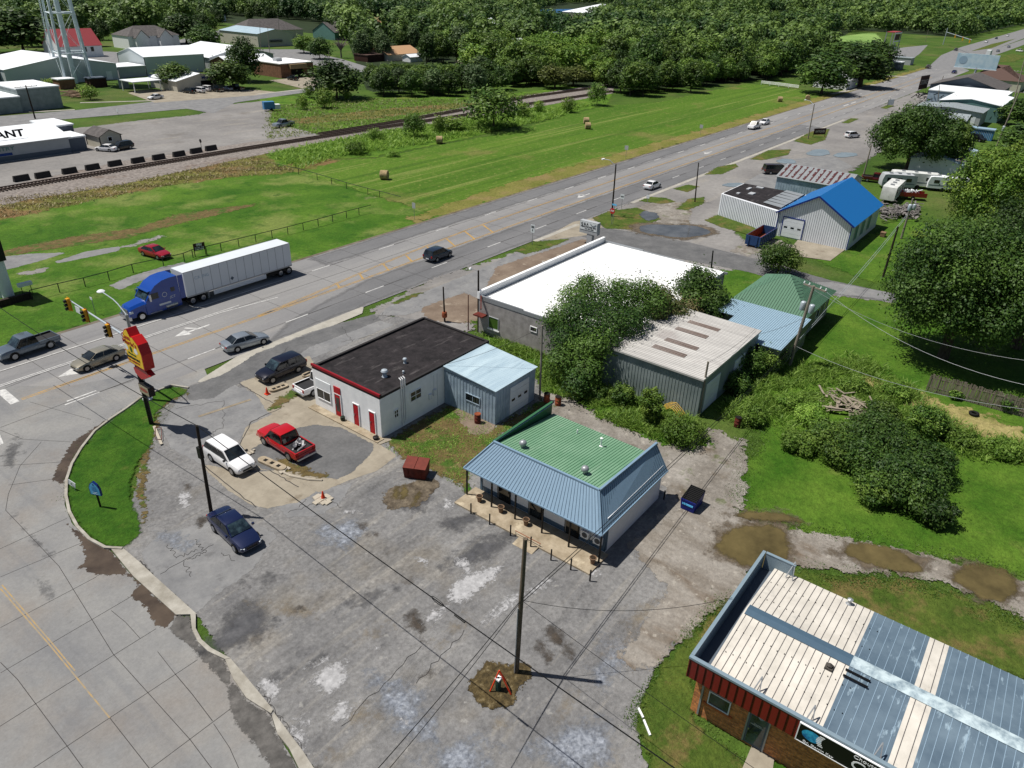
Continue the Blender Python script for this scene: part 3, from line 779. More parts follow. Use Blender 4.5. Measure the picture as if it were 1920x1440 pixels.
jl([(0, 800), (120, 755), (250, 712)], 0.05); jl([(0, 730), (75, 700)], 0.03); jl([(55, 752), (170, 785)], 0.04, m_jfade)
g.ribbon(GP([(0, 1102), (92, 1207), (205, 1344)]), 0.08, m_yfade, -0.076)
g.ribbon(GP([(3, 1095), (96, 1203), (140, 1256)]), 0.08, m_yfade, -0.076)
g.ribbon(GP([(125, 751), (180, 731)]), 0.18, m_white, -0.075)
g.add(GP([(202, 784), (170, 805), (135, 827), (112, 865), (97, 897), (116, 906), (121, 900), (132, 870), (150, 840), (175, 810)]), m_wetb, -0.0735, 0.15)
g.add(GP([(124, 980), (150, 1015), (160, 1045), (150, 1062), (180, 1076), (225, 1076), (247, 1080), (207, 1032), (160, 1004)]), m_wetb, -0.0735, 0.15)
g.add(GP([(250, 1080), (257, 1095), (243, 1117), (275, 1137), (287, 1167), (310, 1177), (327, 1157), (332, 1152)]), m_wetb, -0.0735, 0.15)
g.add(GP([(330, 1152), (357, 1152), (362, 1182), (374, 1206), (420, 1236), (437, 1275), (462, 1308), (507, 1340), (520, 1375), (560, 1440), (590, 1500), (540, 1500), (480, 1400), (440, 1355), (430, 1330), (428, 1290), (368, 1225), (335, 1195), (312, 1180)]), m_wetg, -0.073, 0.15)
for a in [(60, 1000, 50, 8, .9), (20, 850, 14, 40, .3), (85, 1100, 30, 7, .9), (130, 1150, 12, 5, .7)]:
 g.add(blob(*a[:4], ang=a[4]), m_stk, -0.0745, 0.4)
g.build()
# --- raised kerb and the corner island
ISL = [(355, 726), (322, 721), (290, 733), (262, 745), (235, 765), (205, 785), (175, 808), (150, 840), (132, 870), (122, 900), (121, 930), (127, 960), (142, 988), (165, 1012), (195, 1028), (228, 1030)]
outer = GP(ISL)
def offset(pts, d):
 out = []
 for i, p in enumerate(pts):
  a = np.array(pts[max(0, i - 1)])
  b = np.array(pts[min(len(pts) - 1, i + 1)])
  t = b - a
  t /= np.linalg.norm(t)
  out.append((p[0] - t[1] * d, p[1] + t[0] * d))
 return out
def strip_mesh(name, a, b, z0, z1, mat, kind='structure'):
 mb = MB()
 for i in range(len(a) - 1):
  p, q, r, s = a[i], a[i + 1], b[i + 1], b[i]
  mb.poly([(*p, z1), (*q, z1), (*r, z1), (*s, z1)])
  mb.poly([(*p, z0), (*q, z0), (*q, z1), (*p, z1)])
  mb.poly([(*s, z1), (*r, z1), (*r, z0), (*s, z0)])
 mb.poly([(*a[0], z0), (*a[0], z1), (*b[0], z1), (*b[0], z0)])
 mb.poly([(*a[-1], z0), (*a[-1], z1), (*b[-1], z1), (*b[-1], z0)])
 o = mb.build(name, mat)
 o['kind'] = kind
 return o
inner = offset(outer, 0.2)
if np.linalg.norm(np.array(inner[8]) - np.array(G(200, 900))) > np.linalg.norm(np.array(outer[8]) - np.array(G(200, 900))):
 inner = offset(outer, -0.2)
m_kerb = mk('kerb_concrete', D(186, 182, 172), 0.85, coord='W', cols=[(0.3, D(150, 144, 132)), (0.7, D(200, 196, 186))], scale=0.8, speck=(0.1, 12))
strip_mesh('kerb', outer, inner, -0.15, 0.06, m_kerb)
k1 = GP([(207, 1027), (227, 1052), (250, 1080), (330, 1152)])
k2 = GP([(228, 1025), (260, 1052), (290, 1080), (369, 1151)])
strip_mesh('kerb', k1, k2, -0.15, -0.005, m_kerb)
k1 = GP([(357, 1152), (360, 1180), (371, 1203), (390, 1221), (422, 1236)])
strip_mesh('kerb', k1, GP([(367, 1150), (367, 1178), (378, 1199), (396, 1215), (432, 1234)]), -0.15, 0.02, m_kerb)
strip_mesh('kerb', GP([(422, 1236), (437, 1272), (462, 1308), (508, 1337)]), GP([(432, 1234), (456, 1262), (481, 1292), (512, 1330)]), -0.15, -0.005, m_kerb)
strip_mesh('kerb', GP([(510, 1342), (520, 1375), (542, 1402), (575, 1470)]), GP([(514, 1336), (545, 1378), (568, 1408), (608, 1470)]), -0.15, -0.004, m_kerb)
g = Ground('island_grass')
poly = inner + GP([(250, 1016), (265, 1000), (262, 965), (246, 935), (246, 900), (262, 860), (285, 835), (290, 800), (292, 775), (320, 750), (350, 738)])
g.add(poly, m_isle, -0.02, 0.3)
g.build()
# ================================================================ MATERIALS FOR BUILT THINGS
w_blk = plain('white_block', (214, 216, 218), 0.85, var=0.06, scale=1.5)
M = {
 'white': mk('white_wall', S(234, 235, 236), 0.8, cols=[(0.3, S(224, 226, 228)), (0.7, S(240, 241, 242))], scale=1.2, layers=[(S(170, 160, 146), 0.5, 0.64, 0.1, 0.4)]),
 'offwhite': plain('offwhite_wall', (216, 220, 224), 0.8, var=0.05),
 'red': plain('red_trim', (132, 10, 26), 0.5, var=0.1),
 'redd': plain('red_door', (170, 10, 30), 0.45, var=0.08),
 'tar': mk('tar_roof', S(34, 31, 33), 0.85, spec=0.25, cols=[(0.3, S(22, 20, 22)), (0.7, S(48, 44, 46))], scale=1.2,
 layers=[(S(92, 88, 88), 1.0, 0.58, 0.1, 0.5, (0.35, 1.6, 1), 0.5)], speck=(0.4, 6), bump=(0.8, 3, 0.08)),
 'bluewall': mk('blue_panel_wall', S(142, 160, 176), 0.5, 0.0, 0.5, cols=[(0.3, S(120, 138, 156)), (0.7, S(160, 178, 192))], scale=0.8),
 'blueroof': mk('pale_metal_roof', S(166, 188, 200), 0.4, 0.0, 0.5, cols=[(0.3, S(150, 172, 186)), (0.7, S(180, 200, 210))], scale=0.6, stretch=(.3, 2, 1),
 layers=[(S(120, 140, 152), 1.0, 0.6, 0.1, 0.5, (0.5, 3, 1))]),
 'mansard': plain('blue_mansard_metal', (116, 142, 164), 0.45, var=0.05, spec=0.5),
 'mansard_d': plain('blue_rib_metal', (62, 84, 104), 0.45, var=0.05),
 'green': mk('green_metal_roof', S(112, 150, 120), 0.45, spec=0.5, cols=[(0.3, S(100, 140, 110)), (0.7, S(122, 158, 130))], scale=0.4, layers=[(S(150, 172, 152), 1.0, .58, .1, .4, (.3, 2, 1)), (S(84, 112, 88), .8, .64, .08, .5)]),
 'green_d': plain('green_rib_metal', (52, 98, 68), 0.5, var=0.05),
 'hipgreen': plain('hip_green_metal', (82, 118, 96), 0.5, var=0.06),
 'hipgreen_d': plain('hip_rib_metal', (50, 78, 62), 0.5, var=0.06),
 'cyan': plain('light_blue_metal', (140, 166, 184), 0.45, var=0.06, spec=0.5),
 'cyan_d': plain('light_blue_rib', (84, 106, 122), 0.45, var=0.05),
 'trimblue': plain('slate_blue_trim', (70, 92, 110), 0.5, var=0.05),
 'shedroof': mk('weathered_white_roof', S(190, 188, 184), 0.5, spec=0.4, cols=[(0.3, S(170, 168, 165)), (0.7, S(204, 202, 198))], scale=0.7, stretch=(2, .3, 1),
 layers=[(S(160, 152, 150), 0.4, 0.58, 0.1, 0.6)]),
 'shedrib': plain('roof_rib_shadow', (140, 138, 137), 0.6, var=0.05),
 'rustrow': plain('rusty_skylight', (122, 108, 102), 0.8, var=0.2),
 'shedwall': mk('grey_green_wall', S(128, 140, 140), 0.6, cols=[(0.3, S(112, 124, 124)), (0.7, S(142, 152, 152))], scale=0.6),
 'greywall': plain('grey_wall', (166, 170, 174), 0.7, var=0.08, scale=0.8),
 'palewall': plain('pale_teal_wall', (188, 196, 198), 0.7, var=0.05),
 'slate': plain('slate_wall', (86, 96, 108), 0.7, var=0.06),
 'membrane': mk('white_membrane', S(240, 242, 244), 0.7, cols=[(0.3, S(230, 231, 232)), (0.7, S(246, 247, 248))], scale=0.3, layers=[(S(176, 172, 166), 0.5, 0.66, 0.08, 0.6), (S(206, 204, 200), 0.12, .6, .1, .6)]),
 'blockwall': mk('painted_block', S(150, 146, 144), 0.9, cols=[(0.3, S(134, 130, 128)), (0.7, S(162, 158, 156))], scale=1.5, speck=(0.15, 5)),
 'royal': plain('royal_blue_roof', (10, 100, 168), 0.4, var=0.03, spec=0.5),
 'navytrim': plain('navy_trim', (22, 44, 122), 0.4, var=0.0),
 'whitemetal': mk('white_ribbed_metal', S(224, 228, 234), 0.5, spec=0.4, cols=[(0.3, S(216, 220, 226)), (0.7, S(230, 234, 240))], scale=0.5),
 'ribgrey': plain('wall_rib_grey', (168, 174, 184), 0.5, var=0.0),
 'silverribs': plain('silver_metal', (158, 162, 164), 0.35, 0.3, 0.5, var=0.08),
 'glass': mk('dark_glass', S(22, 26, 30), 0.08, spec=0.6, cols=[(0.4, S(14, 17, 20)), (0.7, S(46, 54, 58))], scale=0.8),
 'glassb': mk('blue_glass', S(40, 56, 66), 0.06, spec=0.7, cols=[(0.4, S(24, 34, 42)), (0.7, S(70, 92, 100))], scale=1.2),
 'black': plain('black_paint', (14, 14, 15), 0.5, var=0.0),
 'rubber': plain('tyre_rubber', (20, 20, 21), 0.85, var=0.1),
 'chrome': mk('chrome', S(190, 192, 196), 0.2, 0.9, 0.5),
 'alu': mk('aluminium_grey', S(150, 154, 158), 0.4, 0.3, 0.5),
 'galv': plain('galvanised_steel', (168, 178, 186), 0.4, 0.2, 0.5, var=0.06),
 'wood': mk('pole_wood', S(92, 82, 70), 0.9, cols=[(0.3, S(70, 62, 52)), (0.7, S(112, 100, 86))], scale=2.0, stretch=(4, 4, .4)),
 'woodg': mk('grey_pole_wood', S(132, 126, 114), 0.9, cols=[(0.3, S(108, 102, 92)), (0.7, S(148, 140, 128))], scale=2.0, stretch=(4, 4, .4)),
 'woodd': mk('dark_pole_wood', S(44, 36, 30), 0.9, cols=[(0.3, S(32, 26, 22)), (0.7, S(58, 48, 40))], scale=2.0, stretch=(4, 4, .4)),
 'bark': mk('tree_bark', S(84, 72, 58), 0.95, cols=[(0.3, S(60, 52, 42)), (0.7, S(104, 92, 76))], scale=3.0, stretch=(3, 3, .6)),
 'conc': plain('concrete_grey', (168, 160, 146), 0.9, var=0.1, scale=1.0),
 'porch': mk('porch_concrete', S(150, 138, 118), 0.9, cols=[(0.3, S(126, 113, 93)), (0.7, S(170, 158, 138))], scale=1.0, layers=[(S(196, 184, 160), 0.6, 0.6, 0.08, 0.6)], speck=(0.15, 8)),
 'rust': mk('rusty_steel', S(84, 30, 24), 0.7, cols=[(0.3, S(62, 20, 17)), (0.7, S(112, 46, 34))], scale=2.0),
 'rusto': mk('orange_rust', S(130, 62, 36), 0.8, cols=[(0.3, S(96, 44, 28)), (0.7, S(158, 84, 50))], scale=3.0),
 'darkin': plain('dark_interior', (20, 18, 16), 0.9, var=0.2),
 'orange': plain('safety_orange', (206, 58, 26), 0.6, var=0.08),
 'yellow': plain('signal_yellow', (196, 144, 30), 0.5, var=0.05),
 'signyel': plain('sign_yellow', (232, 190, 24), 0.45, var=0.03, spec=0.4),
 'signred': plain('sign_red', (176, 8, 12), 0.4, var=0.05, spec=0.5),
 'signwhite': plain('sign_white', (212, 218, 222), 0.5, var=0.04),
 'signblue': plain('sign_blue', (96, 190, 240), 0.5, var=0.06),
 'textred': plain('lettering_red', (150, 20, 22), 0.6, var=0.0),
 'textblack': plain('lettering_black', (18, 18, 20), 0.6, var=0.0),
 'textwhite': plain('lettering_white', (226, 228, 232), 0.6, var=0.0),
 'textblue': plain('lettering_blue', (24, 60, 130), 0.6, var=0.0),
 'olive': plain('olive_green', (60, 92, 24), 0.7, var=0.1),
 'brown': plain('brown_paint', (58, 34, 28), 0.7, var=0.1),
 'shingle': mk('grey_shingle', S(84, 80, 80), 0.9, cols=[(0.3, S(70, 67, 67)), (0.7, S(98, 94, 93))], scale=1.0, speck=(0.2, 3)),
 'tanshingle': plain('tan_shingle', (178, 142, 108), 0.9, var=0.08),
 'brownshingle': plain('brown_shingle', (86, 68, 62), 0.9, var=0.1),
 'whiteroof': plain('white_metal_roof', (228, 232, 236), 0.5, var=0.03, scale=0.4),
 'greyroof': plain('grey_metal_roof', (142, 150, 154), 0.5, var=0.06, scale=0.5),
 'teal': plain('teal_wall', (92, 128, 124), 0.6, var=0.08, scale=0.5),
 'cream': plain('cream_wall', (190, 186, 172), 0.8, var=0.05, scale=0.6),
 'greenhouse': plain('sage_wall', (122, 128, 112), 0.8, var=0.06),
 'brownbrick': mk('brown_brick_wall', S(124, 88, 68), 0.9, cols=[(0.3, S(104, 72, 56)), (0.7, S(142, 104, 82))], scale=1.2, speck=(0.2, 3)),
 'redroofp': plain('faded_red_roof', (150, 60, 66), 0.7, var=0.1),
 'metalredstripe': plain('maroon_streak', (84, 44, 46), 0.7, var=0.2),
 'bluecont': plain('container_blue', (66, 122, 168), 0.5, var=0.08),
 'hay': mk('hay_straw', S(160, 140, 104), 0.95, cols=[(0.3, S(126, 108, 80)), (0.7, S(180, 160, 122))], scale=3.0, speck=(0.4, 8), bump=(1, 8, .05)),
 'terra': plain('planter_clay', (120, 96, 76), 0.8, var=0.1),
 'soil': plain('soil', (52, 40, 28), 0.95, var=0.2),
 'steeltie': plain('rail_steel', (96, 80, 72), 0.5, 0.4, 0.4, var=0.1),
 'tie': plain('sleeper_wood', (66, 56, 50), 0.95, var=0.2),
 'fencewood': mk('weathered_boards', S(120, 112, 100), 0.95, cols=[(0.3, S(92, 84, 74)), (0.7, S(142, 134, 122))], scale=2.0, stretch=(3, 3, .4)),
 'pipe': plain('fence_pipe', (34, 42, 44), 0.6, 0.2, var=0.1),
 'tower': plain('pale_blue_tower_paint', (208, 220, 226), 0.5, var=0.03),
 }
def brick_material():
 m = bpy.data.materials.new('orange_brick')
 m.use_nodes = True
 nt = m.node_tree
 b = nt.nodes["Principled BSDF"]
 b.inputs["Roughness"].default_value = 0.9
 tc = nt.nodes.new("ShaderNodeTexCoord")
 sp = nt.nodes.new("ShaderNodeSeparateXYZ")
 cb = nt.nodes.new("ShaderNodeCombineXYZ")
 ad = nt.nodes.new("ShaderNodeMath")
 ad.operation = 'ADD'
 nt.links.new(tc.outputs["Object"], sp.inputs[0])
 nt.links.new(sp.outputs[0], ad.inputs[0])
 nt.links.new(sp.outputs[1], ad.inputs[1])
 nt.links.new(ad.outputs[0], cb.inputs[0])
 nt.links.new(sp.outputs[2], cb.inputs[1])
 br = nt.nodes.new("ShaderNodeTexBrick")
 br.inputs["Color1"].default_value = S(216, 136, 72)
 br.inputs["Color2"].default_value = S(146, 82, 46)
 br.inputs["Mortar"].default_value = S(150, 128, 100)
 br.inputs["Scale"].default_value = 1.0
 br.inputs["Mortar Size"].default_value = 0.008
 br.inputs["Bias"].default_value = -0.2
 br.inputs["Brick Width"].default_value = 0.26
 br.inputs["Row Height"].default_value = 0.085
 nt.links.new(cb.outputs[0], br.inputs["Vector"])
 nz = nt.nodes.new("ShaderNodeTexNoise")
 nz.inputs["Scale"].default_value = 6
 nt.links.new(cb.outputs[0], nz.inputs["Vector"])
 mr = nt.nodes.new("ShaderNodeMapRange")
 mr.inputs[1].default_value, mr.inputs[2].default_value, mr.inputs[3].default_value, mr.inputs[4].default_value = 0.3, 0.7, 0.65, 1.25
 nt.links.new(nz.outputs[0], mr.inputs[0])
 vm = nt.nodes.new("ShaderNodeVectorMath")
 vm.operation = 'SCALE'
 nt.links.new(br.outputs[0], vm.inputs[0])
 nt.links.new(mr.outputs[0], vm.inputs["Scale"])
 nt.links.new(vm.outputs[0], b.inputs["Base Color"])
 return m
M['brick'] = brick_material()
# ---------------------------------------------------------------- wall-mounted parts (all buildings run along x / y)
def wbox(mb, face, pos, u0, u1, z0, z1, d0, d1, mi=0):
 """box on a wall: face 'x-','x+','y-','y+'; pos wall plane; d0..d1 outward depth"""
 s = -1 if face[1] == '-' else 1
 if face[0] == 'x': mb.box(pos + s * d0, u0, z0, pos + s * d1, u1, z1, mi)
 else: mb.box(u0, pos + s * d0, z0, u1, pos + s * d1, z1, mi)
def window(parent, face, pos, u0, u1, z0, z1, frame='white', glass='glass', nx=1, nz=1, fw=0.07, label=None, name='window'):
 mb = MB()
 wbox(mb, face, pos, u0, u1, z0, z0 + fw, 0.003, 0.07)
 wbox(mb, face, pos, u0, u1, z1 - fw, z1, 0.003, 0.07)
 wbox(mb, face, pos, u0, u0 + fw, z0 + fw, z1 - fw, 0.003, 0.07)
 wbox(mb, face, pos, u1 - fw, u1, z0 + fw, z1 - fw, 0.003, 0.07)
 for i in range(1, nx):
  u = u0 + (u1 - u0) * i / nx
  wbox(mb, face, pos, u - fw * .35, u + fw * .35, z0 + fw, z1 - fw, 0.02, 0.055)
 for i in range(1, nz):
  zz = z0 + (z1 - z0) * i / nz
  wbox(mb, face, pos, u0 + fw, u1 - fw, zz - fw * .35, zz + fw * .35, 0.02, 0.052)
 o = mb.build(name, M[frame], parent)
 p = MB()
 wbox(p, face, pos, u0 + fw * .8, u1 - fw * .8, z0 + fw * .8, z1 - fw * .8, 0.002, 0.03)
 p.build('pane', M[glass], o)
 if label: o['label'] = label
 return o
def door(parent, face, pos, u0, u1, z0, z1, mat, label=None, handle=True, frame=None, panels=True, name='door'):
 mb = MB()
 wbox(mb, face, pos, u0, u1, z0, z1, 0.003, 0.05)
 if panels:
  n = 2
  for i in range(n):
   za = z0 + (z1 - z0) * (0.1 + i * 0.45)
   wbox(mb, face, pos, u0 + .12, u1 - .12, za, za + (z1 - z0) * 0.34, 0.05, 0.062)
 o = mb.build(name, M[mat], parent)
 if handle:
  h = MB()
  wbox(h, face, pos, u1 - 0.16, u1 - 0.1, (z0 + z1) / 2 - .08, (z0 + z1) / 2 + .06, 0.05, 0.12)
  h.build('handle', M['chrome'], o)
 if frame:
  f = MB()
  wbox(f, face, pos, u0 - .08, u0, z0, z1 + .08, 0.003, 0.075)
  wbox(f, face, pos, u1, u1 + .08, z0, z1 + .08, 0.003, 0.075)
  wbox(f, face, pos, u0, u1, z1, z1 + .08, 0.003, 0.075)
  f.build('door_frame', M[frame], o)
 if label: o['label'] = label
 return o
def garage(parent, face, pos, u0, u1, z0, z1, mat='offwhite', panes=3, label=None, frame=None):
 mb = MB()
 n = 5
 for i in range(n):
  a = z0 + (z1 - z0) * i / n
  b = z0 + (z1 - z0) * (i + 1) / n
  wbox(mb, face, pos, u0, u1, a + .012, b - .012, 0.01, 0.05)
 wbox(mb, face, pos, u0, u1, z0, z1, 0.003, 0.02)
 o = mb.build('garage_door', M[mat], parent)
 if panes:
  p = MB()
  for i in range(panes):
   c = u0 + (u1 - u0) * (i + .5) / panes
   w = (u1 - u0) / panes * .25
   za = z0 + (z1 - z0) * .46
   wbox(p, face, pos, c - w, c + w, za, za + (z1 - z0) * .09, 0.05, 0.06)
  p.build('pane', M['glass'], o)
 if frame:
  f = MB()
  wbox(f, face, pos, u0 - .12, u0, z0, z1 + .12, 0.003, 0.08)
  wbox(f, face, pos, u1, u1 + .12, z0, z1 + .12, 0.003, 0.08)
  wbox(f, face, pos, u0, u1, z1, z1 + .12, 0.003, 0.08)
  f.build('door_frame', M[frame], o)
 if label: o['label'] = label
 return o
def wallribs(mb, face, pos, u0, u1, z0, z1, step=0.3, w=0.04, d=0.025, mi=0, ztop=None):
 n = int((u1 - u0) / step)
 for i in range(1, n):
  u = u0 + (u1 - u0) * i / n
  zt = z1 if ztop is None else ztop(u)
  wbox(mb, face, pos, u - w / 2, u + w / 2, z0, zt, 0, d, mi)
_tc = {}
def text_mesh(body, size, mat, M4, parent=None, name='lettering', extrude=0.006, spacing=1.0, bold=0.0, label=None, shear=0.0, width=None):
 cu = bpy.data.curves.new('t', 'FONT')
 cu.body = body
 cu.size = size
 cu.extrude = extrude
 cu.align_x = 'CENTER'
 cu.align_y = 'CENTER'
 cu.space_character = spacing
 cu.offset = bold
 cu.shear = shear
 cu.resolution_u = 3
 tmp = bpy.data.objects.new('t', cu)
 COL.objects.link(tmp)
 bpy.context.view_layer.update()
 me = bpy.data.meshes.new_from_object(tmp.evaluated_get(bpy.context.evaluated_depsgraph_get()))
 bpy.data.objects.remove(tmp)
 if width:
  xs_ = [v.co.x for v in me.vertices]
  k = width / (max(xs_) - min(xs_))
  me.transform(Matrix.Diagonal((k, 1, 1, 1)))
 if parent is not None and parent.name in WM: M4 = WM[parent.name].inverted() @ M4
 me.transform(M4)
 me.materials.clear()
 me.materials.append(mat)
 me.name = name
 o = bpy.data.objects.new(name, me)
 COL.objects.link(o)
 if parent is not None:
  o.parent = parent
  if parent.name in WM: WM[o.name] = WM[parent.name]
 if label: o['label'] = label
 return o
def frame_m(origin, xdir, ydir):
 x, y = Vector(xdir).normalized(), Vector(ydir).normalized()
 z = x.cross(y).normalized()
 y = z.cross(x)
 o = Vector(origin)
 return Matrix(((x.x, y.x, z.x, o.x), (x.y, y.y, z.y, o.y), (x.z, y.z, z.z, o.z), (0, 0, 0, 1)))
def gable(mb, x0, y0, x1, y1, h, hr, axis, mi=0):
 """walls with two gables; ridge runs along axis"""
 if axis == 'x':
  ym = (y0 + y1) / 2
  mb.poly([(x0, y0, -.2), (x0, y0, h), (x0, ym, hr), (x0, y1, h), (x0, y1, -.2)], mi)
  mb.poly([(x1, y0, -.2), (x1, y1, -.2), (x1, y1, h), (x1, ym, hr), (x1, y0, h)], mi)
  mb.poly([(x0, y0, -.2), (x1, y0, -.2), (x1, y0, h), (x0, y0, h)], mi)
  mb.poly([(x0, y1, -.2), (x0, y1, h), (x1, y1, h), (x1, y1, -.2)], mi)
 else:
  xm = (x0 + x1) / 2
  mb.poly([(x0, y0, -.2), (x1, y0, -.2), (x1, y0, h), (xm, y0, hr), (x0, y0, h)], mi)
  mb.poly([(x0, y1, -.2), (x0, y1, h), (xm, y1, hr), (x1, y1, h), (x1, y1, -.2)], mi)
  mb.poly([(x0, y0, -.2), (x0, y0, h), (x0, y1, h), (x0, y1, -.2)], mi)
  mb.poly([(x1, y0, -.2), (x1, y1, -.2), (x1, y1, h), (x1, y0, h)], mi)
 return mb
def gable_roof(mb, x0, y0, x1, y1, h, hr, axis, ov=0.3, th=0.08, rib=0, ribw=.04, mi=0, mr=0):
 """two roof slopes; the eaves drop along the slope with the overhang"""
 if axis == 'x':
  ym, hw = (y0 + y1) / 2, (y1 - y0) / 2
  k = (hr - h) / hw
  ze = h - k * ov
  A = [(x0 - ov, y0 - ov, ze), (x1 + ov, y0 - ov, ze), (x1 + ov, ym, hr), (x0 - ov, ym, hr)]
  B = [(x0 - ov, y1 + ov, ze), (x1 + ov, y1 + ov, ze), (x1 + ov, ym, hr), (x0 - ov, ym, hr)]
 else:
  xm, hw = (x0 + x1) / 2, (x1 - x0) / 2
  k = (hr - h) / hw
  ze = h - k * ov
  A = [(x0 - ov, y0 - ov, ze), (x0 - ov, y1 + ov, ze), (xm, y1 + ov, hr), (xm, y0 - ov, hr)]
  B = [(x1 + ov, y0 - ov, ze), (x1 + ov, y1 + ov, ze), (xm, y1 + ov, hr), (xm, y0 - ov, hr)]
 up = Vector((0, 0, th))
 for q in (A, B):
  q = [tuple(Vector(p) + up) for p in q]
  mb.slab(q, th, mi)
  if rib:
   L = (Vector(q[1]) - Vector(q[0])).length
   mb.ribs(q[0], q[3], q[2], q[1], int(L / rib), ribw, 0.03, mr)
 return mb
def hip_roof(mb, x0, y0, x1, y1, h, hr, ov=0.4, axis='x', mi=0, frac=1.0):
 x0, y0, x1, y1 = x0 - ov, y0 - ov, x1 + ov, y1 + ov
 if axis == 'x':
  ym, r = (y0 + y1) / 2, (y1 - y0) / 2 * frac
  a, b = (x0 + r, ym, hr), (x1 - r, ym, hr)
  mb.poly([(x0, y0, h), (x1, y0, h), b, a], mi)
  mb.poly([(x1, y1, h), (x0, y1, h), a, b], mi)
  mb.poly([(x0, y1, h), (x0, y0, h), a], mi)
  mb.poly([(x1, y0, h), (x1, y1, h), b], mi)
 else:
  xm, r = (x0 + x1) / 2, (x1 - x0) / 2 * frac
  a, b = (xm, y0 + r, hr), (xm, y1 - r, hr)
  mb.poly([(x0, y1, h), (x0, y0, h), a, b], mi)
  mb.poly([(x1, y0, h), (x1, y1, h), b, a], mi)
  mb.poly([(x0, y0, h), (x1, y0, h), a], mi)
  mb.poly([(x1, y1, h), (x0, y1, h), b], mi)
 mb.poly([(x0, y0, h), (x0, y1, h), (x1, y1, h), (x1, y0, h)], mi)
 return mb
def wallbox(x0, y0, x1, y1, h):
 return MB().prism([(x0, y0), (x1, y0), (x1, y1), (x0, y1)], -0.2, h)
# ================================================================ 1. white shop with black tar roof
b = thing('white_shop', 'white block shop with black tar roof, red trim and three red doors', 'building', (35.35, 39.8, 0))
X0, X1, Y0, Y1, Hh = 35.4, 49.8, 39.9, 48.5, 4.0
wb = wallbox(X0, Y0, X1, Y1, 3.75)
wb.build('wall', M['white'], b)
r = MB()
r.prism([(X0 + .25, Y0 + .25), (X1 - .25, Y0 + .25), (X1 - .25, Y1 - .25), (X0 + .25, Y1 - .25)], 3.6, 3.82)
roof = r.build('roof', M['tar'], b)
p = MB()
for (a0, c0, a1, c1, hh) in [(X0, Y0, X0 + .25, Y1, 4.18), (X1 - .25, Y0, X1, Y1, 3.98), (X0 + .25, Y1 - .25, X1 - .25, Y1, 4.02), (X0 + .25, Y0, X1 - .25, Y0 + .25, 3.98)]:
 p.box(a0, c0, 3.752, a1, c1, hh)
p.build('parapet', plain('black_coping', (40, 37, 38), 0.7), b)
t = MB()
t.box(X0 - .06, Y0 - .06, 4.0, X0 + .0, Y1 + .06, 4.19)
t.box(X0 - .06, Y0 - .06, 4.19, X0 + .1, Y1 + .06, 4.22)
t.build('red_trim', M['red'], b)
for (x, y, r_, h_) in [(38.4, 42.4, 0.28, 0.75), (41.4, 42.9, 0.18, 0.55), (39.9, 41.6, 0.10, 0.3)]:
 v = MB()
 v.lathe((x, y, 3.8), [(r_ * 1.0, 0), (r_ * .7, 0.1), (r_ * .6, h_ * .7), (r_ * 1.15, h_ * .72), (r_ * .9, h_ * .9), (0.03, h_)])
 v.build('roof_vent', M['galv'], roof, smooth=40)
# front wall faces x-
window(b, 'x-', X0, 46.2, 48.1, 0.95, 2.0, nx=2, label='wide dark shop window')
pb = MB()
wbox(pb, 'x-', X0, 46.15, 48.15, 2.05, 2.9, 0.003, 0.05)
pb.build('panel', M['offwhite'], b)
door(b, 'x-', X0, 44.9, 45.65, 0.05, 2.25, 'redd', 'red glazed shop door', frame='white')
tr = MB()
wbox(tr, 'x-', X0, 44.85, 45.7, 2.33, 3.0, 0.003, 0.06)
tr.build('transom', M['redd'], b)
gp = MB()
wbox(gp, 'x-', X0, 45.05, 45.5, 0.55, 1.95, 0.062, 0.068)
gp.build('door_glass', M['glass'], b)
door(b, 'x-', X0, 42.6, 43.25, 0.05, 2.15, 'redd', 'narrow red door', frame='white')
door(b, 'x-', X0, 40.6, 41.25, 0.05, 2.15, 'redd', 'narrow red door near the corner', frame='white')
# side wall faces y-
window(b, 'y-', Y0, 36.9, 37.45, 1.2, 2.0, nx=2, nz=2)
window(b, 'y-', Y0, 38.9, 40.3, 1.9, 2.9, nx=2, nz=2)
for i, x in enumerate((37.85, 38.07, 38.3)):
 q = MB()
 q.tube([(x, Y0 - .1, 0.1 + i * .2), (x, Y0 - .1, 4.6)], 0.05, 6)
 q.tube([(x, Y0 - .1, 4.6), (x, Y0 + .15, 4.75)], 0.05, 6)
 q.build('pipe', M['white'], b)
q = MB()
wbox(q, 'y-', Y0, 41.2, 41.55, 1.2, 1.7, 0, 0.15)
wbox(q, 'y-', Y0, 41.75, 42.15, 1.35, 1.95, 0, 0.18)
wbox(q, 'y-', Y0, 41.9, 41.95, 1.95, 3.4, 0, 0.05)
wbox(q, 'y-', Y0, 42.35, 42.4, 0.1, 3.4, 0, 0.05)
q.build('meter_box', M['offwhite'], b)
q = MB()
q.box(34.6, 39.6, -.1, 35.38, 48.6, 0.04)
q.build('doorstep', M['porch'], b)
o = MB().lathe((35.1, 44.5, 0.04), [(.18, 0), (.22, .2), (.2, .38), (.05, .42)]).build('rubbish_bag', plain('black_bag', (18, 34, 22), 0.4), None)
tag(o, 'small dark green bag sitting by the tall red shop door', 'bag')
o = MB().lathe((34.9, 40.1, 0.04), [(.2, 0), (.26, .1), (.26, .22), (.12, .26)]).build('hose_coil', M['black'], None)
tag(o, 'black coiled hose lying at the corner of the white shop step', 'hose')
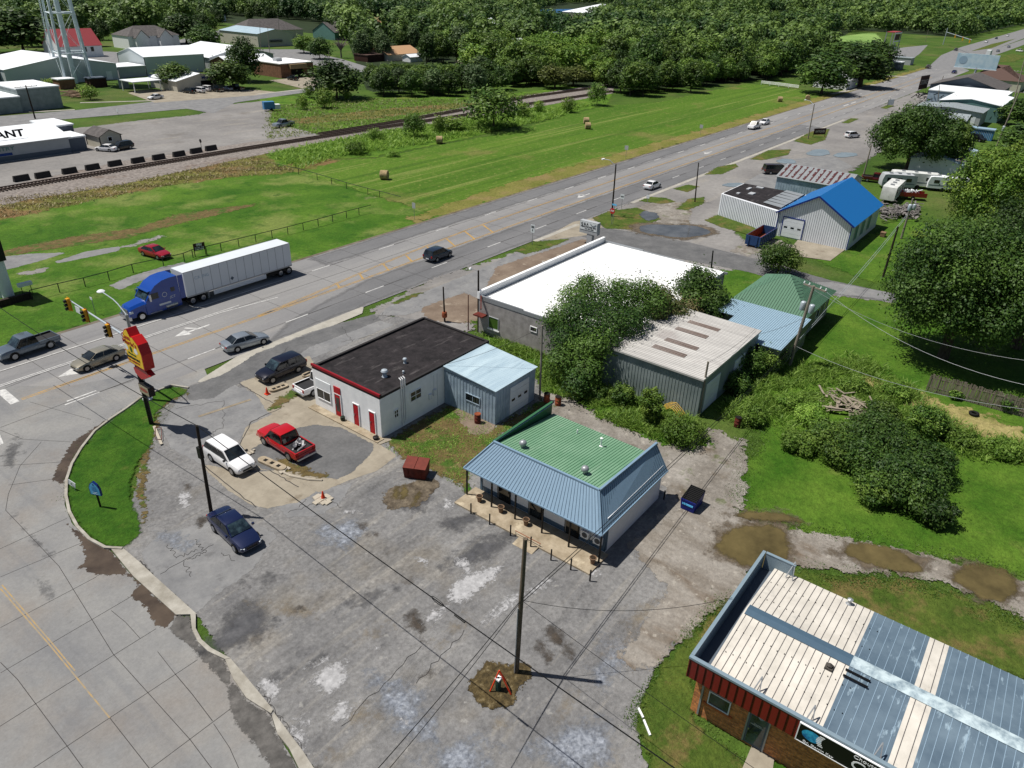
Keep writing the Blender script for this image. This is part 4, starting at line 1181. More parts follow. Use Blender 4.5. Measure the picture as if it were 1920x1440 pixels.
# ---- blue metal annex
b = thing('metal_annex', 'pale blue corrugated metal garage behind the white shop', 'garage', (43.4, 34, 0))
X0, X1, Y0, Y1 = 43.3, 49.2, 33.9, 39.85
w = MB()
w.prism([(X0, Y0), (X1, Y0), (X1, Y1), (X0, Y1)], -.2, 3.35)
wallribs(w, 'x-', X0, Y0, Y1, 0, 3.33, 0.36, 0.07, 0.03)
wallribs(w, 'y-', Y0, X0, X0 + 1.9, 0, 3.33, 0.36, 0.07, 0.03)
w.build('wall', M['bluewall'], b)
r = MB()
q = [(X0 - .15, Y0 - .15, 3.42), (X1 + .15, Y0 - .15, 3.42), (X1 + .15, Y1, 3.85), (X0 - .15, Y1, 3.85)]
r.slab(q, 0.06)
r.ribs(q[0], q[3], q[2], q[1], 20, 0.03, 0.02)
r.build('roof', M['blueroof'], b)
w = MB()
w.poly([(X0, Y0, 3.3), (X0, Y1, 3.3), (X0, Y1, 3.8), (X0, Y0, 3.38)])
w.poly([(X1, Y0, 3.3), (X1, Y1, 3.3), (X1, Y1, 3.8), (X1, Y0, 3.38)])
w.build('gable_wall', M['bluewall'], b)
window(b, 'x-', X0, 35.6, 37.3, 1.25, 2.05, frame='bluewall', nx=2, label='dark sliding window')
garage(b, 'y-', Y0, 45.4, 48.2, 0.0, 2.8, 'offwhite', 3)
# barrel
o = thing('oil_barrel', 'rusty steel barrel against the blue metal annex', 'barrel', (42.6, 35.3, -0.05))
MB().lathe((0, 0, 0), [(.29, 0), (.29, .3), (.31, .31), (.29, .33), (.29, .6), (.31, .61), (.29, .63), (.29, .9)]).build('barrel_body', M['rust'], o, True, smooth=50)
MB().lathe((0, 0, 0.9), [(.3, 0), (.3, .03), (.26, .03), (.25, .01)]).build('lid', M['rusto'], o, True)
# ================================================================ 2. green roof restaurant building
b = thing('diner_building', 'small white building with green metal roof and blue mansard over its porch', 'building', (35, 17.3, 0))
X0, X1, Y0, Y1 = 35.2, 43.2, 17.7, 28.8
w = MB()
w.prism([(X0, Y0), (X1, Y0), (X1, Y1), (X0, Y1)], -.2, 3.0)
w.build('wall', M['offwhite'], b)
w = MB()
wbox(w, 'x-', X0, Y0 - .03, Y1, 0.1, 0.5, 0, 0.03)
wbox(w, 'y-', Y0, X0 - .03, X0 + .25, 0.1, 2.6, 0, 0.03)
wbox(w, 'x-', X0, Y1 - .2, Y1, 0.1, 2.6, 0.03, 0.06)
wbox(w, 'x-', X0, Y0 - .03, Y0 + .2, 0.5, 2.6, 0, 0.032)
w.build('wall_trim', M['trimblue'], b)
EZ = 2.5
f = dict(e0=(33.9, 17.4, EZ), e1=(33.9, 29.4, EZ), t0=(35.7, 18.9, 4.5), t1=(35.7, 28.0, 4.5), b0=(43.5, 17.4, EZ), bt0=(43.5, 18.65, 4.45), be1=(43.3, 29.3, EZ), bt1=(43.3, 28.0, 4.45))
r = MB()
r.slab([f['e0'], f['e1'], f['t1'], f['t0']], .08)
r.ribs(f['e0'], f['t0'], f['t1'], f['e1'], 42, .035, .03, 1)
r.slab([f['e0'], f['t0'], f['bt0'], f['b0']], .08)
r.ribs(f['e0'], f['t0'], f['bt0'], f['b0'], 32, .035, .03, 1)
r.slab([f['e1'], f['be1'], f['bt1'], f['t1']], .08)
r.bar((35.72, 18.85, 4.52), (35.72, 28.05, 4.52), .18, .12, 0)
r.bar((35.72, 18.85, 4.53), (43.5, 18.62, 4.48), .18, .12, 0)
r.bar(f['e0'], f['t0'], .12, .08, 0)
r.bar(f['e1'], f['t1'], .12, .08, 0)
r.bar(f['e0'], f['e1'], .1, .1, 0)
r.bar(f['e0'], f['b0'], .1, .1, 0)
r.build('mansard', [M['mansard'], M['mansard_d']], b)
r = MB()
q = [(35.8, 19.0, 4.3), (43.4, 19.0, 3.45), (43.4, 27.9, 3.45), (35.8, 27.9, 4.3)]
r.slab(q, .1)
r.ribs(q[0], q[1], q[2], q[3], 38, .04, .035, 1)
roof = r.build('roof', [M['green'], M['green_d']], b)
r = MB()
r.poly([(35.75, 28.03, 4.55), (43.35, 28.03, 4.5), (43.35, 28.03, 3.0), (35.75, 28.03, 3.9)])
r.box(35.75, 27.95, 4.5, 43.35, 28.15, 4.56)
r.build('parapet_lining', M['green_d'], b)
r = MB()
r.poly([(35.8, 18.95, 3.9), (43.4, 18.7, 3.0), (43.4, 18.7, 4.42), (35.8, 18.95, 4.45)])
r.build('parapet_lining', M['green_d'], b)
r = MB()
r.poly([(X1 + .02, Y0, 3.0), (X1 + .02, Y1, 3.0), (X1 + .02, Y1 - .8, 3.42), (X1 + .02, Y0 + 1, 3.42)])
r.build('rear_wall', M['offwhite'], b)
for x, y in ((36.9, 26.2), (37.1, 20.9)):
 v = MB()
 v.lathe((x, y, 4.12), [(.12, 0), (.12, .22), (.26, .3), (.3, .45), (.24, .6), (.08, .68)], 12)
 v.build('turbine_vent', M['alu'], roof, smooth=50)
v = MB()
v.tube([(41.5, 22.2, 3.5), (41.5, 22.2, 4.3)], .05)
v.lathe((41.5, 22.2, 4.3), [(.1, 0), (.12, .08), (.05, .12)], 8)
v.lathe((41.5, 22.2, 3.62), [(.22, 0), (.1, .08)], 8)
v.tube([(41.9, 24.6, 3.5), (41.9, 24.6, 3.95)], .05)
v.build('vent_pipe', M['white'], roof)
for y in (29.2, 26.8, 24.6, 22.2, 19.9, 17.45):
 MB().box(34.0, y - .05, -.02, 34.1, y + .05, EZ).build('post', M['black'], b)
MB().box(32.7, 17.35, -.15, 35.17, 29.3, 0.06).build('porch', M['porch'], b)
for y, lab in ((26.5, 'dark glass door'), (23.6, 'dark glass door'), (20.4, 'dark glass entrance door')):
 d = MB()
 wbox(d, 'x-', X0, y - .62, y + .62, 0.07, 2.35, 0.034, 0.07)
 o = d.build('door', M['black'], b)
 g_ = MB()
 wbox(g_, 'x-', X0, y - .5, y + .5, 0.2, 2.22, 0.07, 0.078)
 g_.build('pane', M['glass'], o)
 t = MB()
 wbox(t, 'x-', X0, y + .50, y + .54, 0.07, 2.35, 0.078, 0.09)
 t.build('handle', M['alu'], o)
# sign below the eaves and the two outdoor units
s = MB()
wbox(s, 'x-', X0, 17.95, 19.55, 1.72, 2.3, 0.035, 0.1)
o = s.build('sign_board', M['black'], b)
s = MB()
wbox(s, 'x-', X0, 18.95, 19.55, 1.74, 2.3, 0.1, 0.11)
s.build('sign_emblem', M['signred'], o)
s = MB()
wbox(s, 'x-', X0, 17.95, 19.55, 1.64, 1.72, 0.035, 0.1)
s.build('sign_edge', M['signred'], o)
text_mesh('Nutrition', 0.3, M['textwhite'], frame_m((X0 - .115, 18.43, 1.98), (0, -1, 0), (0, 0, 1)), o, width=.88)
for y in (19.2, 17.98 + .2):
 a = MB()
 wbox(a, 'x-', X0, y - .32, y + .32, 0.65, 1.25, 0.035, 0.32)
 ac = a.build('outdoor_unit', M['offwhite'], b)
 fr = MB()
 fr.tube([(X0 - .321, y, .95), (X0 - .335, y, .95)], .22, 14)
 fr.tube([(X0 - .334, y, .95), (X0 - .345, y, .95)], .06, 8)
 fr.build('fan_grille', plain('grille_grey', (70, 74, 80), .5), ac)
# ramp, rail, planters, bollards
o = MB()
px = G(1012, 1040)
o.faces([(31.9, 21.5, -.05), (31.9, 23.2, -.05), (32.68, 23.2, .05), (32.68, 21.5, .05), (31.9, 21.5, -.1), (31.9, 23.2, -.1), (32.68, 23.2, -.1), (32.68, 21.5, -.1)],
 [(0, 3, 2, 1), (0, 1, 5, 4), (1, 2, 6, 5), (2, 3, 7, 6), (3, 0, 4, 7)])
o = o.build('ramp', M['porch'])
tag(o, 'small concrete wheelchair ramp leading up to the porch', 'ramp')
o = thing('handrail', 'low metal handrail on the porch edge beside the ramp', 'handrail', (32.75, 22, 0))
MB().tube([(32.78, 21.4, .35), (32.78, 23.6, .35)], .025).build('top_rail', M['rusto'], o)
for y in (21.45, 22.5, 23.55):
 MB().tube([(32.78, y, .03), (32.78, y, .35)], .02).build('rail_post', M['black'], o)
planter = None
for i, (qx, qy, lab) in enumerate([(899, 940, 'round clay planter pot at the far end of the porch'), (939, 960, 'round clay planter pot second from the far end of the porch'),
 (986, 984, 'round clay planter pot near the middle of the porch'), (1111, 1056, 'round clay planter pot at the near end of the porch')]):
 x, y = G(qx, qy, .06)
 if planter is None:
  planter = thing('planter_pot', lab, 'planter', (x, y, 0.06), 0, 'planter pots on the porch')
  MB().lathe((0, 0, 0), [(.15, 0), (.2, .42), (.25, .43), (.26, .52), (.21, .52), (.2, .45)], 16).build('pot', M['terra'], planter, True, smooth=40)
  MB().lathe((0, 0, .44), [(.2, 0), (.19, .03), (.05, .05)], 12).build('soil', M['soil'], planter, True)
 else:
  c = copy_tree(planter)
  c.location = (x, y, .06)
  c['label'] = lab
for i, (qx, qy) in enumerate([(883, 962), (918, 982), (957, 1003), (995, 1025), (1033, 1049), (1070, 1067), (1106, 1088)]):
 x, y = G(qx, qy)
 o = MB().cyl((x, y, -.1), .055, .98, 10).build('bollard', M['black'])
 tag(o, ['black steel bollard at the far corner of the porch', 'second black bollard from the far corner of the porch', 'black bollard just before the white ramp rail',
 'black bollard beside the concrete ramp', 'black bollard just past the ramp', 'black bollard next to the last one at the porch end', 'black bollard at the near corner of the porch'][i], 'bollard', 'bollards along the porch')
o = MB().cyl((43.35, 17.3, -.1), .06, .85, 8).build('bollard', M['black'])
tag(o, 'short black post at the rear corner of the white side wall', 'bollard')
# ================================================================ 3. big white flat-roofed block building
b = thing('block_building', 'long grey block building with bright white flat roof', 'building', (57.3, 39, 0))
X0, X1, Y0, Y1 = 57.4, 83.6, 30.3, 47.7
w = MB()
w.prism([(X0, Y0), (X1, Y0), (X1, Y1), (X0, Y1)], -.2, 3.9)
w.build('wall', M['blockwall'], b)
MB().prism([(X0 + .1, Y0 + .1), (X1 - .1, Y0 + .1), (X1 - .1, Y1 - .9), (X0 + .1, Y1 - .9)], 3.88, 4.12).build('roof', M['membrane'], b)
p = MB()
p.box(X0 - .05, Y1 - .3, 3.9, X1 + .05, Y1 + .05, 4.75)
p.build('parapet', M['membrane'], b)
p = MB()
p.box(X0 + .1, Y1 - .9, 3.9, X1 - .1, Y1 - .31, 4.05)
p.build('roof_gutter', M['alu'], b)
for X0_, X1_ in ((X0, X0 + .12), (X1 - .12, X1)):
 p = MB()
 for i in range(3):
  p.box(X0_ - .04, Y1 - .35 - 5.8 * (i + 1), 3.85, X1_ + .02, Y1 - .35 - 5.8 * i, 4.34 - i * .12)
 p.build('wall_coping', M['alu'], b)
p = MB()
for i in range(0):
 p.box(X0 - .04, Y1 - .35 - 5.8 * (i + 1), 3.85, X0 + .12, Y1 - .35 - 5.8 * i, 4.34 - i * .12)
 p.box(X1 - .12, Y1 - .35 - 5.8 * (i + 1), 3.85, X1 + .04, Y1 - .35 - 5.8 * i, 4.34 - i * .12)
window(b, 'x-', X0, 44.7, 46.1, 0.9, 2.3, frame='greywall', glass='olive', label='window boarded with green sheeting')
window(b, 'x-', X0, 39.6, 40.5, 2.2, 2.8, frame='white')
sl = MB()
wbox(sl, 'x-', X0, 44.6, 46.2, 0.75, 0.88, 0.003, 0.12)
sl.build('sill', M['white'], b)
for px_, py_ in ((1018, 497), (1200, 512)):
 x, y = G(px_, py_, 4.1)
 MB().lathe((x, y, 4.1), [(.1, 0), (.08, .35), (.14, .4), (.05, .45)], 8).build('roof_vent', M['alu'], b)
c = MB()
c.box(56.5, 46.3, 2.2, X0 - .01, 47.6, 2.35)
c.bar((56.4, 46.4, 3.3), (57.35, 47.2, 4.3), .12, .3)
c.build('side_awning', M['rust'], b)
# ================================================================ 4. grey metal shed
b = thing('metal_shed', 'large grey metal shed with weathered white ribbed roof', 'shed', (56, 20.5, 0))
X0, X1, Y0, Y1 = 56.3, 69.9, 20.65, 30.9
w = MB()
gh = lambda y: 3.7
w.prism([(X0, Y0), (X1, Y0), (X1, Y1), (X0, Y1)], -.2, 3.75)
wallribs(w, 'x-', X0, Y0, Y1, 0, 3.72, 0.32, .04, .03)
w.build('wall', M['shedwall'], b)
r = MB()
q = [(X0 - .2, Y0 - .15, 3.95), (X1 + .1, Y0 - .15, 3.95), (X1 + .1, Y1 + .1, 4.05), (X0 - .2, Y1 + .1, 4.05)]
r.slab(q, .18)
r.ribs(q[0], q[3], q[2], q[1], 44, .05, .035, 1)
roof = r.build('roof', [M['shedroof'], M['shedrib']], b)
for (x, y) in ((66.6, 25.4), (64.2, 25.6), (61.1, 25.2), (58.9, 25.4)):
 q = MB()
 for i in range(3): q.box(x + i * .28, y - 1.6, 3.99, x + i * .28 + .14, y + 1.8, 4.06)
 q.build('skylight_strip', M['rustrow'], roof)
garage(b, 'y-', Y0, 57.4, 60.5, 0, 2.9, 'whitemetal', 0, label='white roll-up door')
garage(b, 'y-', Y0, 64.0, 66.6, 0, 2.7, 'whitemetal', 0, label='far white roll-up door')
# ================================================================ 5. green hip roofed house with light blue metal extension
b = thing('hip_roof_house', 'house with green metal hip roof and pale blue metal extension roof', 'house', (79, 18.6, 0))
w = MB()
w.prism([(78.6, 18.9), (88.9, 18.9), (88.9, 26.6), (78.6, 26.6)], -.2, 3.1)
w.build('wall', M['greenhouse'], b)
r = MB()
hip_roof(r, 78.9, 18.8, 88.9, 26.7, 3.1, 5.6, .4, 'y', 0, 0.8)
q = [(78.5, 18.4, 3.12), (78.5, 27.1, 3.12), (83.9, 24.0, 5.6), (83.9, 21.6, 5.6)]
for i in range(28):
 y = 18.55 + i * 8.5 / 28
 if y < 21.6: k = (y - 18.4) / 3.2
 elif y > 24.0: k = (27.1 - y) / 3.1
 else: k = 1
 r.bar((78.5, y, 3.13), (78.5 + 5.4 * k, y, 3.13 + 2.48 * k), .04, .03, 1, up=(-.42, 0, .9))
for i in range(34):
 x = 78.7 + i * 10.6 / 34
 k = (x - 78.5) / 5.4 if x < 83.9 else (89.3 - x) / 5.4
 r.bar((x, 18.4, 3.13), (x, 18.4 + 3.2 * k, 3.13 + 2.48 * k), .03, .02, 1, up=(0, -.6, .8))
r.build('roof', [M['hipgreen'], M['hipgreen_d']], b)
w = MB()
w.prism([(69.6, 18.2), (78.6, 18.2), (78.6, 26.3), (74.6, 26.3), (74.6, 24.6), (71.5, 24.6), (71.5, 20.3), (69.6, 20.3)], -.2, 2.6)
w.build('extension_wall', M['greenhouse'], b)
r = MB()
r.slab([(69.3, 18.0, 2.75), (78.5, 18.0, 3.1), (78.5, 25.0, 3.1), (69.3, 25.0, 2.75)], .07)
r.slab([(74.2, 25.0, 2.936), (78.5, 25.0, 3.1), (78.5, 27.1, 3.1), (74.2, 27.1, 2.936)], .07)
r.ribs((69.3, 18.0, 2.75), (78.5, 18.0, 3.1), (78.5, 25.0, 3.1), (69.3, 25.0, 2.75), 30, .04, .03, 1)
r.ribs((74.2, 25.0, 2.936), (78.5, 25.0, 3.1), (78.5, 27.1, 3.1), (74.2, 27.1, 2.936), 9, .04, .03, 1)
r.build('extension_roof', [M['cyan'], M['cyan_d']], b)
window(b, 'y-', 18.9, 84.0, 85.2, 1.0, 2.3)
window(b, 'y-', 18.9, 87.0, 87.8, 1.0, 2.3)
# ================================================================ 6. blue-roofed shop, flat black roof annex
b = thing('blue_roof_shop', 'white ribbed metal shop building with bright blue gable roof', 'building', (117, 24, 0))
X0, X1, Y0, Y1 = 117.2, 134.0, 24.3, 35.6
HB, HR = 3.7, 7.1
w = MB()
gable(w, X0, Y0, X1, Y1, HB, HR, 'x')
ym = (Y0 + Y1) / 2
wallribs(w, 'x-', X0, Y0, Y1, 0, 0, 0.33, .05, .03, 1, ztop=lambda u: HB + (HR - HB) * (1 - abs(u - ym) / ((Y1 - Y0) / 2)) - .1)
wallribs(w, 'y-', Y0, X0, X1, 0, HB - .1, 0.6, .05, .03, 1)
w.build('wall', [M['whitemetal'], M['ribgrey']], b)
r = MB()
gable_roof(r, X0, Y0, X1, Y1, HB, HR, 'x', .35, .08)
r.build('roof', M['royal'], b)
t = MB()
for y in (Y0, Y1 - .14): wbox(t, 'x-', X0, y, y + .14, 0, HB, .031, .06)
t.bar((X0 - .36, Y0 - .35, HB - .16), (X0 - .36, ym, HR + .02), .1, .22)
t.bar((X0 - .36, Y1 + .35, HB - .16), (X0 - .36, ym, HR + .02), .1, .22)
t.build('corner_trim', M['navytrim'], b)
garage(b, 'x-', X0 - .03, 31.4, 34.6, 0, 3.0, 'whitemetal', 3, frame='navytrim', label='white roll-up door with three small panes')
for x in (119.5, 123.2, 127.0): window(b, 'y-', Y0 - .03, x, x + 1.6, 0.8, 3.0, frame='greywall', glass='teal')
b = thing('flat_roof_annex', 'white ribbed metal annex with black flat roof beside the blue-roofed shop', 'building', (121.5, 36, 0))
w = MB()
w.prism([(117.4, 35.7), (131.5, 35.7), (131.5, 47.2), (121.6, 47.2)], -.2, 3.6)
for i in range(1, 34):
 k = i / 34
 w.box(121.6 - 4.2 * k - .06, 47.2 - 11.5 * k - .03, 0, 121.6 - 4.2 * k + .01, 47.2 - 11.5 * k + .03, 3.58, 1)
w.build('wall', [M['whitemetal'], M['ribgrey']], b)
r = MB()
r.prism([(118.2, 36.0), (131.2, 36.0), (131.2, 46.9), (121.9, 46.9)], 3.55, 3.72)
roof = r.build('roof', M['tar'], b)
for (x, y, a, c_) in ((127, 44.5, 1.6, .5), (124, 42.6, 1.5, .9), (122.8, 44.6, .8, .5), (129.5, 43, .8, 1.2)):
 MB().box(x, y, 3.7, x + a, y + c_, 3.86).build('skylight', M['greywall'], roof)
r = MB()
for i in range(6):
 x = 119.3 + i * 1.9
 r.slab([(x, 36.0, 3.8 + .05 * (i % 2)), (x + 1.7, 36.0, 3.84), (x + 2.4, 39.3, 3.86), (x + .8, 39.3, 3.9)], .05)
r.build('roof_sheet', M['silverribs'], roof)
b = thing('striped_roof_shed', 'silver metal shed whose roof has rows of maroon rust streaks', 'shed', (143, 32, 0))
X0, X1, Y0, Y1 = 142.6, 153.4, 32.4, 45.0
w = MB()
gable(w, X0, Y0, X1, Y1, 3.4, 4.9, 'y')
wallribs(w, 'x-', X0, Y0, Y1, 0, 3.3, .5, .06, .03)
w.build('wall', M['bluewall'], b)
r = MB()
gable_roof(r, X0, Y0, X1, Y1, 3.4, 4.9, 'y', .25, .07, .5)
roof = r.build('roof', M['silverribs'], b)
rr = random.Random(4)
for i in range(11):
 s = MB()
 y = Y0 + .9 + i * 1.1
 for k in range(14):
  x0 = X0 + .2 + k * .36
  z = 3.48 + (x0 - X0) * 1.5 / 5.4
  wv = rr.uniform(.2, .55)
  s.slab([(x0, y, z + .035), (x0, y + wv, z + .035), (x0 + .3, y + wv, z + .115), (x0 + .3, y, z + .115)], .012)
 s.build('rust_streak', M['metalredstripe'], roof)
# ================================================================ 7. brick office, lower right
b = thing('brick_office', 'orange brick office with white and blue ribbed roof and maroon fascia', 'building', (27.4, 0, 0))
YB = -22.0
w = MB()
w.prism([(27.5, YB), (36.4, YB), (36.4, 7.55), (27.5, 7.55)], -.2, 3.3)
w.build('wall', M['brick'], b)
MB().box(26.9, YB, 3.3, 36.76, 7.76, 3.42).build('roof_deck', M['slate'], b)
fa = MB()
fa.box(26.65, YB, 3.15, 26.9, 7.9, 4.5)
o = fa.build('fascia', plain('maroon_metal', (112, 26, 24), .45, var=.06, spec=.4), b)
fr = MB()
n = 70
for i in range(n):
 y = 7.85 - i * .42
 fr.box(26.60, y - .03, 3.17, 26.66, y, 4.44)
fr.build('fascia_rib', plain('maroon_dark', (58, 14, 14), .5, var=0), o)
p = MB()
p.box(26.62, YB, 4.45, 26.84, 7.93, 4.58)
p.box(26.9, 7.76, 3.15, 36.9, 7.9, 4.55)
p.box(26.84, 7.74, 4.55, 36.9, 7.93, 4.6)
p.box(36.76, 5.95, 3.15, 36.9, 7.7, 4.55)
p.box(36.74, 5.9, 4.55, 36.93, 7.7, 4.6)
p.build('parapet', plain('blue_grey_coping', (120, 138, 150), .45, var=.05), b)
# roof: ridge at x=31.9 along y
RG, RW = 31.9, 4.35
sheets = [(7.0, 1.3, 0), (1.3, -1.6, 1), (-1.6, -2.55, 2), (-2.55, YB, 1)]
m_rw = mk('cream_roof_panel', S(200, 195, 186), 0.5, spec=0.4, cols=[(0.3, S(186, 181, 172)), (0.7, S(212, 207, 198))], scale=0.8, layers=[(S(156, 154, 150), .7, .56, .14, .5), (S(140, 130, 116), .9, .66, .05, .5, (.4, 2, 1))])
m_rb = mk('slate_blue_roof_panel', S(88, 106, 122), 0.45, spec=0.5, cols=[(0.3, S(74, 92, 108)), (0.7, S(104, 122, 136))], scale=0.5, layers=[(S(168, 190, 204), 0.8, 0.6, 0.08, 0.55, (1, 2.5, 1))])
m_rc = mk('ridge_cap_pale', S(150, 170, 180), 0.5, cols=[(0.3, S(90, 112, 128)), (0.6, S(186, 202, 208))], scale=1.6)
r = MB()
for ya, yb, k in sheets:
 for xa, xb, za, zb in ((26.95, RG, 3.85, RW), (36.95, RG, 3.75, RW)):
  r.slab([(xa, ya, za), (xa, yb, za), (xb, yb, zb), (xb, ya, zb)], .06, 0 if k in (0, 2) else 1)
  L = abs(ya - yb)
  r.ribs((xa, ya, za), (xb, ya, zb), (xb, yb, zb), (xa, yb, za), max(1, int(L / .37)), .032, .04, 2 if k in (0, 2) else 3)
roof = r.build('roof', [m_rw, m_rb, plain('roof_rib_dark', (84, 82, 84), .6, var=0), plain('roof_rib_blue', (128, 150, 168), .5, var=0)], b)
r = MB()
r.slab([(RG - .42, 6.9, RW + .01), (RG, 6.9, RW + .07), (RG, 1.3, RW + .07), (RG - .42, 1.3, RW + .01)], .03)
r.slab([(RG, 6.9, RW + .07), (RG + .42, 6.9, RW + .01), (RG + .42, 1.3, RW + .01), (RG, 1.3, RW + .07)], .03)
r.build('ridge_cap', M['trimblue'], roof)
r = MB()
r.slab([(RG - .42, 1.3, RW + .01), (RG, 1.3, RW + .07), (RG, YB, RW + .07), (RG - .42, YB, RW + .01)], .03)
r.slab([(RG, 1.3, RW + .07), (RG + .42, 1.3, RW + .01), (RG + .42, YB, RW + .01), (RG, YB, RW + .07)], .03)
r.build('ridge_cap', m_rc, roof, )
sc = MB()
for xx in (28.6, 30.2, 33.4, 35.2):
 for i in range(17):
  y = 6.7 - i * .37 + (.1 if xx == 30.2 else 0)
  zz = 3.87 + (xx - 26.95) * .1 if xx < RG else RW - (xx - RG) * .119
  sc.cyl((xx + .05 * (i % 3), y, zz), .025, .05, 5)
sc.build('roof_screws', M['black'], roof)['kind'] = 'stuff'
v = MB()
v.box(30.6, 1.9, 4.2, 31.0, 2.3, 4.35)
v.lathe((30.8, 2.1, 4.35), [(.12, 0), (.16, .1), (.05, .2)], 8)
v.build('exhaust_fan', plain('fan_dark', (70, 66, 62), .7), roof)
for x in (30.7, 31.15):
 v = MB()
 v.tube([(x, .5 + .9, 4.36), (x, .2, 4.36)], .06, 6)
 v.build('roof_tube', M['black'], roof)
v = MB()
v.lathe((36.6, 2.6, 3.8), [(.2, 0), (.1, .1), (.1, .3), (.17, .34), (.05, .4)], 8)
v.build('vent_pipe', M['alu'], roof)
for (x, y) in ((27.3, 4.5), (27.3, 1.9), (27.25, -1.15), (27.25, -4.8), (36.6, 6.0)):
 v = MB()
 v.bar((x - .3, y - .2, 3.9), (x + .35, y, 4.75), .05, .05)
 v.bar((x - .3, y + .2, 3.9), (x + .35, y, 4.75), .05, .05)
 v.build('brace', M['alu'], roof)
door(b, 'x-', 27.5, 3.55, 4.55, 0.02, 2.25, 'slate', 'grey glass office door', frame='alu', panels=False)
pn = MB()
wbox(pn, 'x-', 27.5, 3.65, 4.45, .15, 2.15, .05, .056)
pn.build('door_glass', M['glassb'], b)
text_mesh('Chouteau\nCHIROPRACTIC', .1, M['textwhite'], frame_m((27.43, 4.05, 1.6), (0, -1, 0), (0, 0, 1)), b, extrude=.002)
window(b, 'x-', 27.5, 5.55, 6.75, 1.15, 2.1, frame='offwhite', glass='glassb', fw=.06)
ar = MB()
for k in range(9):
 t = math.pi * k / 8
 y, z = 6.15 + .72 * math.cos(t), 2.12 + .26 * math.sin(t)
 wbox(ar, 'x-', 27.5, y - .06, y + .06, z, z + .16, .0, .05)
wbox(ar, 'x-', 27.5, 5.35, 6.95, 1.0, 1.13, 0, .1)
ar.build('brick_surround', plain('brick_orange_trim', (176, 100, 54), .9, var=.15), b)
d = MB()
wbox(d, 'x-', 27.5, 7.05, 7.15, .0, 3.15, .01, .1)
d.build('downspout', M['alu'], b)
l = MB()
l.tube([(27.5, 3.9, 2.65), (27.2, 3.9, 2.75)], .02)
l.lathe((27.2, 3.9, 2.6), [(.2, 0), (.16, .08), (.06, .16)], 12)
l.build('wall_lamp', M['alu'], b)
# black sign board on the fascia
s = MB()
s.box(26.52, -14, 3.3, 26.6, 2.15, 4.42)
sb = s.build('sign_board', M['black'], b)
s = MB()
for (y0, y1, z0, z1) in ((-14, 2.2, 4.42, 4.46), (-14, 2.2, 3.26, 3.3), (2.15, 2.2, 3.3, 4.42)): s.box(26.5, y0, z0, 26.6, y1, z1)
s.build('sign_frame', M['textwhite'], sb)
TX = lambda y, z: frame_m((26.512, y, z), (0, -1, 0), (0, 0, 1))
text_mesh('CHIROPRACTIC', .78, M['textwhite'], TX(-3.6, 3.72), sb, width=6.6, bold=0.0)
text_mesh('Chouteau', .3, M['textwhite'], TX(-.95, 4.22), sb, width=1.3)
text_mesh('Dr. Darrin Kay', .17, M['textwhite'], TX(1.15, 3.42), sb, width=1.4)
s = MB()
s.poly([(26.517, 1.55 - .45 * math.cos(t), 3.95 + .33 * math.sin(t)) for t in [k * math.pi / 10 for k in range(20)]])
s.build('sign_emblem', mk('emblem_blue', S(20, 110, 190), .5, cols=[(.3, S(10, 40, 120)), (.7, S(60, 180, 220))], scale=3), sb)
s = MB()
for k in range(7):
 t = k / 6
 s.box(26.512, .98 + .12 * math.sin(t * 3), 3.62 + t * .6, 26.516, 1.22 + .12 * math.sin(t * 3), 3.68 + t * .6)
s.build('spine_mark', M['textwhite'], sb)
# ================================================================ generic helper for distant buildings
def bldg(name, label, x0, y0, x1, y1, h, hr, axis, wall, roofm, rz=0, cat='building', wins=(), doors=(), ov=.3, hip=False, rib=0, flat=False, group=None, trim=None):
 b_ = thing(name, label, cat, (x0, y0, 0), rz, group)
 keep = WM[b_.name]
 if rz:
  WM[b_.name] = Matrix.Translation(Vector((x0, y0, 0)))
 w_ = MB()
 if flat or hip: w_.prism([(x0, y0), (x1, y0), (x1, y1), (x0, y1)], -.3, h)
 else: gable(w_, x0, y0, x1, y1, h, hr, axis)
 w_.build('wall', M[wall], b_)
 r_ = MB()
 if flat: r_.prism([(x0 - .2, y0 - .2), (x1 + .2, y0 - .2), (x1 + .2, y1 + .2), (x0 - .2, y1 + .2)], h + .003, h + .3)
 elif hip: hip_roof(r_, x0, y0, x1, y1, h, hr, ov, axis)
 else: gable_roof(r_, x0, y0, x1, y1, h, hr, axis, ov, .12, rib)
 r_.build('roof', M[roofm], b_)
 if trim:
  t_ = MB()
  for (x, y) in ((x0, y0), (x1, y0), (x0, y1), (x1, y1)): t_.box(x - .08, y - .08, 0, x + .08, y + .08, h)
  t_.build('corner_trim', M[trim], b_)
 for (f, u0, u1, z0, z1) in wins: window(b_, f, {'x-': x0, 'x+': x1, 'y-': y0, 'y+': y1}[f], u0, u1, z0, z1, fw=.1)
 for (f, u0, u1, z1, mt) in doors: door(b_, f, {'x-': x0, 'x+': x1, 'y-': y0, 'y+': y1}[f], u0, u1, 0, z1, mt)
 WM[b_.name] = keep
 return b_
def ry(px, y):
 d = ray(*px)
 return float(d[0] * y / d[1])
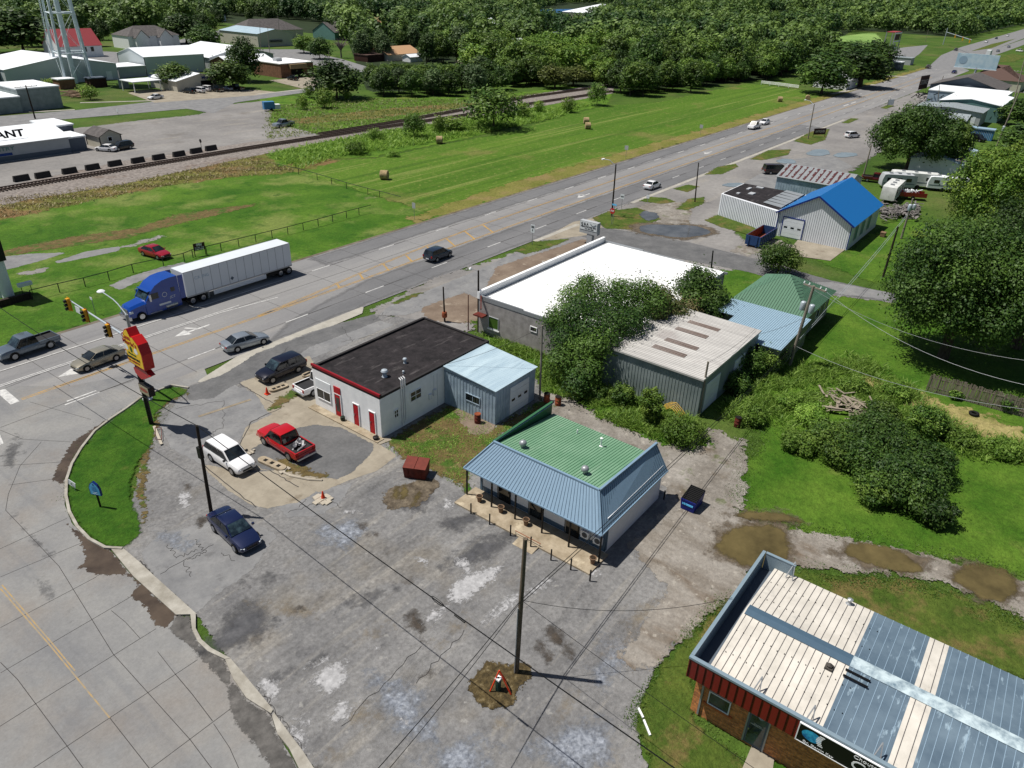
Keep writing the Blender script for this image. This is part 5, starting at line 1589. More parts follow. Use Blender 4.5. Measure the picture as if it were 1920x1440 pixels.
# restaurant behind the railway
b = bldg('restaurant', 'long low building with white metal roof and dark rooftop lettering at left edge', 26, 169.0, 69.6, 185.0, 3.1, 5.0, 'x', 'greywall', 'whiteroof', 0, ov=.4)
t = MB()
wbox(t, 'y-', 169.0, 26, 69.6, 0, .9, 0.003, .05)
t.build('base_band', M['slate'], b)
text_mesh('RESTAURANT', 1.9, M['textblack'], frame_m((ry((33, 258), 170.9) - 6.4, 170.9, 4.55), (1, 0, 0), (0, .35, 1)), b, width=15.5, bold=.06, extrude=.05)
text_mesh('COUNTRY', 1.0, M['teal'], frame_m((ry((27, 276), 168.9) - 3.3, 168.93, 2.25), (1, 0, 0), (0, 0, 1)), b, width=6.6, bold=.02)
s = MB()
wbox(s, 'y-', 169.0, 53, ry((22, 283), 168.9), 1.0, 1.5, .003, .06)
s.build('sign_band', M['textblue'], b)
bldg('lean_to', 'grey lean-to shed against the end of the white-roofed restaurant', 69.8, 169.6, 73.2, 176, 2.6, 2.8, 'x', 'slate', 'whiteroof', cat='shed', flat=True)
bldg('storage_block', 'taller grey block behind the restaurant end with pale roof', 69.8, 177, 74.5, 186, 3.9, 4.0, 'x', 'slate', 'whiteroof', flat=True)
b = bldg('garden_shed', 'small cream shed with dark gable roof by the gravel lot', 75.6, 168.4, 80.2, 174.6, 2.4, 3.6, 'y', 'cream', 'shingle', cat='shed', wins=(('y-', 77.3, 78.3, 1.2, 2.2),), trim='black')
# left side of town
bldg('tan_warehouse', 'grey green box warehouse with pale flat roof beside the street', 84, 227.6, 94.6, 243, 5.3, 5.8, 'y', 'shedwall', 'whiteroof', flat=True)
bldg('low_warehouse', 'low grey building with pale roof at far left edge of the street', 62, 226.5, 83.8, 243, 3.6, 3.9, 'y', 'shedwall', 'whiteroof', flat=True)
b = bldg('double_warehouse', 'long white-roofed grey warehouse behind the water tower', 100, 276.5, 135.5, 305, 4.9, 7.8, 'y', 'palewall', 'whiteroof', rz=0, ov=.2, doors=(('y-', 131.5, 133.4, 2.6, 'white'),))
bldg('side_warehouse', 'white-roofed warehouse with gable end at left edge behind tree', 74, 280, 99.6, 305, 4.9, 7.6, 'y', 'greywall', 'whiteroof', ov=.2)
bldg('small_store', 'small low grey store between the two large white warehouses', 137, 279, 147, 291, 3.2, 3.4, 'x', 'greywall', 'whiteroof', flat=True)
bldg('white_warehouse', 'tall white warehouse with dark corner trim and white gable roof', 147.8, 280.2, 171.5, 299, 6.0, 8.4, 'x', 'palewall', 'whiteroof', ov=.2, trim='black')
bldg('church_hall', 'wide white-roofed hall behind the tall white warehouse', 176, 284, 206, 312, 4.2, 7.6, 'y', 'greywall', 'whiteroof', ov=.5)
bldg('hall_wing', 'low white-roofed wing with small red brick base beside the hall', 176, 270, 196, 283.5, 3.2, 5.2, 'x', 'brownbrick', 'whiteroof', ov=.4)
b = bldg('police_office', 'low tan office with white gable roof and three blue letters', 133.5, 236, 150.5, 252, 3.0, 4.8, 'y', 'cream', 'whiteroof', ov=.4)
text_mesh('MPS', 1.3, M['textblue'], frame_m((143.6, 235.92, 3.5), (1, 0, 0), (0, 0, 1)), b, bold=.03)
dk = MB()
wbox(dk, 'y-', 236, 142, 146, 0, 2.6, .003, .08)
dk.build('entrance', M['darkin'], b)
b = thing('carport', 'white-roofed open carport beside the tan office', 'carport', (128, 245, 0))
MB().box(122, 241, 3.0, 131.5, 249, 3.2).build('roof', M['whiteroof'], b)
for x, y in ((122.4, 241.4), (131, 241.4), (122.4, 248.6), (131, 248.6)): MB().box(x - .1, y - .1, -.1, x + .1, y + .1, 3.0).build('post', M['white'], b)
b = bldg('brick_hall', 'brown brick hall with white flat roof and tan entrance canopy', 180.5, 245.3, 195.5, 262, 4.6, 4.7, 'y', 'brownbrick', 'membrane', flat=True)
c = MB()
wbox(c, 'y-', 245.3, 184, 191.5, 2.9, 4.5, .003, 1.4)
c.build('canopy', plain('tan_canopy', (140, 120, 92), .8), b)
dk = MB()
wbox(dk, 'y-', 245.3, 185, 190.5, 0, 2.7, .003, .06)
dk.build('entrance', M['darkin'], b)
MB().box(184, 252, 4.9, 186.5, 254.5, 6.0).build('roof_unit', M['greywall'], b)
b = bldg('white_plant', 'white metal plant building with outside steel stair', 251, 357.5, 273, 391, 6.0, 8.0, 'y', 'cream', 'blueroof', ov=.3)
s = MB()
for k in range(4): wbox(s, 'y-', 357.5, 258, 266, 2.0 + k * .3, 2.08 + k * .3, .003, .6)
s.build('outside_stair', M['slate'], b)
bldg('grey_roof_house', 'house with broad grey hip roof behind the white plant building', 272, 398, 312, 418, 4.5, 10, 'x', 'cream', 'shingle', hip=True, cat='house')
bldg('grey_gable_house', 'pale green house with grey gable roof among the trees', 316, 374, 338, 394, 4.0, 9, 'x', 'teal', 'shingle', cat='house')
bldg('twin_gable_house', 'white two-storey house with grey roof and twin front gables', 193, 377, 219, 392, 5.5, 9.5, 'x', 'white', 'shingle', hip=True, cat='house', wins=(('y-', 198, 199.5, 3.4, 4.8), ('y-', 210, 211.5, 3.4, 4.8)))
b = thing('front_gable', 'white front gable bay of the grey-roofed house', 'house', (197, 372, 0))
bpy.data.objects.remove(b)
for xx in (195.5, 207.5):
 bb = [o for o in bpy.data.objects if o.name.startswith('twin_gable_house')][0]
 w_ = MB()
 gable(w_, xx, 374.5, xx + 6.5, 378, 5.0, 8.2, 'y')
 w_.build('gable_bay', M['white'], bb)
 r_ = MB()
 gable_roof(r_, xx, 374.5, xx + 6.5, 381, 5.0, 8.2, 'y', .4, .15)
 r_.build('bay_roof', M['shingle'], bb)
bldg('red_roof_house', 'white house with faded red roof seen through the tower legs', 150, 352, 168, 366, 4.5, 10.5, 'x', 'white', 'redroofp', cat='house', wins=(('y-', 160, 161.5, 2, 4), ('y-', 163, 164.5, 2, 4)))
bldg('tan_roof_house', 'low house with tan shingle roof behind the tree row', 257, 268, 277, 281, 2.8, 5.4, 'x', 'cream', 'tanshingle', ov=.8, cat='house')
bldg('dark_carport', 'dark brown flat carport left of the tan-roofed house', 246, 270, 256, 279, 2.6, 2.8, 'x', 'brown', 'brownshingle', flat=True, cat='carport')
bldg('small_white_roof', 'small white gazebo roof in front of the tan-roofed house', 262, 259, 270, 264, 2.0, 3.0, 'x', 'white', 'whiteroof', cat='shed')
a = G(1045, 38)
bldg('stadium_hall', 'far white-roofed hall beside the blue pitch among the trees', a[0], a[1] - 60, a[0] + 60, a[1] - 5, 8, 16, 'x', 'cream', 'whiteroof', hip=True)
for i, (qx, qy, w_, lab, rm) in enumerate([(905, 55, 18, 'small white house half hidden in the woods', 'whiteroof'), (962, 104, 12, 'white shed roof peeking out of the trees', 'whiteroof'), (850, 90, 10, 'little white house with dark roof between tall trees', 'shingle'),
 (1195, 38, 34, 'long low pale building beyond the wood', 'greyroof'), (430, 20, 22, 'beige house roof beyond the far trees at left', 'tanshingle'), (380, 40, 20, 'grey roof among trees left of the plant building', 'shingle'),
 (712, 55, 14, 'white house with tan roof deep in the trees', 'tanshingle'), (1035, 88, 14, 'grey flat roof lost in the wood', 'greyroof')]):
 x, y = G(qx, qy)
 bldg('far_house', lab, x, y, x + w_, y + w_ * .7, 4, 7.5, 'x', 'white', rm, cat='house')
x, y = G(1055, 22)
g = Ground('sports_pitch')
g.add([(x - 40, y - 80), (x + 160, y - 80), (x + 160, y + 60), (x - 40, y + 60)], mk('pitch_blue', D(40, 96, 150), .9, coord='W', rag=0.5), -.08, 20)
g.build()
g = Ground('far_field')
g.add(GP([(1370, 42), (1440, 30), (1520, 24), (1530, 36), (1470, 44), (1400, 48)]), grass('far_pale_field', D(120, 160, 80), D(160, 190, 110), rag=3, scale=.02), -.08, 25)
g.add(GP([(1075, 22), (1120, 14), (1160, 14), (1130, 24), (1090, 28)]), MATS['far_pale_field'], -.08, 25)
g.add(GP([(1530, 80), (1560, 70), (1640, 60), (1660, 80), (1640, 100), (1560, 100)]), MATS['far_pale_field'], -.082, 10)
g.build()
# right side cluster
b = bldg('teal_warehouse', 'teal metal warehouse with bright white gable roof', 282.5, 25.2, 312, 42.5, 4.8, 6.0, 'x', 'teal', 'whiteroof', ov=.25)
window(b, 'x-', 282.5, 29, 31.5, 1.4, 2.6, nx=3, nz=3, fw=.1)
bldg('grey_roof_store', 'long low store with grey ribbed roof in front of the teal warehouse', 268.5, 28.3, 281, 46.5, 3.9, 4.6, 'x', 'greywall', 'greyroof', rib=1.0, doors=(('x-', 29.5, 31, 2.6, 'offwhite'),), ov=.4)
bldg('grey_porch_store', 'lower grey roofed porch building beside the long store', 252, 30, 262, 43, 3.2, 4.4, 'y', 'slate', 'greyroof', rib=1.0, ov=.4)
bldg('red_front_store', 'flat grey roofed store with red brick front by the big tree', 224, 29, 240, 44, 3.3, 3.5, 'y', 'brownbrick', 'greyroof', flat=True)
bldg('white_low_shop', 'low pale blue shop with white flat roof behind the teal warehouse', 316, 28, 337, 52, 4.2, 4.6, 'x', 'bluewall', 'whiteroof', flat=True)
bldg('grey_gable_shop', 'grey building with dark grey gable roof near the billboard', 340, 32, 366, 56, 4.0, 7.6, 'x', 'slate', 'shingle', ov=.6)
bldg('brown_roof_house', 'tan house with brown hip roof beyond the dark grey gable', 385, 30, 410, 50, 4, 9, 'y', 'cream', 'brownshingle', hip=True, cat='house')
b = bldg('steel_container', 'light blue corrugated steel container on the grass', 244.5, 21.6, 247.2, 29.2, 2.5, 2.6, 'y', 'bluecont', 'cyan', flat=True, cat='container')
t = MB()
wallribs(t, 'x-', 244.5, 21.6, 29.2, 0, 2.5, .4, .12, .06)
t.build('corrugation', M['cyan'], b)
b = bldg('pale_roof_shed', 'white ribbed roof shed beside the big dark tree', 184, 20, 205, 30, 3.0, 4.2, 'x', 'white', 'blueroof', rib=.6, cat='shed')
bldg('roadside_kiosk', 'dark grey kiosk with white roof left of the highway', *G(1686, 131), G(1686, 131)[0] + 8, G(1686, 131)[1] + 8, 3.2, 3.5, 'x', 'slate', 'whiteroof', flat=True, cat='kiosk')
bldg('roadside_kiosk', 'small grey shed just behind the white-roofed kiosk', G(1706, 122)[0], G(1706, 122)[1], G(1706, 122)[0] + 8, G(1706, 122)[1] + 9, 3.2, 3.5, 'x', 'greywall', 'greyroof', flat=True, cat='kiosk')
bldg('white_house', 'white house with pale roof behind two roadside trees', G(1600, 170)[0], G(1600, 170)[1] + 3, G(1600, 170)[0] + 22, G(1600, 170)[1] + 16, 3.4, 6, 'x', 'white', 'whiteroof', cat='house')
x, y = G(1668, 106)
b = thing('steel_frame_sign', 'tall open steel frame sign structure beside the curved side road', 'sign structure', (x, y, 0))
for (dx, dy) in ((0, 0), (0, 5), (16, 0), (16, 5)): MB().box(x + dx - .25, y + dy - .25, 0, x + dx + .25, y + dy + .25, 13.5).build('column', M['alu'], b)
for z in (4.5, 8, 12.5): MB().box(x - .2, y - .3, z, x + 16.2, y - .05, z + .6).build('beam', M['offwhite'], b)
MB().box(x + 1, y + .3, 8.9, x + 15, y + .6, 12.2).build('sign_panel', M['brown'], b)
MB().box(x, y, 13.2, x + 16, y + 5, 13.6).build('top_panel', M['redroofp'], b)
MB().box(x + 6, y + .3, 0, x + 9, y + .7, 7).build('lower_panel', M['greywall'], b)
# ================================================================ WATER TOWER
tc = Vector((119.2, 273.2, 0))
b = thing('water_tower', 'pale blue steel water tower on tall legs at top left', 'water tower', tuple(tc))
feet = [(116.6, 279.5), (113.6, 267.4), (122.2, 267.0), (125.4, 275.5)]
tp = [tc + (Vector((fx, fy, 0)) - tc) * .62 + Vector((0, 0, 38)) for fx, fy in feet]
for (fx, fy), t_ in zip(feet, tp): MB().tube([(fx, fy, -.3), tuple(t_)], .42, 12, r2=.38).build('leg', M['tower'], b, smooth=40)
MB().tube([tuple(tc), (tc.x, tc.y, 40)], .75, 14).build('riser_pipe', M['tower'], b, smooth=40)
for z in (9.5, 21, 32):
 q = MB()
 pts = [Vector((fx, fy, 0)).lerp(t_, z / 38) for (fx, fy), t_ in zip(feet, tp)]
 for k in range(4): q.tube([pts[k], pts[(k + 1) % 4]], .2, 8)
 q.build('ring_strut', M['tower'], b)
q = MB()
zz = [0, 9.5, 21, 32]
for za, zb in zip(zz[:-1], zz[1:]):
 for k in range(4):
  p0 = Vector((*feet[k], 0)).lerp(tp[k], za / 38)
  p1 = Vector((*feet[(k + 1) % 4], 0)).lerp(tp[(k + 1) % 4], zb / 38)
  q.tube([p0, p1], .05, 4)
  p0 = Vector((*feet[(k + 1) % 4], 0)).lerp(tp[(k + 1) % 4], za / 38)
  p1 = Vector((*feet[k], 0)).lerp(tp[k], zb / 38)
  q.tube([p0, p1], .05, 4)
q.build('cross_bracing', M['tower'], b)
q = MB()
f0, f1 = Vector((*feet[0], 0)) + Vector((-.9, .1, 0)), tp[0] + Vector((-.9, .1, 0))
for s_ in (-.28, .28): q.tube([f0 + Vector((s_, s_, 2)), f1 + Vector((s_, s_, 0))], .06, 5)
for k in range(75):
 p_ = f0.lerp(f1, .04 + k / 79)
 q.tube([p_ + Vector((-.28, -.28, 0)), p_ + Vector((.28, .28, 0))], .05, 4)
q.build('ladder', M['tower'], b)
MB().lathe((tc.x, tc.y, 38), [(.6, 0), (5, 1.5), (6.6, 4), (6.6, 7), (5.4, 9.6), (2.6, 11.2), (.2, 11.8)], 28).build('tank', M['tower'], b, smooth=50)
b = bldg('pump_house', 'small red brick pump house under the water tower', 109.6, 262.5, 114.4, 267, 2.6, 2.9, 'x', 'brownbrick', 'whiteroof', flat=True, cat='shed')
bldg('equipment_shed', 'small brown shed with pipes right of the water tower', 118.2, 260.6, 123.5, 264, 2.5, 2.8, 'x', 'brown', 'slate', flat=True, cat='shed')
bldg('utility_cabinet', 'grey green utility cabinet on grass right of the tower', 124.5, 253.5, 127, 255.2, 2.3, 2.4, 'x', 'shedwall', 'greyroof', flat=True, cat='cabinet')
# ================================================================ POLES AND WIRES
def up_pt(base, top):
 g_ = np.array([*G(*base), 0.0])
 d = ray(*top)
 k = (g_[:2] @ d[:2]) / (d[:2] @ d[:2])
 return Vector((g_[0], g_[1], -.3)), Vector((d[0] * k, d[1] * k, CAMH + d[2] * k))
def pole(label, base, top, mat='wood', r=.15, name='utility_pole', cat='utility pole', cross=None):
 p0, p1 = up_pt(base, top)
 o_ = thing(name, label, cat, (p0.x, p0.y, 0))
 MB().tube([p0, p0.lerp(p1, .5), p1], [r, r * .88, r * .72], 10).build('pole', M[mat], o_, smooth=50)
 for (zf, dx, dy, L) in (cross or ()):
  c_ = p0.lerp(p1, zf)
  dd = Vector((dx, dy, 0)).normalized() * L / 2
  MB().bar(c_ - dd, c_ + dd, .1, .13).build('crossarm', M['woodg'], o_)
  for s_ in (-.95, -.5, .5, .95):
   q_ = c_ + dd * s_
   MB().lathe((q_.x, q_.y, q_.z + .06), [(.03, 0), (.07, .05), (.05, .12), (.06, .16), (.02, .2)], 7).build('insulator', M['offwhite'], o_)
 return o_, p0, p1
def transformer(o_, c_, r=.26, h=.85):
 MB().lathe((c_.x, c_.y, c_.z), [(r * .9, 0), (r, .06), (r, h * .9), (r * .8, h), (r * .3, h + .05)], 14).build('transformer', M['galv'], o_, smooth=50)
def wire(label, a, c_, sag=.6, r=.02, n=14, mat='black', name='power_line', cat='cable'):
 a, c_ = Vector(a), Vector(c_)
 pts = [a.lerp(c_, k / n) + Vector((0, 0, -4 * sag * (k / n) * (1 - k / n))) for k in range(n + 1)]
 o_ = MB().tube(pts, r, 5, cap=False).build(name, M[mat])
 return tag(o_, label, cat)
oA, A0, A1 = pole('dark wooden pole beside the parked navy sedan', (396, 962), (369, 798), 'woodd', .14)
q = A0.lerp(A1, .72)
MB().box(q.x - .16, q.y - .1, q.z - .5, q.x + .1, q.y + .28, q.z + .4).build('junction_box', M['black'], oA)
oB, B0, B1 = pole('tall weathered pole standing in the round dirt patch of the lot', (968, 1258), (985, 1010), 'wood', .16)
q = B0.lerp(B1, .93)
MB().tube([(B0.x - .17, B0.y, 0), (B0.x - .12, B0.y, 5.0)], .035, 5).build('conduit', M['alu'], oB)
oC, C0, C1 = pole('leaning grey pole with crossarm and two transformers behind the metal shed', (1481, 682), (1526, 536), 'woodg', .19)
ca = Vector((*G(1507, 532, C1.z - .15), C1.z - .15))
cb = Vector((*G(1549, 547, C1.z - .15), C1.z - .15))
MB().bar(ca, cb, .12, .14).build('crossarm', M['woodg'], oC)
for k in (0.02, .25, .75, .98):
 q = ca.lerp(cb, k)
 MB().lathe((q.x, q.y, q.z + .06), [(.03, 0), (.09, .05), (.06, .15), (.08, .2), (.02, .26)], 7).build('insulator', M['offwhite'], oC)
q = C0.lerp(C1, .74)
dd = (cb - ca).normalized()
transformer(oC, q - dd * .5 - Vector((0, 0, .4)), .28, .9)
transformer(oC, q + dd * .5 - Vector((0, 0, .4)), .28, .9)
oD, D0, D1 = pole('grey pole with pale transformers beside the blue-roofed shop', (1690, 446), (1712, 372), 'woodg', .18)
q = D0.lerp(D1, .78)
transformer(oD, q - Vector((.45, 0, .4)), .3, 1.0)
transformer(oD, q + Vector((.2, -.45, -.3)), .28, .9)
pole('dark leaning pole in the grass near the big oak', (1656, 518), (1684, 425), 'woodd', .17)
oE, E0, E1 = pole('dark pole with small lamp at the corner of the white-roofed block building', (897, 620), (897, 507), 'woodd', .13)
MB().tube([E1 - Vector((0, 0, .15)), E1 + Vector((-.2, .9, .1))], .03, 5).build('lamp_arm', M['alu'], oE)
MB().lathe(tuple(E1 + Vector((-.2, .95, -.05))), [(.18, 0), (.14, .12), (.05, .22)], 10).build('lamp_head', M['white'], oE)
oF, F0, F1 = pole('short dark pole with rusty collar behind the black tar roof', (834, 602), (831, 538), 'woodd', .11)
q = F0.lerp(F1, .18)
MB().lathe(tuple(q), [(.3, 0), (.32, .3), (.28, .6)], 10).build('rusty_collar', M['rusto'], oF)
pole('thin rusty post beside the tall dark pole at the block wall', (878, 617), (878, 553), 'rust', .07, 'steel_post', 'post')
oH, H0, H1 = pole('wooden street light pole beside the stop sign', (1147, 405), (1155, 308), 'woodd', .15, 'street_light', 'street light')
oI, I0, I1 = pole('dark pole on the small grass strip left of the white annex', (1303, 378), (1310, 305), 'woodd', .13)
oJ, J0, J1 = pole('grey street light pole by the brown roadside sign', (1515, 260), (1527, 195), 'woodg', .16, 'street_light', 'street light')
for o_, p1_, tip in ((oH, H1, (1131, 298)), (oJ, J1, (1510, 187))):
 e = Vector((*G(*tip, p1_.z + .6), p1_.z + .6))
 m_ = p1_.lerp(e, .5) + Vector((0, 0, .25))
 MB().tube([p1_ - Vector((0, 0, .3)), m_, e], .05, 6).build('lamp_arm', M['galv'], o_)
 MB().box(e.x - .35, e.y - .15, e.z - .1, e.x + .35, e.y + .15, e.z + .06).build('lamp_head', M['white'], o_)
pole('grey pole between the metal annex and the overgrown trees', (1012, 748), (1017, 610), 'woodg', .11)
pole('grey pole at the near corner of the large metal shed', (1310, 778), (1328, 678), 'woodg', .12)
pole('short black pole beside the bushes at the white roof corner', (1333, 512), (1337, 470), 'black', .12)
pole('pole with wide crossarm in front of the far left warehouse', (66, 222), (48, 160), 'woodd', .2, cross=((.96, 1, .1, 5.5),))
pole('grey pole behind the rust-striped roof shed', (1620, 325), (1634, 272), 'woodg', .17)
pole('dark pole with crossarm among the parked campers', (1790, 348), (1805, 297), 'woodd', .17, cross=((.9, .2, 1, 2.4),))
oR, R0, R1 = pole('tall grey transformer pole at the right edge near the blue container', (1869, 272), (1912, 170), 'woodg', .2, cross=((.97, .1, 1, 4.0),))
transformer(oR, R0.lerp(R1, .28), .35, 1.3)
pole('farther tall pole at the right edge beside the teal warehouse', (1893, 220), (1921, 112), 'woodg', .2, cross=((.8, .1, 1, 4.0),))
for (bb, tt, lab) in (((344, 128), (332, 84), 'thin pole with transformer above the tan office roof'), ((504, 92), (502, 50), 'thin dark pole in front of the white plant building'), ((525, 80), (521, 30), 'thin pole right of the plant building stair'),
 ((489, 96), (487, 45), 'thin pole at the corner of the plant building'), ((507, 118), (505, 85), 'lamp pole on the roadside behind the brick hall'), ((556, 65), (553, 45), 'light wooden pole near the grey gable house'),
 ((618, 115), (616, 96), 'short street lamp behind the big dark tree'), ((784, 115), (782, 90), 'white lamp pole right of the tan-roofed house'), ((1735, 78), (1741, 55), 'far pole by the curved side road'),
 ((1548, 62), (1550, 48), 'far pole by the pale meadow'), ((1762, 170), (1769, 142), 'dark pole at the yard of parked machinery'), ((1758, 195), (1762, 160), 'thin pole beside the dark machinery')):
 pole(lab, bb, tt, 'woodg', .14)
# wires
zA = A1.z - .1
wl = Vector((*G(-30, 556, 8.5), 8.5))
wr = Vector((*G(1300, 1465, 7.3), 7.3))
wire('thick black cable running from left edge to the dark pole in the lot', wl, A1, .5, .028)
w1 = wire('long black cable crossing the parking lot towards the lower right', A1, wr, .25, .03, 24)
q = A1.lerp(wr, .655)
zB = None
_, BB = up_pt((968, 1258), (977, 1125))
_, CC = up_pt((1481, 682), (1490, 648))
wire('upper of the twin cables from the lot pole to the transformer pole', BB, CC + Vector((0, 0, .1)), .35, .022, 20)
wire('lower of the twin cables from the lot pole to the transformer pole', BB - Vector((0, 0, .25)), CC - Vector((0, 0, .15)), .5, .022, 20)
wire('left of two cables running from the lot pole to the lower left', BB, Vector((*G(690, 1462, 6.5), 6.5)), .15, .02)
wire('right of two cables running from the lot pole to the lower left', BB - Vector((0, 0, .1)), Vector((*G(712, 1462, 6.2), 6.2)), .25, .016)
wire('thin cable from the lot pole towards the brick office lawn', BB, Vector((*G(1500, 1500, 5.0), 5.0)), .15, .014)
wire('thin drooping cable from the lot pole to the brick office parapet', BB, Vector((31.8, 7.8, 4.7)), .9, .014)
for a_, e_, sg, lab in ((ca, (1990, 683), 1.6, 'uppermost cable right of the transformer pole, crossing the oak'), (cb, (1990, 735), 1.6, 'middle cable right of the transformer pole, crossing the lawn'),
 (CC, (1990, 775), 1.2, 'lowest cable right of the transformer pole, reaching the wooden fence')):
 z_ = 7.2 if sg > 1.3 else 6.0
 wire(lab, a_, Vector((*G(*e_, z_), z_)), sg, .017, 18, 'alu')
_, DD = up_pt((1690, 446), (1704, 398))
wire('cable pair member rising from the transformer pole past the green hip roof', CC + Vector((0, 0, .2)), DD, .4, .022, 14, 'galv')
wire('lower cable rising from the transformer pole past the green hip roof', CC, DD - Vector((0, 0, .4)), .7, .022, 14, 'galv')
wire('thin service cable over the light blue extension roof', C0.lerp(C1, .62), Vector((69.5, 21.5, 3.2)), .3, .015)
wire('thin service cable from the shed corner pole along the metal roof', up_pt((1310, 778), (1328, 680))[1], Vector((69.5, 21.0, 4.2)), .3, .015)
wire('thin service cable over the pale annex roof', up_pt((1012, 748), (1017, 612))[1], Vector((43.4, 39.7, 4.0)), .4, .015)
wire('thin high cable across the far wood at upper right', Vector((*G(1545, 50, 8), 8)), Vector((*G(1745, 60, 8), 8)), 1.5, .05)
# splice loop on the long cable
o = thing('cable_splice', 'oval loop and splice box hanging on the long cable above the lot', 'cable splice', tuple(q))
dirv = (wr - A1).normalized()
pc = A1.lerp(wr, .62)
pts = []
for k in range(13):
 t = 2 * math.pi * k / 12
 pts.append(pc + dirv * .45 * math.cos(t) + Vector((0, 0, 1)) * (.16 * math.sin(t)) - Vector((0, 0, .22)))
MB().tube(pts, .02, 5).build('loop', M['black'], o)
MB().tube([pc + dirv * 1.2 - Vector((0, 0, .28)), pc + dirv * 1.9 - Vector((0, 0, .3))], .06, 8).build('splice_case', M['black'], o)
# ================================================================ TRAFFIC SIGNAL
p0, p1 = up_pt((277, 748), (237, 590))
o = thing('traffic_signal', 'grey mast with three yellow traffic lights on a long arm and a street lamp', 'traffic light', (p0.x, p0.y, 0))
MB().cyl((p0.x, p0.y, -.2), .42, .32, 18).build('footing', M['kerb'] if 'kerb' in M else M['offwhite'], o)
MB().tube([p0, p1], .17, 14, r2=.13).build('mast', M['alu'], o, smooth=50)
_, pm = up_pt((277, 748), (247, 638))
tip = Vector((*G(126, 560, pm.z + .7), pm.z + .7))
MB().tube([pm, tip], .12, 12, r2=.06).build('mast_arm', M['galv'], o, smooth=50)
def along(px):
 best = None
 for k in range(401):
  c_ = pm.lerp(tip, k / 400)
  e = abs(PX(*c_)[0] - px)
  if best is None or e < best[0]: best = (e, c_)
 return best[1]
for px_ in (131, 163, 206):
 c_ = along(px_)
 h = MB()
 x, y, z = c_.x - .22, c_.y, c_.z
 hd = h.box(x - .12, y - .19, z - .95, x + .12, y + .19, z + .25).build('signal_head', M['yellow'], o)
 for k in range(3):
  zc = z + .05 - k * .38
  vz = MB()
  vz.tube([(x - .121, y, zc), (x - .36, y, zc - .03)], .15, 12, cap=True)
  vz.build('visor', M['black'], hd)
 bp = MB()
 bp.box(x + .121, y - .32, z - 1.05, x + .14, y + .32, z + .35)
 bp.build('backplate', M['yellow'] if px_ == 131 else M['rusto'], hd)
c_ = along(146)
MB().box(c_.x - .12, c_.y - .45, c_.z - .75, c_.x - .09, c_.y + .45, c_.z - .1).build('street_name_plate', M['signwhite'], o)
e = Vector((*G(191, 547, p1.z + .9), p1.z + .9))
md = p1.lerp(e, .5) + Vector((0, 0, .35))
MB().tube([p1, p1.lerp(md, .6) + Vector((0, 0, .12)), md, e], .05, 7).build('lamp_arm', M['galv'], o)
MB().lathe(tuple(e + Vector((0, .2, -.12))), [(.05, 0), (.32, .04), (.34, .12), (.2, .22), (.03, .26)], 14).build('lamp_head', M['offwhite'], o, smooth=50)
# ================================================================ SIGNS
def ray_x(px, x):
 d = ray(*px)
 k = x / d[0]
 return (x, float(d[1] * k), float(CAMH + d[2] * k))
p0, p1 = up_pt((284, 794), (262, 690))
xs_ = p0.x - .42
o = thing('restaurant_sign', 'yellow and red restaurant sign on black post at the street corner', 'sign', (p0.x, p0.y, 0))
outl = [ray_x(q, xs_) for q in [(229, 625), (232.5, 617), (236, 616.5), (243.5, 632), (247, 632.5), (258, 648), (266, 668), (272, 696), (242, 677.5), (236.5, 657), (234, 652.5), (235, 649)]]
zt = outl[1][2]
MB().tube([p0, (p0.x, p0.y, zt - 1.0)], .19, 12).build('post', M['black'], o, smooth=50)
TH = .84
sb = MB()
n = len(outl)
back = [(a[0] + TH, a[1], a[2]) for a in outl]
sb.faces(outl + back, [tuple(range(n))[::-1], tuple(range(n, 2 * n))] + [(i, (i + 1) % n, n + (i + 1) % n, n + i) for i in range(n)])
cab = sb.build('sign_cabinet', M['signred'], o)
cy = sum(a[1] for a in outl) / n
cz = sum(a[2] for a in outl) / n
face = [(xs_ - .012, cy + (a[1] - cy) * .94, cz + (a[2] - cz) * .95) for a in outl]
MB().poly(face).build('sign_face', M['signyel'], cab)
TF = lambda y, z, dx=.02: frame_m((xs_ - dx, y, z), (0, -1, 0), (0, 0, 1))
ya, yb = max(a[1] for a in outl), min(a[1] for a in outl)
zb = min(a[2] for a in outl)
Hs = zt - zb
Wd = ya - yb
text_mesh('Casa', Hs * .17, M['textred'], TF(cy + Wd * .17, zb + Hs * .785), cab, bold=.012, width=Wd * .50)
text_mesh("Maria's", Hs * .17, M['textred'], TF(cy + Wd * .02, zb + Hs * .64), cab, bold=.012, width=Wd * .78)
text_mesh('Mexican', Hs * .085, M['olive'], TF(cy, zb + Hs * .33), cab, bold=.008, width=Wd * .45)
text_mesh('Restaurant', Hs * .12, M['textblack'], TF(cy, zb + Hs * .225), cab, bold=.012, width=Wd * .78)
text_mesh('918 4780775', Hs * .07, M['textred'], TF(cy, zb + Hs * .115), cab, bold=.008, width=Wd * .7)
for s_ in (-1, 1):
 q = MB()
 yc = cy + s_ * Wd * .27
 q.poly([(xs_ - .018, yc + Wd * .1 * math.cos(t) * (1 - .25 * math.sin(t)), zb + Hs * .48 + Hs * .085 * math.sin(t)) for t in [k * math.pi / 8 for k in range(16)]][::-1])
 q.build('round_mark', M['textwhite'], cab)
q = MB()
q.poly([(xs_ - .018, cy + Wd * .075 * math.cos(t), zb + Hs * .47 + Hs * .09 * math.sin(t)) for t in [k * math.pi / 8 for k in range(16)]][::-1])
q.build('leaf_mark', M['olive'], cab)
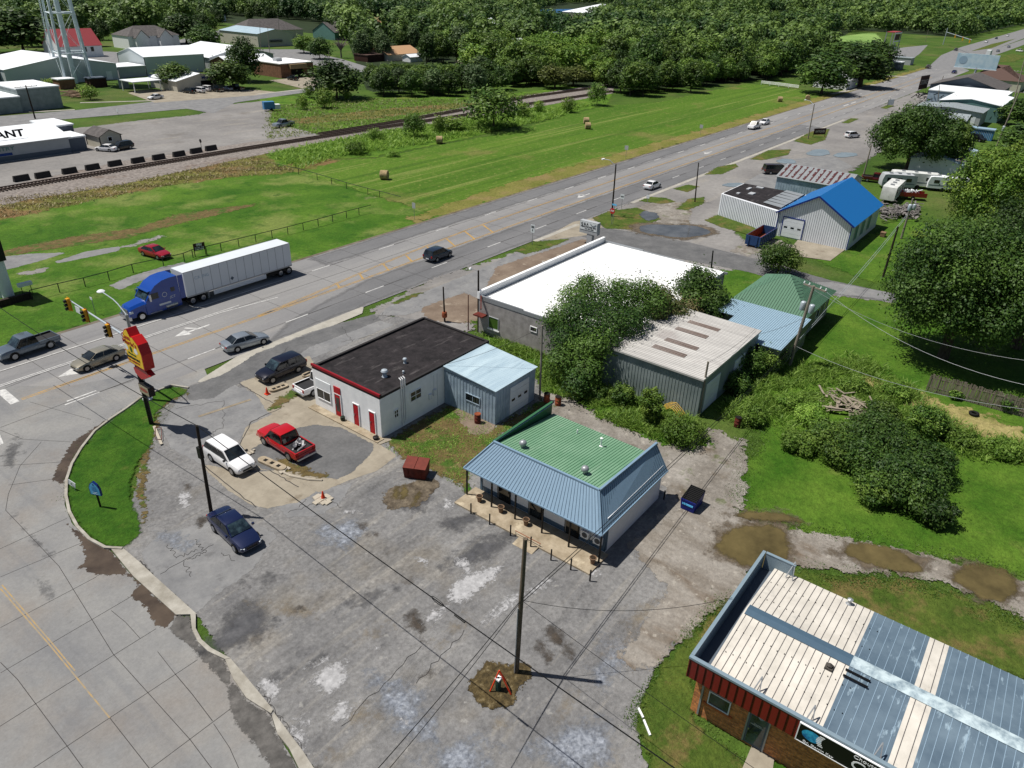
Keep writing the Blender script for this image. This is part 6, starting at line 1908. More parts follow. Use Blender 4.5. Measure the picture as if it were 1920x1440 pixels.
# red arrow under the cabinet
ar = [ray_x(q, xs_ + .1) for q in [(250, 688.5), (256, 687.5), (273, 697), (281, 706.5), (272, 711), (265, 711), (254, 699)]]
n = len(ar)
sb = MB()
sb.faces(ar + [(a[0] + .5, a[1], a[2]) for a in ar], [tuple(range(n))[::-1], tuple(range(n, 2 * n))] + [(i, (i + 1) % n, n + (i + 1) % n, n + i) for i in range(n)])
sb.build('arrow_panel', M['signred'], o)
# lower board
a = ray_x((259, 719), xs_ + .1)
c_ = ray_x((281, 744), xs_ + .1)
y0, y1 = c_[1], a[1]
z1 = ray_x((259, 718), xs_ + .1)[2]
z0 = ray_x((262, 734), xs_ + .1)[2]
lb = MB().box(xs_ + .1, y0, z0, xs_ + .6, y1, z1).build('lower_cabinet', M['black'], o)
MB().box(xs_ + .085, y0 + .06, z0 + .05, xs_ + .098, y1 - .06, z1 - .05).build('lower_face', plain('old_cream_panel', (156, 148, 124), .6), lb)
q = MB()
q.poly([(xs_ + .08, (y0 + y1) / 2 + (y1 - y0) * .4 * math.cos(t), (z0 + z1) / 2 + .02 + (z1 - z0) * .2 * math.sin(t) - (y1 - y0) * .0) for t in [k * math.pi / 10 for k in range(20)]][::-1])
q.build('faded_oval', plain('faded_red', (150, 84, 70), .7), lb)
# post feet / planks
x, y = G(297, 820)
o = MB().bar((*G(289, 800), .05), (*G(303, 834), .05), .22, .06).build('plank', M['conc'])
tag(o, 'pale plank lying on the ground below the restaurant sign post', 'plank')
o = thing('wire_frame', 'small rusty metal frame lying beside the pale plank', 'metal frame', (x, y, 0))
q = MB()
pa = [Vector((*G(*k), .12)) for k in ((291, 804), (303, 804), (304, 826), (292, 826))]
for k in range(4): q.tube([pa[k], pa[(k + 1) % 4]], .025, 5)
q.build('frame', M['rust'], o)
# church sign on the island
x, y = G(188.5, 950)
o = thing('pointed_sign', 'blue pointed arch sign with dark lettering on black post', 'sign', (x, y, 0), math.radians(24))
x = y = 0
MB().box(x - .05, y - .05, -.1, x + .05, y + .05, 1.15).build('post', M['black'], o, True)
prof = [(-.45, 1.1), (.45, 1.1), (.46, 1.7), (.3, 2.05), (0, 2.3), (-.3, 2.05), (-.46, 1.7)]
q = MB()
q.faces([(x - .08, y + a, z) for a, z in prof] + [(x + .06, y + a, z) for a, z in prof], [tuple(range(7))[::-1], tuple(range(7, 14))] + [(i, (i + 1) % 7, 7 + (i + 1) % 7, 7 + i) for i in range(7)])
bd = q.build('sign_board', M['navytrim'], o, True)
q = MB()
q.poly([(x - .087, y + a * .88, 1.62 + (z - 1.62) * .9) for a, z in prof][::-1])
q.build('sign_face', M['signblue'], bd, True)
for k in range(6):
 q = MB()
 z = 1.22 + k * .12
 q.box(x - .095, y - .22 + .03 * (k % 2), z, x - .09, y + .22 - .02 * (k % 3), z + .022)
 q.build('text_line', M['navytrim'] if k > 1 else M['textwhite'], bd, True)
q = MB()
q.tube([(x - .088, y, 2.02), (x - .094, y, 2.02)], .07, 10)
q.build('round_mark', M['textblue'], bd, True)
x, y = G(138, 918)
o = thing('yard_sign', 'small white yard sign stuck in the grass near the kerb', 'sign', (x, y, 0))
MB().bar((x - .05, y + .35, .62), (x + .1, y - .3, .42), .03, .5).build('panel', M['signwhite'], o)
for s_ in (-.25, .25): MB().tube([(x, y + s_, -.1), (x, y + s_, .45)], .015, 5).build('stake', M['alu'], o)
q = MB()
q.box(x - .04, y - .1, .5, x - .02, y + .1, .6)
q.build('lettering_block', M['olive'], o)
# clinic sign beside the white roof
x, y = G(1106, 457)
o = thing('clinic_sign', 'white lettered clinic sign on grey post beyond the white roof', 'sign', (x, y, 0))
MB().box(x - .35, y - .45, -.1, x + .35, y + .45, 3.2).build('post', M['greywall'], o)
a, c_ = ray_x((1088, 412), x - .4), ray_x((1121, 421), x - .4)
zb_ = ray_x((1088, 435), x - .4)[2]
cb_ = MB().box(x - .4, c_[1], zb_, x + .4, a[1], a[2]).build('sign_cabinet', M['greywall'], o)
zm_ = zb_ + (a[2] - zb_) * .3
MB().box(x - .44, c_[1] + .08, zm_, x - .41, a[1] - .08, a[2] - .12).build('sign_face', M['signwhite'], cb_)
yc, W_ = (a[1] + c_[1]) / 2, a[1] - c_[1]
T2 = lambda yy, zz: frame_m((x - .45, yy, zz), (0, -1, 0), (0, 0, 1))
hh = a[2] - zm_
text_mesh('G & A', hh * .42, M['textblack'], T2(yc + W_ * .22, zm_ + hh * .66), cb_, bold=.015, width=W_ * .42)
text_mesh('HEALTHCARE, INC', hh * .26, M['textblack'], T2(yc, zm_ + hh * .36), cb_, bold=.012, width=W_ * .85)
text_mesh('918 476 0220', hh * .15, M['textblack'], T2(yc - W_ * .05, zm_ + hh * .13), cb_, bold=.008, width=W_ * .5)
q = MB()
q.tube([(x - .45, yc - W_ * .1, zm_ + hh * .82), (x - .45, yc - W_ * .2, zm_ + hh * .6), (x - .45, yc - W_ * .3, zm_ + hh * .62), (x - .45, yc - W_ * .42, zm_ + hh * .8)], .05, 5)
q.build('swirl_mark', M['slate'], cb_)
def board_sign(name, label, px0, px1, base, hgt, mat, txt=None, tmat='textwhite', legs='brown', cat='sign', face='x', zt=None, tw=None):
 """board seen between two ground pixels (its feet)"""
 a_, c2 = Vector((*G(*px0), 0)), Vector((*G(*px1), 0))
 o_ = thing(name, label, cat, tuple((a_ + c2) / 2))
 for q_ in (a_, c2): MB().tube([q_ - Vector((0, 0, .2)), q_ + Vector((0, 0, base + hgt))], .06, 6).build('post', M[legs], o_)
 m_ = MB()
 m_.bar(a_ + Vector((0, 0, base + hgt / 2)), c2 + Vector((0, 0, base + hgt / 2)), .08, hgt)
 bo = m_.build('board', M[mat], o_)
 d_ = (c2 - a_).normalized()
 nn = Vector((d_.y, -d_.x, 0))
 if nn.dot(-a_) < 0: nn = -nn
 if txt:
  text_mesh(txt, hgt * .5, M[tmat], frame_m(tuple((a_ + c2) / 2 + Vector((0, 0, base + hgt / 2)) + nn * .06), tuple(d_), (0, 0, 1)), bo, width=(c2 - a_).length * (tw or .8), bold=.02)
 return o_
board_sign('notice_board', 'brown notice board with pale writing in the grass by the fence', (366, 480), (386, 476), .7, 1.0, 'brown', 'OPEN\nPASTURE', cat='sign')
board_sign('roadside_sign', 'brown wooden roadside sign on the grass island', (1524, 257), (1546, 256), .6, 1.6, 'brown', 'ANTIQUES', 'cream')
board_sign('roadside_sign', 'tall dark sign frame by the highway near the parked machinery', (1719, 176), (1735, 173), 1.5, 5.0, 'brown', 'STORAGE', 'cream')
board_sign('banner', 'small white banner on the far grass island', (1663, 200), (1674, 199), .5, 1.8, 'signwhite')
# billboard
x, y = G(1817, 172)
o = thing('billboard', 'large pale blue billboard on a single pole near the far intersection', 'billboard', (x, y, 0))
zt_ = HT((1817, 172), (1828, 128))
MB().tube([(x, y, -.2), (x, y, zt_ + .4)], .45, 10).build('pole', M['galv'], o)
pb = MB().box(x - .3, y - 7, zt_, x + .3, y + 8.0, zt_ + 5.2).build('panel', mk('billboard_face', S(176, 200, 212), .6, cols=[(.4, S(160, 190, 206)), (.7, S(200, 216, 222))], scale=.3), o)
q = MB()
q.tube([(x - .32, y + 5.5, zt_ + 2.8), (x - .36, y + 5.5, zt_ + 2.8)], 1.5, 18)
q.build('round_mark', M['cyan'], pb)
MB().box(x - .5, y - 7.2, zt_ - .3, x + .5, y + 8.2, zt_ - .05).build('catwalk', M['offwhite'], o)
def post_sign(label, base, h, w, hh, mat, name='road_sign', octo=False, txt=None, tm='textblack', rz=0):
 x, y = G(*base)
 o_ = thing(name, label, 'road sign', (x, y, 0))
 MB().tube([(x, y, -.1), (x, y, h)], .035, 6).build('post', M['alu'], o_)
 m_ = MB()
 if octo:
  pts = [(x - .04, y + w / 2 * math.cos(math.radians(22.5 + 45 * k)) / .92, h - hh / 2 + hh / 2 * math.sin(math.radians(22.5 + 45 * k)) / .92) for k in range(8)]
  m_.faces(pts + [(p[0] - .03, p[1], p[2]) for p in pts], [tuple(range(8)), tuple(range(8, 16))[::-1]] + [(i, (i + 1) % 8, 8 + (i + 1) % 8, 8 + i) for i in range(8)])
 else: m_.box(x - .07, y - w / 2, h - hh, x - .04, y + w / 2, h)
 s_ = m_.build('sign_plate', M[mat], o_)
 if txt: text_mesh(txt, hh * .4, M[tm], frame_m((x - .08, y, h - hh / 2), (0, -1, 0), (0, 0, 1)), s_, width=w * .7, bold=.01)
 return o_
post_sign('red octagonal stop sign next to the wooden street light', (1146, 421), 2.7, .9, .9, 'signred', 'stop_sign', True, 'STOP', 'textwhite')
post_sign('white route sign on the grass island beside the highway', (1165, 391), 2.5, .75, .8, 'signwhite', txt='69')
post_sign('white route marker with two plates before the dark side road', (998, 458), 3.0, .7, 1.2, 'signwhite', txt='SOUTH\n69')
post_sign('grey road sign at the corner where lawn meets hayfield', (777, 410), 2.6, .7, .9, 'greywall')
post_sign('diamond road sign facing away on the hayfield edge', (1173, 297), 2.8, .9, .9, 'greywall')
post_sign('farther small road sign on the hayfield edge', (1313, 253), 2.6, .9, .9, 'greywall')
post_sign('small floodlight box on a short post in the lawn', (179, 588), 2.0, .5, .3, 'offwhite', 'floodlight')
post_sign('small white sign on the lot island in the grass', (1214, 378), 1.2, .6, .6, 'signwhite')
post_sign('small green street sign above the stop sign', (1149, 420), 3.3, .8, .25, 'signblue')
post_sign('small round sign on the grass strip by the far street', (222, 216), 1.6, .8, .7, 'offwhite')
# edge monument with white columns at far left
x, y = G(12, 560)
o = thing('column_sign', 'brown and black sign box on two thick white columns at the left edge', 'sign', (x, y, 0))
for q_ in ((17, 558), (4, 553)):
 a_ = G(*q_)
 MB().tube([(a_[0], a_[1], -.2), (a_[0], a_[1], 4.6)], .62, 16).build('column', M['offwhite'], o, smooth=50)
a_ = G(17, 558)
MB().box(a_[0] - 1.6, a_[1] - .8, 4.6, a_[0] + .7, a_[1] + 3.5, 7.4).build('sign_box', M['black'], o)
MB().box(a_[0] - 1.5, a_[1] - .7, 7.42, a_[0] + .6, a_[1] + 3.4, 9.0).build('upper_box', M['brown'], o)
MB().box(a_[0] - 1.6, a_[1] - .8, 9.0, a_[0] + .7, a_[1] + 3.5, 9.2).build('top_plate', M['white'], o)
a_ = Vector((*G(0, 574), 0))
c_ = Vector((*G(60, 557), 0))
o = MB().bar(a_ + Vector((-3, 0, .2)), c_ + Vector((0, 0, .2)), .5, .9).build('retaining_wall', M['woodd'])
tag(o, 'low dark retaining wall at the left edge below the white columns', 'wall')
o = thing('floodlight', 'white floodlight fixture on black frame at the end of the dark low wall', 'floodlight', (*G(54, 556), 0))
x, y = G(54, 556)
for s_ in (-.5, .5): MB().tube([(x + s_, y, 0), (x + s_, y, 1.6)], .04, 5).build('frame_post', M['black'], o)
MB().box(x - .8, y - .3, 1.4, x + .7, y + .2, 1.8).build('lamp_box', M['signwhite'], o)
# far signal
x, y = G(1768, 84)
o = thing('far_traffic_signal', 'distant traffic signal mast with long arm over the far intersection', 'traffic light', (x, y, 0))
MB().tube([(x, y, 0), (x, y, 12)], .3, 8).build('mast', M['galv'], o)
e = Vector((*G(1822, 75, 9), 9))
MB().tube([(x, y, 9), tuple(e)], .22, 8).build('mast_arm', M['galv'], o)
for k in (.4, .7, .95):
 c_ = Vector((x, y, 9)).lerp(e, k)
 MB().box(c_.x - .3, c_.y - .4, c_.z - 2, c_.x + .3, c_.y + .4, c_.z + .4).build('signal_head', M['yellow'], o)
# ================================================================ SMALL THINGS
def hay_bale(label, px_, ang=0.0, first=[None]):
 x, y = G(*px_)
 if first[0] is None:
  m_ = MB()
  prof = []
  n_ = 24
  V, F = [], []
  for xx, rr_ in ((-.72, .25), (-.72, .8), (-.66, .86), (.66, .86), (.72, .8), (.72, .25)):
   for k in range(n_):
    V.append((xx, rr_ * math.cos(2 * math.pi * k / n_), .84 + rr_ * math.sin(2 * math.pi * k / n_)))
  for i in range(5):
   for k in range(n_): F.append((i * n_ + k, i * n_ + (k + 1) % n_, (i + 1) * n_ + (k + 1) % n_, (i + 1) * n_ + k))
  F += [tuple(range(n_)), tuple(range(5 * n_, 6 * n_))]
  m_.faces(V, F)
  o_ = m_.build('hay_bale', M['hay'], smooth=40)
  first[0] = o_
 else:
  o_ = first[0].copy()
  COL.objects.link(o_)
 o_.location = (x, y, -.1)
 o_.rotation_euler = (0, 0, ang)
 o_.scale = (1.02, 1.02, 1.0)
 tag(o_, label, 'hay bale', 'round hay bales in the hayfield')
hay_bale('round hay bale nearest the lawn fence corner', (721, 335), math.radians(-60))
hay_bale('round hay bale beside the weeds below the railway', (824, 268), math.radians(-50))
hay_bale('nearer bale of the touching pair in the middle of the hayfield', (1102, 241), math.radians(-50))
hay_bale('farther bale of the touching pair in the middle of the hayfield', (1099, 231), math.radians(-50))
hay_bale('single round hay bale near the far end of the hayfield', (1462, 190), math.radians(-60))
hay_bale('round hay bale closest to the highway at the far end', (1514, 187), math.radians(20))
# concrete blocks along the railway
blk = None
for i, (qx, qy) in enumerate([(41, 338), (81, 332), (131, 324), (174, 317), (216, 310), (259, 304), (298, 298), (336, 292), (368, 286), (396, 281)]):
 x, y = G(qx, qy)
 if blk is None:
  m_ = MB()
  m_.faces([(-1.35, -.4, -.1), (1.35, -.4, -.1), (1.35, .4, -.1), (-1.35, .4, -.1), (-1.3, -.2, .95), (1.3, -.2, .95), (1.3, .2, .95), (-1.3, .2, .95)], [(0, 3, 2, 1), (4, 5, 6, 7), (0, 1, 5, 4), (1, 2, 6, 5), (2, 3, 7, 6), (3, 0, 4, 7)])
  blk = m_.build('barrier_block', plain('barrier_shade_tone', (52, 50, 50), .9, var=.2))  # concrete given the dark tone of its shaded side, shade put into the colour
  o_ = blk
 else:
  o_ = blk.copy()
  COL.objects.link(o_)
 o_.location = (x, y, 0)
 o_.rotation_euler = (0, 0, math.radians(3))
 tag(o_, ['first', 'second', 'third', 'fourth', 'fifth', 'sixth', 'seventh', 'eighth', 'ninth', 'tenth'][i] + ' dark barrier block from the left along the railway', 'barrier', 'dark barrier blocks along the gravel lot')
# railway tracks
def track(label, pts, z=0.05):
 P_ = [np.array(p) for p in pts]
 o_ = thing('railway_track', label, 'railway track', (float(P_[0][0]), float(P_[0][1]), 0))
 for s_ in (-.72, .72):
  off = offset([tuple(p) for p in P_], s_)
  m_ = MB()
  for a2, b2 in zip(off[:-1], off[1:]): m_.bar((*a2, z + .2), (*b2, z + .2), .12, .18)
  m_.build('rail', M['steeltie'], o_)
 ties = MB()
 for a2, b2 in zip(P_[:-1], P_[1:]):
  L = np.linalg.norm(b2 - a2)
  d2 = (b2 - a2) / L
  n2 = np.array([-d2[1], d2[0]])
  k = 0
  while k < L:
   c2 = a2 + d2 * k
   ties.bar((*(c2 - n2 * 1.35), z + .02), (*(c2 + n2 * 1.35), z + .02), .26, .12)
   k += .62
 ties.build('sleepers', M['tie'], o_)['kind'] = 'stuff'
 return o_
track('main railway track running the whole way behind the lawn', GP([(-60, 366), (0, 356), (240, 316), (480, 276), (680, 245), (880, 215), (992, 195), (1100, 179), (1150, 171)]))
track('second railway track branching off beyond the parked silver pickup', GP([(600, 252), (757, 226.5), (880, 204), (985, 183), (1100, 167), (1148, 160)]))
x, y = G(379, 284)
o = thing('track_signal', 'small black disc signal on short post beside the railway', 'signal', (x, y, 0))
MB().tube([(x, y, 0), (x, y, 2.2)], .05, 5).build('post', M['black'], o)
MB().tube([(x - .03, y, 2.2), (x + .03, y, 2.2)], .4, 12).build('disc', M['black'], o)
def pipe_fence(label, pts, h=1.05, step=None, mat='pipe', rails=(1.0,), name='pipe_fence', r=.05):
 P_ = [Vector((*p, 0)) for p in GP(pts)]
 o_ = thing(name, label, 'fence', tuple(P_[0]))
 for zf in rails:
  MB().tube([p + Vector((0, 0, h * zf)) for p in P_], r, 5).build('rail', M[mat], o_)
 for a2, b2 in zip(P_[:-1], P_[1:]):
  L = (b2 - a2).length
  k = 0
  n2 = max(1, round(L / (step or 3.2)))
  for i in range(n2):
   c2 = a2.lerp(b2, i / n2)
   MB().tube([c2 - Vector((0, 0, .2)), c2 + Vector((0, 0, h))], r * 1.15, 5).build('post', M[mat], o_)
 return o_
pipe_fence('dark pipe fence along the highway side of the lawn', [(60, 560), (112, 547), (160, 536), (205, 524), (250, 510), (307, 498), (346, 489), (362, 482), (388, 476), (415, 469), (480, 453), (540, 438), (597, 423), (650, 408), (696, 396)])
pipe_fence('dark pipe fence between the lawn and the hayfield', [(522, 318), (560, 326), (595, 336), (650, 353), (690, 364), (712, 369), (752, 380)], step=4)
pipe_fence('white three-rail fence at the far end of the hayfield', [(1427, 158), (1460, 162), (1497, 167)], 1.3, 4, 'white', (.4, .7, 1.0), 'white_fence', .09)
pipe_fence('white rail fence behind the lone roadside tree', [(1570, 165), (1600, 160)], 1.3, 4, 'white', (.4, .7, 1.0), 'white_fence', .09)
# wooden board fence at right
a_, c_ = Vector((*G(1737, 730), 0)), Vector((*G(1990, 800), 0))
o = thing('board_fence', 'weathered grey board fence under the big oak', 'fence', tuple(a_))
m_ = MB()
L = (c_ - a_).length
rr = random.Random(2)
k = 0
dd = (c_ - a_).normalized()
while k < L:
 p_ = a_ + dd * k + Vector((dd.y, -dd.x, 0)) * rr.uniform(-.03, .03)
 lean = rr.uniform(-.05, .05)
 m_.bar(p_ - Vector((0, 0, .1)), p_ + dd * lean + Vector((0, 0, 1.75 + rr.uniform(-.12, .1))), .13, .03, up=tuple(dd.cross(Vector((0, 0, 1)))))
 k += .16
m_.build('boards', M['fencewood'], o)
for z in (.4, 1.4): MB().bar(a_ + Vector((0, .06, z)), c_ + Vector((0, .06, z)), .05, .1).build('rail', M['fencewood'], o)
# dumpsters
o = thing('brown_dumpster', 'rusty brown dumpster with two flat lids in the lot', 'dumpster', (33.55, 34.0, -.03), math.radians(-62))
m_ = MB()
m_.faces([(-.85, -.6, 0), (.85, -.6, 0), (.85, .6, 0), (-.85, .6, 0), (-.92, -.72, 1.0), (.92, -.72, 1.0), (.92, .66, 1.15), (-.92, .66, 1.15)], [(0, 3, 2, 1), (0, 1, 5, 4), (1, 2, 6, 5), (2, 3, 7, 6), (3, 0, 4, 7), (4, 5, 6, 7)])
for x in (-.5, 0, .5): m_.box(x - .03, -.72, .1, x + .03, -.66, .9)
m_.build('bin_body', M['rust'], o, True)
for s_ in (-1, 1):
 m_ = MB()
 m_.slab([(s_ * .47 - .45, -.75, 1.04), (s_ * .47 + .45, -.75, 1.04), (s_ * .47 + .45, .68, 1.21), (s_ * .47 - .45, .68, 1.21)], .05)
 m_.build('lid', plain('rusty_lid', (104, 46, 36), .7, var=.2), o, True)
o = thing('blue_dumpster', 'blue dumpster with black ribbed lid beside the white building', 'dumpster', (43.95, 15.3, -.03), 0)
o.scale = (.86, .86, .86)
m_ = MB()
m_.faces([(-.9, -.6, 0), (.9, -.6, 0), (.9, .6, 0), (-.9, .6, 0), (-.95, -.7, 1.05), (.95, -.7, 1.4), (.95, .7, 1.4), (-.95, .7, 1.05)], [(0, 3, 2, 1), (0, 1, 5, 4), (1, 2, 6, 5), (2, 3, 7, 6), (3, 0, 4, 7), (4, 5, 6, 7)])
m_.build('bin_body', plain('bin_blue', (14, 28, 112), .5, var=.08), o, True)
m_ = MB()
m_.box(-.96, -.5, .55, -.9, .5, .72)
m_.build('bin_label', M['signblue'], o, True)
m_ = MB()
m_.slab([(-.9, -.68, 1.12), (.93, -.68, 1.46), (.93, .68, 1.46), (-.9, .68, 1.12)], .05)
for k in range(9):
 x = -.8 + k * .2
 m_.bar((x, -.66, 1.15 + (x + .9) * .186), (x, .66, 1.15 + (x + .9) * .186), .06, .05)
m_.build('lid', M['black'], o, True)
o = thing('rolloff_container', 'open blue roll-off container with rusty inside by the roll-up door', 'container', (108.2, 34.8, 0))
m_ = MB()
X0, X1, Y0, Y1, hh = 108.2, 115.2, 34.7, 37.0, 1.7
m_.box(X0, Y0, .25, X1, Y0 + .08, hh); m_.box(X0, Y1 - .08, .25, X1, Y1, hh); m_.box(X0, Y0 + .08, .25, X0 + .08, Y1 - .08, hh); m_.box(X1 - .08, Y0 + .08, .25, X1, Y1 - .08, hh)
for x in np.linspace(X0 + .4, X1 - .4, 9): m_.box(x - .06, Y0 - .08, .25, x + .06, Y0, hh)
for y in (Y0 + .5, Y1 - .5): m_.box(X0 - .1, y - .08, .1, X0, y + .08, hh)
m_.build('container_wall', plain('container_blue_dark', (36, 66, 110), .6, var=.15), o)
m_ = MB()
m_.box(X0 + .08, Y0 + .08, .3, X1 - .08, Y1 - .08, .36)
m_.box(X0 + .09, Y0 + .09, .36, X1 - .09, Y0 + .12, hh - .02); m_.box(X0 + .09, Y1 - .12, .36, X1 - .09, Y1 - .09, hh - .02)
m_.build('rusty_lining', M['rusto'], o)
m_ = MB()
for k in range(14): m_.lathe((X0 + .8 + rr.random() * 1.8, Y0 + .4 + rr.random() * 1.5, .4), [(.3, 0), (.25, .3), (.05, .45)], 6)
m_.build('scrap', M['conc'], o)['kind'] = 'stuff'
# cones
cone = thing('traffic_cone', 'orange traffic cone on the broken concrete patch in the lot', 'traffic cone', (*G(606, 934), -.05), 0, 'orange traffic cones')
MB().lathe((0, 0, .04), [(.17, 0), (.05, .62), (.03, .66)], 14).build('cone_body', M['orange'], cone, True, smooth=50)
MB().box(-.22, -.22, 0, .22, .22, .04).build('cone_base', M['orange'], cone, True)
c_ = copy_tree(cone)
c_.location = (*G(501, 738), -.03)
c_['label'] = 'orange traffic cone standing on the concrete island near the navy car'
m_ = MB()
for k in range(16):
 x, y = G(606 + rr.uniform(-14, 14), 934 + rr.uniform(-9, 9))
 s_ = rr.uniform(.08, .3)
 m_.box(x - s_, y - s_ * .7, -.06, x + s_, y + s_ * .7, -.06 + s_ * .35)
o = m_.build('rubble', M['conc'])
tag(o, 'broken concrete rubble around the traffic cone', 'rubble', kind='stuff')
def capsule(cx, cy, L, W, ang, n=8):
 out = []
 for k in range(n + 1):
  t = -math.pi / 2 + math.pi * k / n
  out.append((L / 2 - W / 2 + W / 2 * math.cos(t), W / 2 * math.sin(t)))
 for k in range(n + 1):
  t = math.pi / 2 + math.pi * k / n
  out.append((-L / 2 + W / 2 + W / 2 * math.cos(t), W / 2 * math.sin(t)))
 return [(cx + x * math.cos(ang) - y * math.sin(ang), cy + x * math.sin(ang) + y * math.cos(ang)) for x, y in out]
for (q0, q1, lab) in (((489, 861), (532, 880), 'old concrete pump island with three square holes beside the red pickup'), ((508, 733), (537, 723), 'smaller concrete pump island beside the navy car'), ((570, 706), (583, 700), 'short concrete island at the corner of the white shop')):
 a_, c_ = np.array(G(*q0)), np.array(G(*q1))
 m = (a_ + c_) / 2
 L = np.linalg.norm(c_ - a_) + .3
 an = math.atan2(*(c_ - a_)[::-1])
 o = thing('pump_island', lab, 'concrete island', (float(m[0]), float(m[1]), 0))
 MB().prism(capsule(m[0], m[1], L, .75, an), -.15, .14).build('island_slab', M['porch'], o)
 for k in (-1, 0, 1):
  cx, cy = m[0] + math.cos(an) * k * L * .25, m[1] + math.sin(an) * k * L * .25
  qq = [(cx + s1 * .16 * math.cos(an) - s2 * .16 * math.sin(an), cy + s1 * .16 * math.sin(an) + s2 * .16 * math.cos(an)) for s1, s2 in ((-1, -1), (1, -1), (1, 1), (-1, 1))]
  MB().prism(qq, .12, .147).build('opening', M['darkin'], o)
# broken kerb bits
for (q_, lab) in (((469, 850), 'broken kerb bricks left of the pump island'), ((534, 884), 'broken concrete block at the near end of the pump island')):
 m_ = MB()
 x, y = G(*q_)
 for k in range(4): m_.box(x + k * .25 - .4, y + rr.uniform(-.2, .1), -.08, x + k * .25 - .2, y + rr.uniform(.2, .35), .06)
 tag(m_.build('kerb_rubble', M['conc']), lab, 'rubble')
m_ = MB()
m_.tube([(*G(500, 871), .0), (*G(545, 892), .0), (*G(580, 899), .0), (*G(604, 900), .0)], .09, 6)
tag(m_.build('kerb_bar', M['conc']), 'curved low concrete kerb running past the pump island', 'kerb')
# tripod and pedestal
x, y = G(934, 1292)
o = thing('cable_pedestal', 'dark green cable pedestal with white top in the dirt patch', 'utility pedestal', (x, y, -.05))
MB().lathe((0, 0, 0), [(.16, 0), (.16, .85), (.13, .95), (.03, 1.0)], 12).build('pedestal_body', plain('pedestal_green', (30, 62, 56), .5), o, True, smooth=50)
MB().box(-.15, -.15, .86, .15, .15, .98).build('cap', M['white'], o, True)
o = thing('orange_frame', 'orange steel guard frame leaning around the green pedestal', 'guard frame', (x, y, 0))
apex = Vector((*G(939, 1252, 1.3), 1.3))
apex = Vector((x + .05, y, 1.45))
for i, q_ in enumerate(((919, 1296), (958, 1302), (950, 1278))): MB().bar((*G(*q_), 0), tuple(apex), .06, .06).build('leg', M['orange'], o)
# litter, barrels
for (q_, lab, mt) in (((1025, 752), 'orange rusty barrel at the corner behind the annex', 'rusto'), ((1046, 758), 'second rusty barrel beyond the green roof tip', 'rusto'), ((1382, 797), 'red rusty drum in the grass right of the metal shed', 'rust')):
 x, y = G(*q_)
 o = thing('oil_barrel', lab, 'barrel', (x, y, -.08))
 MB().lathe((0, 0, 0), [(.29, 0), (.29, .3), (.31, .31), (.29, .33), (.29, .6), (.31, .61), (.29, .63), (.29, .9)]).build('barrel_body', M[mt], o, True, smooth=50)
 MB().lathe((0, 0, 0.9), [(.3, 0), (.3, .02), (.2, .02)]).build('lid', M['darkin'], o, True)
for (q_, lab) in (((1708, 740), 'black tyre lying in the grass left of the board fence'), ((1826, 776), 'black tyre lying in the straw in front of the board fence')):
 x, y = G(*q_)
 V, F = [], []
 for i in range(16):
  for j in range(8):
   t, s_ = 2 * math.pi * i / 16, 2 * math.pi * j / 8
   r_ = .34 + .13 * math.cos(s_)
   V.append((x + r_ * math.cos(t), y + r_ * math.sin(t), .06 + .12 * math.sin(s_)))
   F.append((i * 8 + j, ((i + 1) % 16) * 8 + j, ((i + 1) % 16) * 8 + (j + 1) % 8, i * 8 + (j + 1) % 8))
 m_ = MB()
 m_.faces(V, F)
 tag(m_.build('tyre', M['rubber'], smooth=60), lab, 'tyre')
o = thing('yellow_hose', 'bundle of yellow flexible pipes spilling out at the shed corner', 'hose', (*G(1270, 772), 0))
for k in range(5):
 a_, c_ = Vector((*G(1243 + k, 764 + k * 2), .25)), Vector((*G(1288 - k * 4, 782 + k), 0))
 m_ = (a_ + c_) / 2 + Vector((0, 0, .9 - k * .08))
 MB().tube([a_, a_.lerp(m_, .6) + Vector((0, 0, .15)), m_, m_.lerp(c_, .5) + Vector((0, 0, .1)), c_], .035, 5).build('flexible_pipe', plain('hose_yellow', (206, 168, 72), .6), o)
x, y = G(1348, 600)
o = thing('satellite_dish', 'white satellite dish on a pole by the light blue roof', 'satellite dish', (x, y, 0))
MB().tube([(x, y, 0), (x, y, 1.6)], .04, 6).build('pole', M['alu'], o)
MB().lathe((x, y, 1.5), [(.05, 0), (.4, .1), (.62, .3), (.6, .32), (.38, .14)], 18).build('dish', M['white'], o, smooth=50)
# debris pile
m_ = MB()
for k in range(90):
 qx, qy = rr.gauss(1592, 24), 0
 qy = 770 + (qx - 1600) * .45 + rr.gauss(0, 12)
 x, y = G(qx, qy)
 t = rr.random() * 3.14
 L = rr.uniform(.4, 1.5)
 z = rr.uniform(.05, .5)
 L *= .6
 m_.bar((x - L * math.cos(t), y - L * math.sin(t), z), (x + L * math.cos(t), y + L * math.sin(t), z + rr.uniform(-.3, .3)), rr.uniform(.08, .3), .05)
tag(m_.build('brush_pile', plain('bleached_wood', (140, 130, 116), .9, var=.25)), 'heap of bleached boards and branches in the overgrown mound', 'debris pile', kind='stuff')
m_ = MB()
for k in range(220):
 qx, qy = rr.uniform(1650, 1722), rr.gauss(400, 7)
 x, y = G(qx, qy)
 t = rr.random() * 3.14
 L = rr.uniform(.2, .9)
 m_.bar((x - L * math.cos(t), y - L * math.sin(t), rr.uniform(.1, .9)), (x + L * math.cos(t), y + L * math.sin(t), rr.uniform(.1, 1.0)), rr.uniform(.1, .5), .08)
tag(m_.build('scrap_heap', plain('mixed_scrap', (110, 106, 104), .7, var=.6, scale=2.0)), 'heap of mixed grey scrap behind the blue-roofed shop', 'scrap heap', kind='stuff')
m_ = MB()
